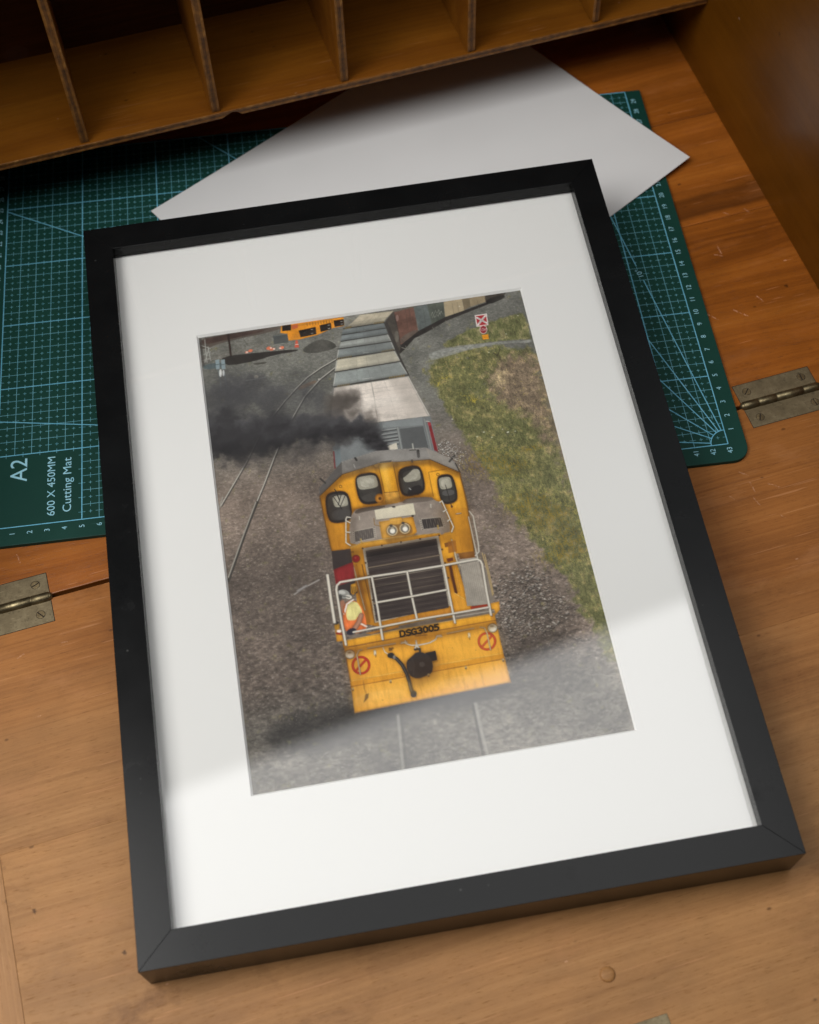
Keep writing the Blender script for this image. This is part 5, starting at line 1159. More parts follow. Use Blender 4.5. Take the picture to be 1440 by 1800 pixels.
('p',[(9.53,14.704),(9.482,14.841),(9.389,14.948),(9.268,15.008),(9.135,15.014),(9.011,14.963),(8.915,14.864),(8.861,14.731),(8.858,14.585),(8.906,14.448),(8.998,14.34),(9.12,14.279),(9.254,14.274),(9.378,14.325),(9.474,14.425),(9.528,14.558)],(122,86,40),1,0,0.05,None,None),
('p',[(9.484,14.696),(9.443,14.814),(9.363,14.906),(9.258,14.958),(9.143,14.962),(9.036,14.919),(8.953,14.833),(8.906,14.719),(8.904,14.593),(8.945,14.475),(9.025,14.383),(9.13,14.33),(9.245,14.326),(9.353,14.37),(9.436,14.456),(9.482,14.57)],(206,180,130),1,0,0.05,None,None),
('p',[(9.439,14.688),(9.403,14.786),(9.336,14.863),(9.248,14.907),(9.151,14.911),(9.061,14.874),(8.991,14.803),(8.952,14.707),(8.95,14.601),(8.984,14.503),(9.051,14.425),(9.14,14.381),(9.237,14.377),(9.327,14.414),(9.398,14.486),(9.437,14.582)],(96,90,80),1,0,0.05,None,None),
('p',[(9.341,14.706),(9.322,14.76),(9.284,14.802),(9.235,14.826),(9.18,14.828),(9.13,14.807),(9.09,14.768),(9.068,14.715),(9.066,14.657),(9.086,14.603),(9.123,14.561),(9.173,14.537),(9.227,14.535),(9.278,14.556),(9.318,14.595),(9.34,14.648)],(238,234,222),1,0,0.05,None,None),
('p',[(9.308,14.523),(9.299,14.542),(9.28,14.556),(9.253,14.562),(9.223,14.561),(9.195,14.552),(9.172,14.537),(9.158,14.517),(9.155,14.496),(9.164,14.477),(9.183,14.463),(9.21,14.457),(9.24,14.458),(9.268,14.467),(9.291,14.482),(9.305,14.502)],(170,160,140),1,0,0.05,None,None),
('p',[(10.23,14.704),(10.181,14.841),(10.088,14.947),(9.966,15.008),(9.833,15.014),(9.709,14.963),(9.613,14.864),(9.56,14.731),(9.557,14.585),(9.606,14.448),(9.699,14.34),(9.821,14.279),(9.955,14.273),(10.079,14.324),(10.175,14.424),(10.228,14.557)],(122,86,40),1,0,0.05,None,None),
('p',[(10.184,14.696),(10.142,14.813),(10.062,14.905),(9.956,14.958),(9.841,14.962),(9.734,14.918),(9.652,14.833),(9.606,14.719),(9.603,14.593),(9.645,14.475),(9.725,14.382),(9.831,14.33),(9.946,14.325),(10.054,14.369),(10.137,14.455),(10.182,14.57)],(206,180,130),1,0,0.05,None,None),
('p',[(10.138,14.687),(10.103,14.786),(10.035,14.863),(9.946,14.907),(9.85,14.911),(9.76,14.874),(9.69,14.802),(9.651,14.706),(9.649,14.601),(9.685,14.502),(9.752,14.425),(9.841,14.381),(9.938,14.377),(10.028,14.414),(10.098,14.486),(10.137,14.582)],(96,90,80),1,0,0.05,None,None),
('p',[(10.041,14.706),(10.021,14.76),(9.983,14.802),(9.934,14.826),(9.879,14.828),(9.828,14.807),(9.789,14.768),(9.767,14.715),(9.766,14.657),(9.785,14.603),(9.823,14.561),(9.873,14.537),(9.928,14.535),(9.978,14.555),(10.018,14.595),(10.04,14.648)],(238,234,222),1,0,0.05,None,None),
('p',[(10.008,14.523),(9.999,14.541),(9.98,14.555),(9.953,14.562),(9.923,14.561),(9.895,14.552),(9.872,14.536),(9.858,14.516),(9.855,14.496),(9.864,14.477),(9.884,14.463),(9.91,14.456),(9.94,14.457),(9.969,14.466),(9.992,14.482),(10.006,14.502)],(170,160,140),1,0,0.05,None,None),
('p',[(9.266,14.347),(9.254,14.375),(9.23,14.397),(9.197,14.409),(9.161,14.408),(9.127,14.396),(9.1,14.374),(9.084,14.345),(9.082,14.314),(9.094,14.286),(9.118,14.264),(9.15,14.253),(9.186,14.253),(9.22,14.265),(9.247,14.287),(9.263,14.316)],(36,32,30),1,0,0.05,None,None),
('p',[(9.94,14.315),(9.928,14.344),(9.904,14.365),(9.872,14.377),(9.836,14.377),(9.801,14.365),(9.774,14.342),(9.759,14.314),(9.756,14.283),(9.768,14.254),(9.792,14.232),(9.825,14.221),(9.861,14.221),(9.895,14.233),(9.922,14.255),(9.938,14.284)],(36,32,30),1,0,0.05,None,None),
('p',[(10.511,13.97),(10.501,13.996),(10.482,14.016),(10.457,14.027),(10.43,14.027),(10.404,14.017),(10.385,13.998),(10.373,13.973),(10.373,13.946),(10.382,13.92),(10.401,13.9),(10.426,13.889),(10.453,13.888),(10.479,13.898),(10.499,13.917),(10.51,13.943)],(40,36,34),1,0,0.05,None,None),
('l',[(8.321,13.734),(8.299,14.132),(8.593,14.272)],0.047,(150,110,50),1),
('l',[(7.421,14.844),(7.417,15.08)],0.071,(228,196,110),1),
('l',[(11.696,14.777),(11.681,14.996)],0.079,(228,196,110),1),
('p',[(11.841,15.289),(12.435,15.261),(12.41,15.653),(11.886,15.692)],(232,178,92),1,1,0.05,None,None),
('p',[(6.764,15.272),(7.452,15.06),(8.859,15.071),(11.654,15.238),(11.785,15.384),(12.427,15.304),(12.41,15.741),(12.167,15.873),(12.364,17.981),(12.434,19.052),(12.63,20.047),(8.024,20.322),(6.597,19.746),(6.746,16.138)],(224,157,42),1,0,0.08,(200,136,36),[(9.13,15.338),(7.669,19.684)]),
('l',[(6.794,15.277),(7.446,15.094),(9.171,15.082),(11.727,15.269)],0.047,(240,196,110),1),
('p',[(6.721,16.307),(6.992,16.311),(7.163,19.014),(7.188,19.848),(6.837,19.911)],(176,112,32),0.9,0,0.05,None,None),
('l',[(6.776,16.36),(7.002,19.07)],0.071,(170,156,132),1),
('l',[(7.251,16.4),(7.313,17.779),(7.41,19.887)],0.055,(120,78,28),1),
('p',[(7.426,15.441),(11.627,15.392),(11.581,19.615),(7.41,19.887)],(160,150,134),1,0,0.1,None,None),
('p',[(7.562,15.622),(11.48,15.559),(11.411,19.711),(7.484,19.801)],(58,49,46),1,0,0.12,None,None),
('l',[(7.559,15.787),(11.477,15.723)],0.039,(84,74,68),0.8),
('l',[(7.556,15.951),(11.474,15.886)],0.039,(46,38,36),0.8),
('l',[(7.553,16.116),(11.471,16.05)],0.039,(84,74,68),0.8),
('l',[(7.55,16.279),(11.469,16.212)],0.039,(46,38,36),0.8),
('l',[(7.547,16.443),(11.466,16.375)],0.039,(84,74,68),0.8),
('l',[(7.544,16.606),(11.463,16.537)],0.039,(46,38,36),0.8),
('l',[(7.541,16.769),(11.461,16.699)],0.039,(84,74,68),0.8),
('l',[(7.538,16.932),(11.458,16.86)],0.039,(46,38,36),0.8),
('l',[(7.535,17.094),(11.455,17.021)],0.039,(84,74,68),0.8),
('l',[(7.532,17.256),(11.453,17.182)],0.039,(46,38,36),0.8),
('l',[(7.529,17.417),(11.45,17.343)],0.039,(84,74,68),0.8),
('l',[(7.526,17.578),(11.447,17.503)],0.039,(46,38,36),0.8),
('l',[(7.523,17.739),(11.445,17.662)],0.039,(84,74,68),0.8),
('l',[(7.52,17.9),(11.442,17.822)],0.039,(46,38,36),0.8),
('l',[(7.517,18.06),(11.439,17.981)],0.039,(84,74,68),0.8),
('l',[(7.514,18.22),(11.437,18.14)],0.039,(46,38,36),0.8),
('l',[(7.511,18.379),(11.434,18.298)],0.039,(84,74,68),0.8),
('l',[(7.508,18.539),(11.432,18.457)],0.039,(46,38,36),0.8),
('l',[(7.505,18.697),(11.429,18.614)],0.039,(84,74,68),0.8),
('l',[(7.502,18.856),(11.426,18.772)],0.039,(46,38,36),0.8),
('l',[(7.499,19.014),(11.424,18.929)],0.039,(84,74,68),0.8),
('l',[(7.496,19.172),(11.421,19.086)],0.039,(46,38,36),0.8),
('l',[(7.493,19.33),(11.419,19.243)],0.039,(84,74,68),0.8),
('l',[(7.49,19.487),(11.416,19.399)],0.039,(46,38,36),0.8),
('l',[(7.487,19.644),(11.413,19.555)],0.039,(84,74,68),0.8),
('l',[(7.543,16.645),(11.463,16.576)],0.087,(126,110,92),0.9),
('l',[(7.529,17.404),(11.45,17.33)],0.047,(150,140,124),0.9),
('l',[(7.521,17.823),(11.443,17.745)],0.039,(110,98,84),0.9),
('l',[(7.503,18.777),(11.428,18.693)],0.095,(140,120,96),0.9),
('l',[(7.512,18.322),(11.435,18.241)],0.039,(104,92,80),0.9),
('l',[(7.554,16.05),(11.472,15.984)],0.032,(120,108,96),0.9),
('l',[(7.608,15.682),(11.389,15.631)],0.047,(110,100,90),1),
('p',[(7.799,19.95),(11.524,19.765),(11.556,20.034),(7.844,20.175)],(196,132,44),1,0,0.05,None,None),
('p',[(8.54,15.453),(8.518,15.493),(8.478,15.504),(8.443,15.479),(8.434,15.435),(8.456,15.395),(8.497,15.384),(8.531,15.408)],(60,44,30),1,0,0.05,None,None),
('p',[(9.598,15.438),(9.576,15.478),(9.535,15.488),(9.501,15.464),(9.492,15.419),(9.514,15.38),(9.555,15.369),(9.59,15.393)],(60,44,30),1,0,0.05,None,None),
('p',[(10.656,15.432),(10.633,15.471),(10.593,15.482),(10.558,15.458),(10.55,15.413),(10.572,15.373),(10.613,15.362),(10.648,15.387)],(60,44,30),1,0,0.05,None,None),
('p',[(11.719,15.399),(11.696,15.439),(11.656,15.45),(11.621,15.426),(11.613,15.381),(11.636,15.341),(11.677,15.33),(11.711,15.354)],(60,44,30),1,0,0.05,None,None),
('p',[(11.72,16.275),(11.697,16.314),(11.656,16.324),(11.622,16.3),(11.614,16.256),(11.637,16.217),(11.677,16.206),(11.712,16.23)],(60,44,30),1,0,0.05,None,None),
('p',[(11.728,17.099),(11.705,17.137),(11.665,17.148),(11.63,17.124),(11.622,17.08),(11.645,17.041),(11.686,17.031),(11.72,17.055)],(60,44,30),1,0,0.05,None,None),
('p',[(11.743,18),(11.72,18.039),(11.68,18.049),(11.646,18.026),(11.638,17.982),(11.661,17.944),(11.701,17.934),(11.735,17.957)],(60,44,30),1,0,0.05,None,None),
('p',[(7.508,16.341),(7.486,16.38),(7.446,16.391),(7.411,16.367),(7.402,16.323),(7.424,16.284),(7.464,16.273),(7.498,16.297)],(60,44,30),1,0,0.05,None,None),
('p',[(7.541,17.138),(7.52,17.176),(7.48,17.187),(7.445,17.163),(7.436,17.119),(7.458,17.081),(7.498,17.07),(7.532,17.094)],(60,44,30),1,0,0.05,None,None),
('p',[(7.486,15.451),(7.465,15.491),(7.424,15.502),(7.389,15.478),(7.38,15.433),(7.402,15.393),(7.442,15.382),(7.477,15.407)],(60,44,30),1,0,0.05,None,None),
('p',[(7.551,18.58),(7.529,18.617),(7.49,18.628),(7.455,18.605),(7.446,18.562),(7.468,18.524),(7.507,18.513),(7.542,18.537)],(60,44,30),1,0,0.05,None,None),
('p',[(7.22,16.031),(7.188,16.122),(7.126,16.192),(7.042,16.232),(6.949,16.235),(6.862,16.2),(6.794,16.134),(6.755,16.046),(6.75,15.949),(6.782,15.858),(6.845,15.787),(6.929,15.747),(7.022,15.744),(7.109,15.779),(7.177,15.846),(7.216,15.934)],(110,60,30),1,0,0.05,None,None),
('p',[(7.175,16.023),(7.149,16.098),(7.098,16.157),(7.03,16.19),(6.955,16.192),(6.885,16.164),(6.83,16.11),(6.799,16.037),(6.796,15.957),(6.822,15.882),(6.873,15.823),(6.941,15.79),(7.015,15.787),(7.086,15.815),(7.141,15.87),(7.172,15.943)],(156,30,34),1,0,0.05,None,None),
('p',[(7.016,15.943),(7.007,15.968),(6.989,15.987),(6.964,15.998),(6.937,15.999),(6.912,15.989),(6.892,15.971),(6.881,15.946),(6.879,15.919),(6.888,15.894),(6.906,15.875),(6.931,15.864),(6.957,15.864),(6.983,15.873),(7.003,15.892),(7.014,15.916)],(200,70,66),1,0,0.05,None,None),
('l',[(6.754,15.549),(6.909,15.559)],0.039,(60,40,24),1),
('l',[(6.538,16.232),(6.693,16.233)],0.071,(205,200,190),1),
('p',[(11.848,15.905),(12.205,15.88),(12.196,16.141),(11.841,16.165)],(120,76,30),1,0,0.05,None,None),
('p',[(11.795,16.852),(12.149,16.827),(12.232,17.015),(11.833,17.074)],(100,50,26),1,0,0.05,None,None),
('l',[(11.923,17.219),(11.915,17.903),(11.94,18.907)],0.173,(118,62,24),1),
('l',[(11.923,17.219),(11.915,17.903),(11.94,18.907)],0.063,(64,36,22),1),
('l',[(12.187,16.834),(12.123,18.871)],0.079,(226,160,60),1),
('l',[(12.281,15.762),(12.329,17.118),(12.494,17.405)],0.079,(196,186,164),1),
('p',[(12.053,15.853),(12.485,15.842),(12.437,16.531),(11.969,16.536)],(150,92,34),0.8,0,0.05,None,None),
('p',[(11.805,18.886),(12.493,19.537),(12.442,19.898),(11.738,19.916)],(214,150,48),1,0,0.05,None,None),
('l',[(11.841,18.91),(12.478,19.535)],0.042,(240,190,100),1),
('p',[(5.745,15.302),(6.784,15.345),(6.755,16.183),(5.673,16.485)],(54,46,44),1,0,0.1,None,None),
('p',[(5.696,16.429),(6.806,16.149),(6.74,17.339),(6.024,17.384),(5.706,17.456)],(132,38,40),1,0,0.08,None,None),
('p',[(5.787,17.428),(6.737,17.253),(6.777,18.024),(5.768,18.101)],(52,44,42),1,0,0.05,None,None),
('p',[(12.494,16.645),(13.364,16.659),(13.339,17.036),(12.503,17.019)],(140,92,40),1,0,0.05,None,None),
('p',[(12.473,17.014),(13.388,17.062),(13.569,17.335),(13.503,19.866),(12.372,19.794)],(150,142,131),1,0,0.14,None,None),
('p',[(13.472,17.232),(13.81,17.893),(13.83,19.756),(13.466,19.859)],(122,112,102),1,0,0.12,None,None),
('l',[(12.525,17.109),(12.447,19.599)],0.02,(126,118,108),0.6),
('l',[(12.621,17.135),(12.553,19.601)],0.02,(126,118,108),0.6),
('l',[(12.717,17.16),(12.66,19.602)],0.02,(126,118,108),0.6),
('l',[(12.814,17.186),(12.767,19.604)],0.02,(126,118,108),0.6),
('l',[(12.91,17.211),(12.873,19.606)],0.02,(126,118,108),0.6),
('l',[(13.006,17.237),(12.98,19.608)],0.02,(126,118,108),0.6),
('l',[(13.102,17.262),(13.087,19.61)],0.02,(126,118,108),0.6),
('l',[(13.198,17.288),(13.193,19.612)],0.02,(126,118,108),0.6),
('l',[(13.294,17.313),(13.3,19.614)],0.02,(126,118,108),0.6),
('p',[(12.515,19.85),(13.44,19.861),(13.437,20.001),(12.535,20.002)],(176,60,34),1,0,0.05,None,None),
('l',[(13.763,16.851),(13.825,17.895),(13.82,19.419)],0.055,(186,160,112),1),
('l',[(13.875,16.957),(13.895,18.249),(13.88,19.346)],0.055,(186,160,112),1),
('l',[(13.447,14.553),(13.448,15.924),(13.456,17.316)],0.087,(198,192,180),1),
('l',[(13.558,14.215),(13.708,14.555),(13.665,16.225),(13.606,16.737),(13.37,16.955)],0.087,(198,192,180),1),
('l',[(12.814,14.262),(13.09,14.266)],0.071,(120,110,100),1),
('l',[(12.842,14.24),(13.08,14.238)],0.032,(220,215,205),1),
('p',[(5.279,19.949),(5.564,19.911),(5.623,20.613),(5.268,20.594)],(222,156,48),1,0,0.05,None,None),
('p',[(13.601,19.862),(14.094,19.816),(14.04,20.29),(13.748,20.545),(13.554,20.512)],(222,158,52),1,0,0.05,None,None),
('p',[(6.171,20.406),(8.587,20.278),(10.61,20.158),(13.734,20.21),(13.746,20.475),(8.552,20.497),(5.66,20.636)],(112,100,88),1,0,0.25,None,None),
('p',[(6.812,20.387),(8.593,20.244),(8.612,20.369),(7.117,20.483)],(206,140,52),1,0,0.05,None,None),
('p',[(10.604,20.192),(11.494,20.154),(11.505,20.313),(10.63,20.318)],(214,150,56),1,0,0.05,None,None),
('l',[(11.67,20.289),(13.717,20.295)],0.075,(170,160,146),0.8),
('p',[(5.569,20.603),(8.554,20.48),(13.706,20.433),(13.702,20.859),(9.599,20.92),(5.573,21.016)],(228,162,46),1,0,0.04,None,None),
('l',[(5.582,20.623),(8.552,20.497),(13.703,20.45)],0.042,(240,196,112),1),
('l',[(5.576,20.999),(9.6,20.912),(13.704,20.851)],0.05,(150,96,34),1),
('p',[(5.602,21.038),(9.596,20.937),(13.701,20.868),(13.72,22.776),(13.787,24.397),(5.61,24.648),(5.63,22.919)],(226,160,50),1,0,0.03,(226,164,64),[(9.283,20.9),(9.091,24.815)]),
('p',[(5.63,22.919),(13.72,22.776),(13.713,23.046),(5.635,23.203)],(212,146,44),1,0,0.05,None,None),
('l',[(5.62,23.2),(13.71,23.062)],0.033,(150,92,34),1),
('l',[(5.619,22.883),(13.711,22.741)],0.042,(238,186,92),0.8),
('l',[(5.628,24.634),(13.772,24.395)],0.067,(196,150,90),1),
('p',[(5.693,23.66),(8.343,23.699),(8.376,24.447),(5.621,24.47)],(234,176,84),0.5,2,0.15,None,None),
('p',[(10.072,23.662),(12.049,23.583),(12.017,24.161),(10.063,24.158)],(234,176,84),0.4,2,0.1,None,None),
('l',[(5.617,21.211),(5.628,22.062),(5.647,22.905)],0.05,(160,110,50),0.8),
('p',[(5.632,24.644),(13.732,24.404),(13.619,24.667),(10.232,24.931),(6.097,25.062)],(58,56,56),0.9,0,0.05,None,None),
('p',[(5.572,20.69),(5.782,20.674),(5.782,21.001),(5.573,21.016)],(200,136,40),1,0,0.05,None,None),
('p',[(13.485,20.456),(13.684,20.464),(13.652,20.79),(13.458,20.8)],(200,136,40),1,0,0.05,None,None),
('p',[(7.583,20.563),(7.784,20.555),(7.767,20.914),(7.573,20.932)],(204,140,42),1,0,0.05,None,None),
('p',[(11.425,20.534),(11.627,20.526),(11.611,20.827),(11.418,20.837)],(204,140,42),1,0,0.05,None,None),
('l',[(8.615,20.595),(8.604,20.912),(8.741,20.909),(8.85,20.828),(8.856,20.669),(8.753,20.592),(8.615,20.595)],0.079,(44,34,20),1),
('l',[(9.16,20.621),(9.063,20.585),(8.963,20.635),(8.979,20.714),(9.134,20.768),(9.15,20.853),(9.042,20.903),(8.942,20.867)],0.079,(44,34,20),1),
('l',[(9.47,20.624),(9.366,20.579),(9.266,20.619),(9.222,20.741),(9.256,20.86),(9.352,20.896),(9.459,20.862),(9.464,20.751),(9.37,20.753)],0.079,(44,34,20),1),
('l',[(9.565,20.6),(9.676,20.572),(9.76,20.618),(9.741,20.698),(9.638,20.726),(9.746,20.755),(9.758,20.84),(9.654,20.89),(9.545,20.867)],0.079,(44,34,20),1),
('l',[(9.967,20.566),(9.874,20.632),(9.865,20.822),(9.952,20.884),(10.049,20.818),(10.058,20.628),(9.967,20.566)],0.079,(44,34,20),1),
('l',[(10.266,20.56),(10.172,20.626),(10.163,20.816),(10.251,20.878),(10.348,20.812),(10.357,20.622),(10.266,20.56)],0.079,(44,34,20),1),
('l',[(10.652,20.552),(10.486,20.555),(10.468,20.689),(10.575,20.674),(10.658,20.726),(10.638,20.822),(10.537,20.872),(10.44,20.852)],0.079,(44,34,20),1),
('l',[(7.907,21.435),(7.901,21.571),(7.971,21.572),(7.993,21.539),(7.966,21.504),(7.904,21.503),(7.966,21.504),(7.989,21.471),(7.969,21.437),(7.907,21.435)],0.037,(60,40,26),1),
('l',[(8.033,21.574),(8.039,21.438),(8.108,21.44),(8.128,21.474),(8.105,21.511),(8.036,21.509)],0.037,(60,40,26),1),
('l',[(6.736,22.193),(6.704,22.308),(6.645,22.41),(6.564,22.491),(6.466,22.548),(6.357,22.576),(6.246,22.572),(6.139,22.538),(6.044,22.476),(5.967,22.389),(5.914,22.284),(5.888,22.168),(5.89,22.048),(5.922,21.933),(5.981,21.831),(6.062,21.748),(6.16,21.691),(6.269,21.663),(6.381,21.667),(6.489,21.701),(6.584,21.764),(6.661,21.851),(6.714,21.957),(6.74,22.074),(6.736,22.193)],0.133,(188,52,36),1),
('l',[(5.988,22.402),(6.64,21.838)],0.125,(188,52,36),1),
('l',[(13.434,22.02),(13.396,22.135),(13.332,22.237),(13.247,22.32),(13.145,22.377),(13.035,22.404),(12.923,22.401),(12.816,22.367),(12.723,22.304),(12.65,22.217),(12.601,22.111),(12.579,21.994),(12.588,21.874),(12.625,21.759),(12.688,21.656),(12.773,21.573),(12.875,21.515),(12.987,21.487),(13.099,21.49),(13.206,21.525),(13.3,21.588),(13.373,21.676),(13.422,21.782),(13.442,21.9),(13.434,22.02)],0.133,(188,52,36),1),
('l',[(12.67,22.23),(13.353,21.663)],0.125,(188,52,36),1),
('p',[(6.11,21.467),(6.075,21.565),(6.004,21.641),(5.908,21.683),(5.801,21.686),(5.701,21.648),(5.622,21.575),(5.575,21.479),(5.57,21.374),(5.605,21.276),(5.676,21.199),(5.772,21.157),(5.879,21.154),(5.979,21.192),(6.059,21.265),(6.105,21.362)],(104,96,84),1,0,0.05,None,None),
('p',[(6.064,21.459),(6.035,21.539),(5.976,21.6),(5.897,21.634),(5.809,21.636),(5.725,21.605),(5.659,21.546),(5.621,21.467),(5.616,21.382),(5.645,21.302),(5.704,21.24),(5.783,21.206),(5.871,21.204),(5.955,21.235),(6.021,21.295),(6.059,21.373)],(186,184,174),1,0,0.05,None,None),
('p',[(6.008,21.517),(5.99,21.557),(5.951,21.586),(5.898,21.601),(5.838,21.599),(5.78,21.58),(5.733,21.548),(5.705,21.508),(5.699,21.464),(5.717,21.425),(5.755,21.396),(5.809,21.381),(5.869,21.383),(5.927,21.401),(5.974,21.433),(6.002,21.474)],(222,220,212),1,0,0.05,None,None),
('p',[(5.932,21.334),(5.92,21.355),(5.894,21.37),(5.857,21.376),(5.815,21.374),(5.774,21.362),(5.741,21.343),(5.72,21.32),(5.715,21.297),(5.727,21.276),(5.753,21.261),(5.79,21.254),(5.832,21.257),(5.873,21.269),(5.906,21.287),(5.927,21.31)],(120,120,112),1,0,0.05,None,None),
('p',[(13.719,21.304),(13.678,21.403),(13.602,21.479),(13.503,21.522),(13.396,21.524),(13.296,21.486),(13.22,21.413),(13.178,21.316),(13.178,21.211),(13.218,21.112),(13.294,21.035),(13.393,20.992),(13.501,20.989),(13.6,21.028),(13.677,21.101),(13.718,21.198)],(104,96,84),1,0,0.05,None,None),
('p',[(13.672,21.296),(13.639,21.376),(13.576,21.438),(13.494,21.473),(13.406,21.474),(13.323,21.443),(13.26,21.383),(13.225,21.305),(13.224,21.219),(13.257,21.138),(13.32,21.076),(13.402,21.041),(13.491,21.04),(13.573,21.071),(13.637,21.131),(13.672,21.21)],(186,184,174),1,0,0.05,None,None),
('p',[(13.613,21.355),(13.593,21.394),(13.552,21.424),(13.498,21.439),(13.437,21.437),(13.379,21.418),(13.334,21.386),(13.307,21.345),(13.304,21.301),(13.324,21.262),(13.364,21.232),(13.419,21.218),(13.479,21.22),(13.537,21.238),(13.583,21.27),(13.609,21.311)],(222,220,212),1,0,0.05,None,None),
('p',[(13.545,21.17),(13.532,21.191),(13.505,21.206),(13.468,21.213),(13.425,21.21),(13.385,21.199),(13.352,21.18),(13.332,21.157),(13.329,21.133),(13.341,21.112),(13.368,21.097),(13.406,21.09),(13.448,21.093),(13.489,21.105),(13.522,21.123),(13.541,21.147)],(120,120,112),1,0,0.05,None,None),
('l',[(6.22,22.643),(6.217,21.867),(6.198,21.567),(6.336,21.335),(6.66,21.289),(8.451,21.263),(8.884,21.287)],0.067,(150,100,40),0.7),
('l',[(6.203,22.598),(6.2,21.822),(6.181,21.522),(6.319,21.29),(6.643,21.243),(8.434,21.218),(8.868,21.241)],0.075,(176,166,148),1),
('l',[(10.77,21.2),(12.777,21.133),(13.043,21.205),(13.118,21.519),(13.114,22.477)],0.067,(150,100,40),0.7),
('l',[(10.754,21.154),(12.762,21.087),(13.028,21.159),(13.103,21.474),(13.099,22.431)],0.075,(176,166,148),1),
('p',[(6.511,21.169),(6.782,21.164),(6.777,21.3),(6.515,21.306)],(222,160,56),1,0,0.05,None,None),
('p',[(8.303,21.144),(8.574,21.139),(8.568,21.275),(8.305,21.281)],(222,160,56),1,0,0.05,None,None),
('p',[(10.743,21.083),(11.015,21.078),(11.006,21.215),(10.742,21.221)],(222,160,56),1,0,0.05,None,None),
('p',[(12.511,21.017),(12.784,21.013),(12.774,21.149),(12.509,21.155)],(222,160,56),1,0,0.05,None,None),
('l',[(8.801,21.161),(8.813,21.334),(9.105,21.488),(9.494,21.537),(10.055,21.506),(10.398,21.368),(10.495,21.178),(10.706,21.197)],0.075,(206,202,192),1),
('l',[(8.542,21.288),(8.901,21.281)],0.05,(206,202,192),1),
('l',[(10.498,21.248),(10.756,21.275)],0.05,(206,202,192),1),
('l',[(9.366,21.258),(9.355,21.514),(9.227,21.705),(9.355,21.514),(9.447,21.717)],0.091,(200,196,188),1),
('l',[(7.147,21.475),(7.134,21.66)],0.125,(222,214,192),1),
('l',[(7.15,21.663),(7.145,21.798)],0.05,(150,100,40),1),
('l',[(12.168,21.355),(12.149,21.541)],0.125,(222,214,192),1),
('l',[(12.165,21.544),(12.155,21.68)],0.05,(150,100,40),1),
('l',[(7.597,21.339),(7.658,21.605),(7.792,21.756)],0.058,(214,206,190),1),
('p',[(9.713,22.019),(10.271,21.996),(10.268,22.555),(9.911,22.561)],(36,33,33),1,0,0.05,None,None),
('p',[(8.669,22.297),(9.004,22.092),(9.276,21.884),(9.692,21.998),(9.934,22.294),(10.016,22.731),(9.893,23.164),(9.588,23.287),(9.061,23.389),(8.711,23.137),(8.619,22.744)],(46,42,42),1,1,0.15,None,None),
('p',[(9.294,22.481),(9.569,22.486),(9.603,22.745),(9.322,22.78)],(84,84,86),0.6,2,0.2,None,None),
('l',[(8.99,22.174),(9.029,22.646),(8.909,23.129)],0.058,(70,68,70),0.8),
('p',[(8.725,22.341),(9.084,22.318),(9.078,22.823),(8.707,22.927)],(58,54,54),0.8,1,0.05,None,None),
('l',[(9.22,21.747),(9.474,21.748),(9.464,21.942)],0.116,(50,46,44),1),
('l',[(10.026,22.581),(10.249,22.569)],0.083,(206,146,50),1),
('l',[(7.951,21.903),(8.235,22.104),(8.483,22.518),(8.634,23.032),(8.689,23.5),(8.714,23.961),(8.796,24.264)],0.166,(150,98,40),0.5),
('l',[(7.895,21.859),(8.179,22.06),(8.427,22.475),(8.578,22.989),(8.634,23.458),(8.659,23.918),(8.741,24.222)],0.191,(46,44,44),1),
('l',[(7.868,21.829),(8.152,22.03),(8.4,22.445),(8.552,22.959),(8.607,23.428),(8.632,23.889),(8.714,24.192)],0.042,(104,100,98),0.7),
('p',[(8.121,21.881),(8.097,21.938),(8.049,21.982),(7.983,22.006),(7.911,22.006),(7.842,21.982),(7.787,21.938),(7.755,21.88),(7.751,21.817),(7.774,21.759),(7.823,21.715),(7.888,21.691),(7.961,21.692),(8.03,21.716),(8.084,21.76),(8.116,21.818)],(40,38,38),1,0,0.05,None,None),
('p',[(8.897,24.174),(8.872,24.246),(8.827,24.302),(8.769,24.335),(8.705,24.339),(8.647,24.314),(8.602,24.264),(8.578,24.195),(8.578,24.12),(8.603,24.048),(8.648,23.991),(8.706,23.958),(8.77,23.954),(8.828,23.979),(8.873,24.03),(8.897,24.098)],(44,42,42),1,0,0.05,None,None),
('p',[(8.158,21.989),(8.147,22.029),(8.126,22.062),(8.1,22.081),(8.072,22.085),(8.047,22.072),(8.028,22.045),(8.019,22.007),(8.02,21.965),(8.032,21.925),(8.052,21.893),(8.079,21.873),(8.106,21.87),(8.132,21.883),(8.15,21.91),(8.16,21.947)],(120,116,110),1,0,0.05,None,None),
('p',[(6.289,23.746),(6.481,23.712),(6.414,23.948),(6.13,24.18),(6.247,23.92)],(66,50,36),1,0,0.05,None,None),
('l',[(6.303,22.976),(6.29,23.431),(6.363,23.775)],0.029,(170,116,52),1),
('p',[(7.746,23.281),(7.735,23.317),(7.717,23.346),(7.694,23.364),(7.669,23.368),(7.647,23.356),(7.631,23.332),(7.622,23.298),(7.624,23.26),(7.634,23.223),(7.653,23.194),(7.676,23.176),(7.7,23.173),(7.722,23.184),(7.739,23.209),(7.747,23.243)],(170,150,110),1,0,0.05,None,None),
('p',[(7.73,23.328),(7.724,23.346),(7.711,23.36),(7.695,23.368),(7.677,23.369),(7.66,23.362),(7.647,23.349),(7.639,23.332),(7.639,23.312),(7.645,23.294),(7.658,23.28),(7.674,23.272),(7.692,23.272),(7.709,23.278),(7.722,23.291),(7.73,23.309)],(96,70,40),1,0,0.05,None,None),
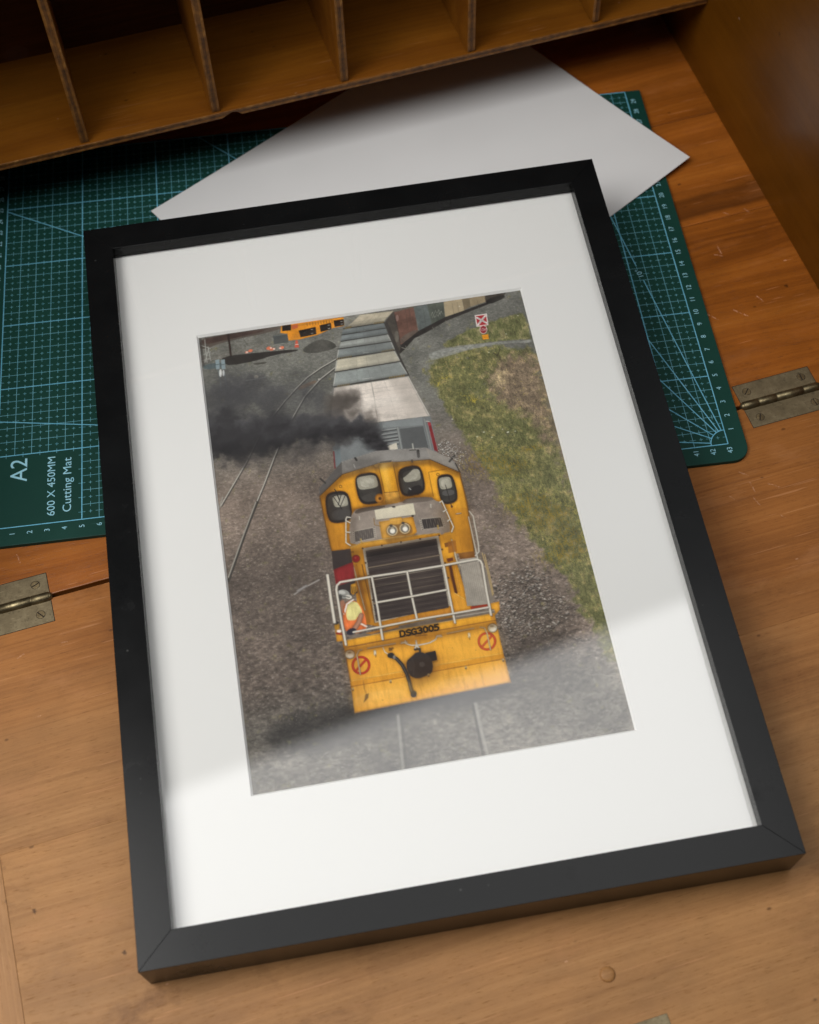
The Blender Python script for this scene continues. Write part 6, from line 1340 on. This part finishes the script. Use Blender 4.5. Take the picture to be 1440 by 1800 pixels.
('p',[(11.709,23.215),(11.697,23.252),(11.678,23.281),(11.654,23.299),(11.63,23.302),(11.608,23.291),(11.592,23.266),(11.585,23.232),(11.587,23.194),(11.598,23.158),(11.618,23.128),(11.641,23.11),(11.666,23.107),(11.688,23.118),(11.704,23.143),(11.711,23.177)],(170,150,110),1,0,0.05,None,None),
('p',[(11.692,23.263),(11.685,23.281),(11.672,23.295),(11.656,23.303),(11.637,23.303),(11.621,23.297),(11.608,23.284),(11.601,23.266),(11.601,23.247),(11.608,23.229),(11.62,23.215),(11.637,23.207),(11.656,23.206),(11.672,23.213),(11.685,23.226),(11.692,23.243)],(96,70,40),1,0,0.05,None,None),
('p',[(5.76,23.365),(5.75,23.402),(5.732,23.431),(5.709,23.449),(5.685,23.452),(5.662,23.441),(5.646,23.416),(5.637,23.383),(5.638,23.345),(5.648,23.308),(5.666,23.279),(5.689,23.261),(5.713,23.258),(5.735,23.269),(5.752,23.294),(5.761,23.327)],(170,150,110),1,0,0.05,None,None),
('p',[(5.745,23.413),(5.739,23.431),(5.727,23.445),(5.71,23.453),(5.692,23.453),(5.675,23.447),(5.662,23.434),(5.654,23.416),(5.654,23.397),(5.66,23.379),(5.672,23.365),(5.688,23.357),(5.706,23.356),(5.723,23.363),(5.737,23.376),(5.744,23.393)],(96,70,40),1,0,0.05,None,None),
('p',[(13.695,23.135),(13.683,23.172),(13.664,23.201),(13.64,23.219),(13.615,23.223),(13.593,23.211),(13.577,23.187),(13.57,23.153),(13.573,23.114),(13.585,23.078),(13.605,23.048),(13.629,23.03),(13.654,23.027),(13.676,23.038),(13.691,23.063),(13.698,23.097)],(170,150,110),1,0,0.05,None,None),
('p',[(13.678,23.183),(13.671,23.201),(13.658,23.215),(13.641,23.223),(13.622,23.224),(13.606,23.217),(13.593,23.204),(13.586,23.187),(13.586,23.167),(13.594,23.149),(13.607,23.135),(13.624,23.127),(13.642,23.126),(13.659,23.133),(13.671,23.146),(13.678,23.164)],(96,70,40),1,0,0.05,None,None),
('p',[(9.73,23.286),(9.719,23.323),(9.7,23.352),(9.677,23.37),(9.652,23.373),(9.63,23.362),(9.614,23.337),(9.606,23.304),(9.608,23.266),(9.619,23.229),(9.638,23.2),(9.661,23.182),(9.686,23.178),(9.708,23.19),(9.724,23.214),(9.732,23.248)],(170,150,110),1,0,0.05,None,None),
('p',[(9.714,23.334),(9.707,23.352),(9.695,23.366),(9.678,23.374),(9.66,23.375),(9.643,23.368),(9.63,23.355),(9.623,23.337),(9.622,23.318),(9.629,23.3),(9.642,23.286),(9.658,23.278),(9.677,23.277),(9.693,23.284),(9.706,23.297),(9.714,23.315)],(96,70,40),1,0,0.05,None,None),
('p',[(7.138,24.204),(7.134,24.212),(7.127,24.219),(7.116,24.223),(7.104,24.222),(7.093,24.219),(7.084,24.212),(7.078,24.203),(7.078,24.193),(7.081,24.184),(7.089,24.178),(7.1,24.174),(7.112,24.174),(7.123,24.178),(7.132,24.185),(7.137,24.194)],(140,92,40),1,0,0.05,None,None),
('p',[(12.379,22.342),(12.375,22.351),(12.367,22.358),(12.356,22.361),(12.344,22.361),(12.333,22.357),(12.324,22.35),(12.318,22.341),(12.318,22.331),(12.322,22.322),(12.33,22.315),(12.341,22.311),(12.353,22.312),(12.365,22.316),(12.374,22.323),(12.379,22.332)],(140,92,40),1,0,0.05,None,None),
('p',[(11.19,22.001),(11.186,22.01),(11.178,22.017),(11.167,22.02),(11.155,22.02),(11.143,22.016),(11.134,22.009),(11.129,22),(11.129,21.99),(11.133,21.981),(11.141,21.974),(11.152,21.97),(11.164,21.97),(11.175,21.974),(11.184,21.981),(11.189,21.991)],(140,92,40),1,0,0.05,None,None),
('p',[(8.366,23.036),(8.362,23.045),(8.354,23.052),(8.344,23.055),(8.332,23.055),(8.32,23.051),(8.311,23.044),(8.306,23.035),(8.305,23.026),(8.309,23.017),(8.317,23.01),(8.328,23.006),(8.34,23.006),(8.351,23.01),(8.36,23.017),(8.365,23.026)],(140,92,40),1,0,0.05,None,None),
('l',[(9.385,21.004),(9.977,21.037)],0.067,(160,110,44),1),
('s',[(5.575,11.83),(7.024,10.673),(9.13,10.325),(12.007,10.598),(13.485,11.7),(13.457,12.11),(11.931,10.939),(9.076,10.669),(7.026,11.053),(5.618,12.219)],(58,32,10),0.5,3),
('s',[(5.622,12.129),(6.266,11.789),(5.92,15.385),(5.701,15.277),(5.636,13.482)],(58,32,10),0.2,6),
('s',[(13.464,12.248),(13.542,13.628),(13.36,16.676),(12.882,16.653),(13.225,13.752)],(58,32,10),0.25,6),
('s',[(5.612,13.656),(7.251,13.768),(7.007,15.42),(5.745,15.302)],(58,32,10),0.08,9),
('s',[(11.772,13.674),(13.461,13.974),(13.36,16.676),(12.12,16.562)],(130,80,20),0.22,10),
('s',[(5.573,21.016),(9.599,20.92),(13.702,20.859),(13.685,21.272),(9.525,21.354),(5.581,21.461)],(96,54,10),0.5,4),
('s',[(6.764,15.272),(11.782,15.402),(12.411,15.389),(12.326,15.945),(11.7,15.861),(7.493,15.819),(6.795,15.8)],(58,32,10),0.28,4),
('s',[(8.588,15.049),(10.471,15.047),(10.515,15.248),(8.814,15.353)],(58,32,10),0.5,2),
('s',[(7.282,13.129),(9.029,13.006),(10.329,12.83),(11.78,12.952),(11.849,12.783),(10.365,12.61),(9.064,12.786),(7.177,12.93)],(58,32,10),0.5,3),
('s',[(8.862,10.389),(9.13,10.325),(9.121,13.023),(8.825,13.042)],(58,32,10),0.35,3),
('s',[(9.929,10.375),(10.183,10.402),(10.197,13.051),(9.938,13.078)],(58,32,10),0.42,3),
('s',[(9.242,10.382),(9.524,10.386),(9.556,12.192),(9.286,12.19)],(250,206,110),0.4,3),
('s',[(6.775,15.405),(7.175,15.344),(7.299,19.868),(6.874,19.918)],(58,32,10),0.32,4),
('s',[(7.562,15.622),(11.48,15.559),(11.47,16.1),(7.579,16.181)],(16,12,12),0.55,4),
('s',[(9.296,16.24),(11.168,16.221),(11.133,18.614),(9.512,18.669)],(96,84,76),0.22,12),
('s',[(5.711,23.539),(13.683,23.276),(13.743,23.957),(5.671,24.233)],(250,200,110),0.32,6),
('s',[(5.602,21.038),(6.317,21.033),(6.294,24.585),(5.61,24.648)],(120,70,20),0.28,8),
('s',[(8.585,22.232),(10.255,22.18),(10.253,23.526),(8.786,23.857)],(58,32,10),0.35,6),
('s',[(10.816,21.251),(13.539,21.204),(13.661,22.596),(10.795,22.696)],(246,190,84),0.25,10),
('s',[(7.046,13.553),(10.234,13.401),(10.07,15.328),(6.883,15.205)],(176,164,152),0.25,9),
('s',[(7.059,13.466),(7.444,13.265),(7.124,15.16),(6.807,15.192)],(70,60,52),0.4,4),
('s',[(12.28,13.494),(12.442,15.307),(12.024,15.365),(11.934,13.432)],(78,68,60),0.35,5),
('s',[(7.017,10.727),(11.983,10.641),(12.165,10.064),(9.08,9.603)],(168,164,160),0.3,6),
('s',[(7.487,10.533),(9.288,10.344),(9.367,9.843),(7.816,9.94)],(50,46,44),0.4,6),
('s',[(6.774,17.003),(7.778,17.008),(7.748,18.193),(6.752,18.188)],(58,32,10),0.3,5),
('s',[(6.812,20.387),(11.494,20.154),(11.487,20.415),(7.745,20.548)],(60,44,30),0.45,3),
('l',[(8.615,20.595),(8.604,20.912),(8.741,20.909),(8.85,20.828),(8.856,20.669),(8.753,20.592),(8.615,20.595)],0.087,(30,22,14),1),
('l',[(9.16,20.621),(9.063,20.585),(8.963,20.635),(8.979,20.714),(9.134,20.768),(9.15,20.853),(9.042,20.903),(8.942,20.867)],0.087,(30,22,14),1),
('l',[(9.47,20.624),(9.366,20.579),(9.266,20.619),(9.222,20.741),(9.256,20.86),(9.352,20.896),(9.459,20.862),(9.464,20.751),(9.37,20.753)],0.087,(30,22,14),1),
('l',[(9.565,20.6),(9.676,20.572),(9.76,20.618),(9.741,20.698),(9.638,20.726),(9.746,20.755),(9.758,20.84),(9.654,20.89),(9.545,20.867)],0.087,(30,22,14),1),
('l',[(9.967,20.566),(9.874,20.632),(9.865,20.822),(9.952,20.884),(10.049,20.818),(10.058,20.628),(9.967,20.566)],0.087,(30,22,14),1),
('l',[(10.266,20.56),(10.172,20.626),(10.163,20.816),(10.251,20.878),(10.348,20.812),(10.357,20.622),(10.266,20.56)],0.087,(30,22,14),1),
('l',[(10.652,20.552),(10.486,20.555),(10.468,20.689),(10.575,20.674),(10.658,20.726),(10.638,20.822),(10.537,20.872),(10.44,20.852)],0.087,(30,22,14),1),
('p',[(5.698,18.4),(6.005,18.232),(5.997,18.849),(5.752,19.158)],(150,104,82),1,1,0.05,None,None),
('p',[(6.481,17.467),(6.755,17.425),(6.74,17.914),(6.51,18.097),(6.411,17.946)],(206,150,48),1,0,0.05,None,None),
('l',[(6.517,17.607),(6.498,17.961)],0.033,(60,44,28),1),
('l',[(6.612,17.624),(6.593,17.978)],0.033,(60,44,28),1),
('l',[(6.691,17.638),(6.672,17.992)],0.033,(60,44,28),1),
('p',[(5.962,18.534),(6.397,18.318),(6.788,18.678),(6.963,19.281),(6.957,20.065),(6.747,20.289),(6.106,20.308),(5.737,19.984),(5.787,19.077)],(232,122,66),1,1,0.12,None,None),
('p',[(6.148,18.478),(6.617,18.471),(6.811,18.902),(6.838,19.259),(6.568,19.344),(6.44,19.558),(6.061,19.518),(5.923,19.363)],(222,212,142),1,1,0.1,None,None),
('l',[(5.882,19.093),(6.104,18.559),(6.471,18.366)],0.108,(228,216,206),1),
('l',[(6.518,19.685),(6.932,20.017)],0.116,(226,206,190),1),
('l',[(5.875,18.916),(5.992,19.55)],0.058,(236,120,60),1),
('l',[(6.747,19.331),(6.58,19.695),(6.26,20.075)],0.266,(168,122,98),1),
('p',[(6.375,20.107),(6.367,20.181),(6.321,20.253),(6.242,20.311),(6.144,20.346),(6.041,20.353),(5.949,20.331),(5.881,20.283),(5.848,20.217),(5.855,20.142),(5.902,20.07),(5.98,20.012),(6.078,19.977),(6.181,19.97),(6.274,19.992),(6.342,20.04)],(42,40,50),1,0,0.05,None,None),
('p',[(6.331,18.069),(6.277,18.155),(6.183,18.21),(6.063,18.225),(5.936,18.198),(5.82,18.133),(5.734,18.04),(5.69,17.933),(5.696,17.828),(5.75,17.741),(5.844,17.686),(5.964,17.671),(6.092,17.698),(6.208,17.764),(6.294,17.857),(6.337,17.964)],(138,136,130),1,0,0.05,None,None),
('p',[(6.131,17.899),(6.105,17.932),(6.056,17.95),(5.99,17.949),(5.918,17.93),(5.851,17.896),(5.799,17.852),(5.77,17.805),(5.768,17.761),(5.793,17.728),(5.843,17.711),(5.909,17.711),(5.981,17.73),(6.048,17.764),(6.1,17.808),(6.129,17.856)],(186,184,178),0.8,0,0.05,None,None),
('p',[(5.918,18.11),(5.901,18.168),(5.87,18.214),(5.829,18.242),(5.785,18.247),(5.744,18.227),(5.713,18.187),(5.697,18.132),(5.697,18.071),(5.713,18.013),(5.745,17.966),(5.785,17.939),(5.829,17.934),(5.87,17.953),(5.901,17.994),(5.918,18.048)],(64,62,60),1,0,0.05,None,None),
('p',[(6.423,18.232),(6.396,18.271),(6.349,18.295),(6.287,18.3),(6.22,18.285),(6.16,18.252),(6.114,18.206),(6.09,18.155),(6.091,18.106),(6.117,18.066),(6.165,18.042),(6.227,18.037),(6.294,18.053),(6.354,18.085),(6.4,18.131),(6.425,18.182)],(196,190,178),1,0,0.05,None,None),
('l',[(5.76,17.967),(6.294,18.193)],0.05,(90,88,84),1),
('p',[(5.543,19.777),(5.521,19.853),(5.482,19.914),(5.43,19.95),(5.374,19.956),(5.322,19.932),(5.283,19.88),(5.262,19.808),(5.262,19.728),(5.284,19.652),(5.323,19.591),(5.375,19.555),(5.431,19.549),(5.483,19.574),(5.522,19.626),(5.543,19.697)],(214,160,50),1,0,0.05,None,None),
('p',[(5.519,19.555),(5.502,19.592),(5.467,19.62),(5.418,19.634),(5.363,19.633),(5.311,19.616),(5.268,19.586),(5.242,19.547),(5.237,19.506),(5.253,19.469),(5.288,19.441),(5.337,19.427),(5.392,19.429),(5.445,19.446),(5.488,19.476),(5.513,19.514)],(44,40,40),1,0,0.05,None,None),
('p',[(5.593,20.046),(5.579,20.077),(5.548,20.1),(5.505,20.111),(5.456,20.109),(5.409,20.094),(5.371,20.069),(5.348,20.037),(5.343,20.003),(5.357,19.972),(5.388,19.949),(5.431,19.938),(5.48,19.94),(5.527,19.955),(5.565,19.98),(5.588,20.012)],(225,210,205),1,0,0.05,None,None),
('l',[(5.333,20.131),(5.6,20.221)],0.1,(176,56,44),1),
('l',[(5.373,16.765),(5.352,18.088),(5.35,19.54)],0.158,(92,84,74),0.6),
('l',[(5.328,16.697),(5.307,18.021),(5.306,19.475)],0.158,(212,204,190),1),
('l',[(5.744,20.893),(5.708,19.197),(5.704,17.691),(5.772,17.435),(5.982,17.274),(7.696,17.249),(9.608,17.277),(11.612,17.265),(13.052,17.227),(13.462,17.226),(13.616,17.363),(13.661,17.552),(13.579,19.153),(13.547,20.556)],0.125,(92,84,74),0.6),
('l',[(5.71,20.842),(5.673,19.145),(5.669,17.638),(5.737,17.382),(5.947,17.221),(7.661,17.196),(9.574,17.223),(11.579,17.212),(13.019,17.174),(13.429,17.173),(13.583,17.309),(13.628,17.499),(13.547,19.101),(13.515,20.505)],0.125,(212,204,190),1),
('l',[(7.689,17.272),(7.706,19.101),(7.685,20.925)],0.116,(92,84,74),0.6),
('l',[(7.657,17.222),(7.674,19.052),(7.653,20.877)],0.116,(212,204,190),1),
('l',[(9.603,17.291),(9.607,18.725),(9.65,20.139)],0.116,(92,84,74),0.6),
('l',[(9.571,17.241),(9.576,18.676),(9.619,20.091)],0.116,(212,204,190),1),
('l',[(11.607,17.28),(11.585,18.98),(11.587,20.649)],0.116,(92,84,74),0.6),
('l',[(11.575,17.23),(11.554,18.931),(11.557,20.601)],0.116,(212,204,190),1),
('l',[(7.777,18.784),(9.598,18.764),(11.469,18.708)],0.108,(92,84,74),0.6),
('l',[(7.747,18.739),(9.569,18.719),(11.441,18.663)],0.108,(212,204,190),1),
('l',[(6.229,20.256),(7.755,20.208),(9.648,20.136),(11.616,20.128),(13.47,20.099)],0.108,(92,84,74),0.6),
('l',[(6.2,20.212),(7.725,20.163),(9.619,20.091),(11.587,20.083),(13.442,20.054)],0.108,(212,204,190),1),
('l',[(7.081,13.48),(6.894,13.411),(6.82,13.541),(6.614,14.966),(6.819,15.169)],0.071,(92,84,74),0.6),
('l',[(7.061,13.448),(6.874,13.379),(6.8,13.509),(6.594,14.935),(6.799,15.138)],0.071,(212,204,190),1),
('l',[(6.807,13.628),(7.019,13.8)],0.071,(92,84,74),0.6),
('l',[(6.787,13.597),(6.999,13.768)],0.071,(212,204,190),1),
('l',[(6.707,14.322),(6.934,14.38)],0.071,(92,84,74),0.6),
('l',[(6.687,14.29),(6.914,14.348)],0.071,(212,204,190),1),
('l',[(12.081,13.415),(12.212,13.348),(12.539,15.042),(12.385,15.324)],0.071,(92,84,74),0.6),
('l',[(12.062,13.383),(12.193,13.316),(12.52,15.011),(12.366,15.293)],0.071,(212,204,190),1),
('l',[(12.171,14.024),(12.344,13.938)],0.071,(92,84,74),0.6),
('l',[(12.151,13.992),(12.325,13.907)],0.071,(212,204,190),1),
('l',[(12.296,14.644),(12.449,14.538)],0.071,(92,84,74),0.6),
('l',[(12.277,14.613),(12.43,14.507)],0.071,(212,204,190),1),
('l',[(7.753,25.158),(7.654,26.485),(7.547,28.023)],0.189,(150,146,138),0.55),
('l',[(7.925,25.188),(7.715,28.051)],0.095,(60,56,52),0.6),
('l',[(11.768,25.224),(11.774,26.575),(11.858,28.095)],0.221,(156,152,144),0.6),
('l',[(11.603,25.319),(11.623,28.115)],0.126,(60,56,52),0.6)]
GROUND = {'grass':[(12.85,4.059),(12.874,4.95),(12.991,5.808),(13.439,6.837),(13.659,7.813),(13.987,8.836),(14.392,10.163),(14.733,11.311),(15.085,12.152),(15.248,13.279),(15.436,14.252),(16.001,15.21),(16.605,16.34),(17.042,17.807),(17.802,18.864),(18.162,19.638),(18.086,21.06),(18.582,21.903),(18.729,22.743),(18.857,23.73),(19.515,24.48),(19.359,11.732),(19.36,4.404),(16.786,3.439),(14.714,3.67)],'topgrass':[(14.164,2.972),(15.214,2.484),(16.322,2.15),(17.756,1.825),(19.265,1.56),(19.325,3.585),(17.288,3.374),(14.886,3.396),(14.106,3.3)],'path':[(14.097,3.347),(15.067,3.284),(17.282,3.402),(19.358,3.621),(19.368,3.836),(17.245,3.589),(15.469,3.696),(13.989,3.953),(13.178,4.043),(13.199,3.471)],'brown':[(17.169,4.777),(18.391,4.235),(19.387,4.802),(19.357,7.157),(19.382,9.908),(19.338,11.506),(18.511,11.091),(18.287,9.98),(18.098,8.679),(16.972,8.108),(16.019,7.013),(16.002,5.889)],'straw':[(16.225,5.553),(17.095,5.144),(17.747,5.832),(17.278,6.591),(16.316,6.695)],'rstone':[(13.874,18.359),(16.129,18.208),(17.027,18.638),(16.7,19.394),(17.694,20.816),(17.658,21.338),(15.147,22.125),(13.877,21.645),(13.85,20.148)],'rwhite':[(12.42,9.808),(13.318,9.516),(14.121,10.791),(13.301,11.389),(12.611,10.744)],'dark_l':[(-0.53,15.381),(5.117,14.982),(5.579,24.604),(0.336,24.33)],'dark_r':[(13.913,21.259),(17.419,21.866),(16.73,24.948),(13.624,25.663)],'under':[(5.057,24.143),(13.607,24.289),(13.795,24.823),(11.631,25.324),(8.38,25.449),(6.246,26.004),(3.567,26.458),(1.313,25.957),(0.698,25.004),(2.707,24.116)]}
FLOWERS = [((13.89,5.336),0.42,0.126),((13.311,5.673),0.315,0.154),((15.178,7.153),0.49,0.21),((14.799,6.823),0.28,0.098),((17.718,10.86),0.669,0.164),((14.949,11.334),1.264,0.893),((16.386,11.767),0.893,0.595),((16.78,14.254),1.19,0.744),((17.904,15.357),1.344,0.84),((18.573,16.886),0.756,0.924),((17.735,17.664),1.008,0.588)]
SMOKE = [([(6.39,5.55),(3.85,4.7),(1.89,4.34),(0.39,4.46)],130,(0.488,1.04),(0.65,1.17),0.15,(46,44,46),(88,88,90)),([(7.97,8.36),(5.93,8.94),(3.35,8.86),(0.81,8.4)],80,(0.26,0.325),(0.455,0.715),0.16,(48,44,44),(80,76,74)),([(8.93,8.04),(8.81,7.09),(8.3,6.1),(7.71,5.6),(7.25,6.49),(6.8,7.38)],150,(0.26,0.455),(0.292,0.585),0.24,(54,48,44),(104,98,92)),([(9.55,9.9),(9.31,8.98),(8.68,7.99),(7.44,7.5),(5.49,7.34),(3.24,7.01),(0.98,6.75),(-0.58,6.63)],560,(0.098,0.878),(0.228,0.975),0.36,(34,32,33),(82,81,83)),([(9.59,10.09),(9.52,9.66),(9.3,9.02),(8.87,8.41),(8.2,7.9),(7.4,7.76)],130,(0.065,0.228),(0.179,0.422),0.5,(26,24,25),(66,64,66)),([(7.39,7.87),(5.4,8.09),(3.13,7.98),(1.2,7.79),(-0.09,7.67)],90,(0.26,0.455),(0.39,0.65),0.3,(26,24,25),(60,59,61))]
def photo_print():
    im = paint(OPS, GROUND, FLOWERS, SMOKE)
    lnr = np.where(im <= .04045, im/12.92, ((im+.055)/1.055)**2.4)*1.24
    e = .12     # the sheet runs on a little under the mount
    xs = np.concatenate([[PX0-e], PX0+(PX1-PX0)*(np.arange(NX)+.5)/NX, [PX1+e]]); ys = np.concatenate([[PY1+e], PY1-(PY1-PY0)*(np.arange(NY)+.5)/NY, [PY0-e]])
    lnr = np.pad(lnr, ((1,1),(1,1),(0,0)), mode='edge')
    h, w_ = lnr.shape[:2]
    X, Y = np.meshgrid(xs, ys); co = np.stack([X, Y, np.full_like(X, zp-.012)], -1).reshape(-1, 3)*S
    i = np.arange((h-1)*w_).reshape(h-1, w_)[:, :-1].ravel()
    q = np.stack([i, i+w_, i+w_+1, i+1], 1).astype(np.int32)
    me = bpy.data.meshes.new("print"); me.vertices.add(len(co)); me.vertices.foreach_set("co", co.astype(np.float32).ravel())
    me.loops.add(q.size); me.loops.foreach_set("vertex_index", q.ravel()); me.polygons.add(len(q))
    me.polygons.foreach_set("loop_start", np.arange(0, q.size, 4, dtype=np.int32)); me.update(calc_edges=True)
    ca = me.color_attributes.new("ink", 'FLOAT_COLOR', 'POINT')
    ca.data.foreach_set("color", np.concatenate([lnr.reshape(-1, 3), np.ones((len(co), 1))], 1).astype(np.float32).ravel())
    t = NT("photo_paper"); at = t.add('ShaderNodeAttribute', attribute_name="ink"); f = t.noise(t.coord(), 2500., 2)
    t.set(Base_Color=at.outputs['Color'], Roughness=.6, Specular_IOR_Level=.2); t.bump(f, .03, .0001)
    me.materials.append(t.m); o = link(bpy.data.objects.new("print", me), frame)
    tag(o, "colour photograph of a yellow locomotive DSG3005 trailing black smoke and freight wagons")
    o2 = box("backing_board", -hw+FB-.5, hw-FB+.5, -hh+FB-.5, hh-FB+.5, zp-.5, zp-.06, M_DARKBOARD, frame, 0)
M_DARKBOARD = plain("backing_board", (.10,.07,.045), .8, 0, 90, .1, .1)
photo_print()
# the folded easel strut under the far end props that end up off the mat
box("easel_strut", -3.2, 3.2, hh-7.5, hh-1.9, -1.75, .02, M_DARKBOARD, frame, .05)
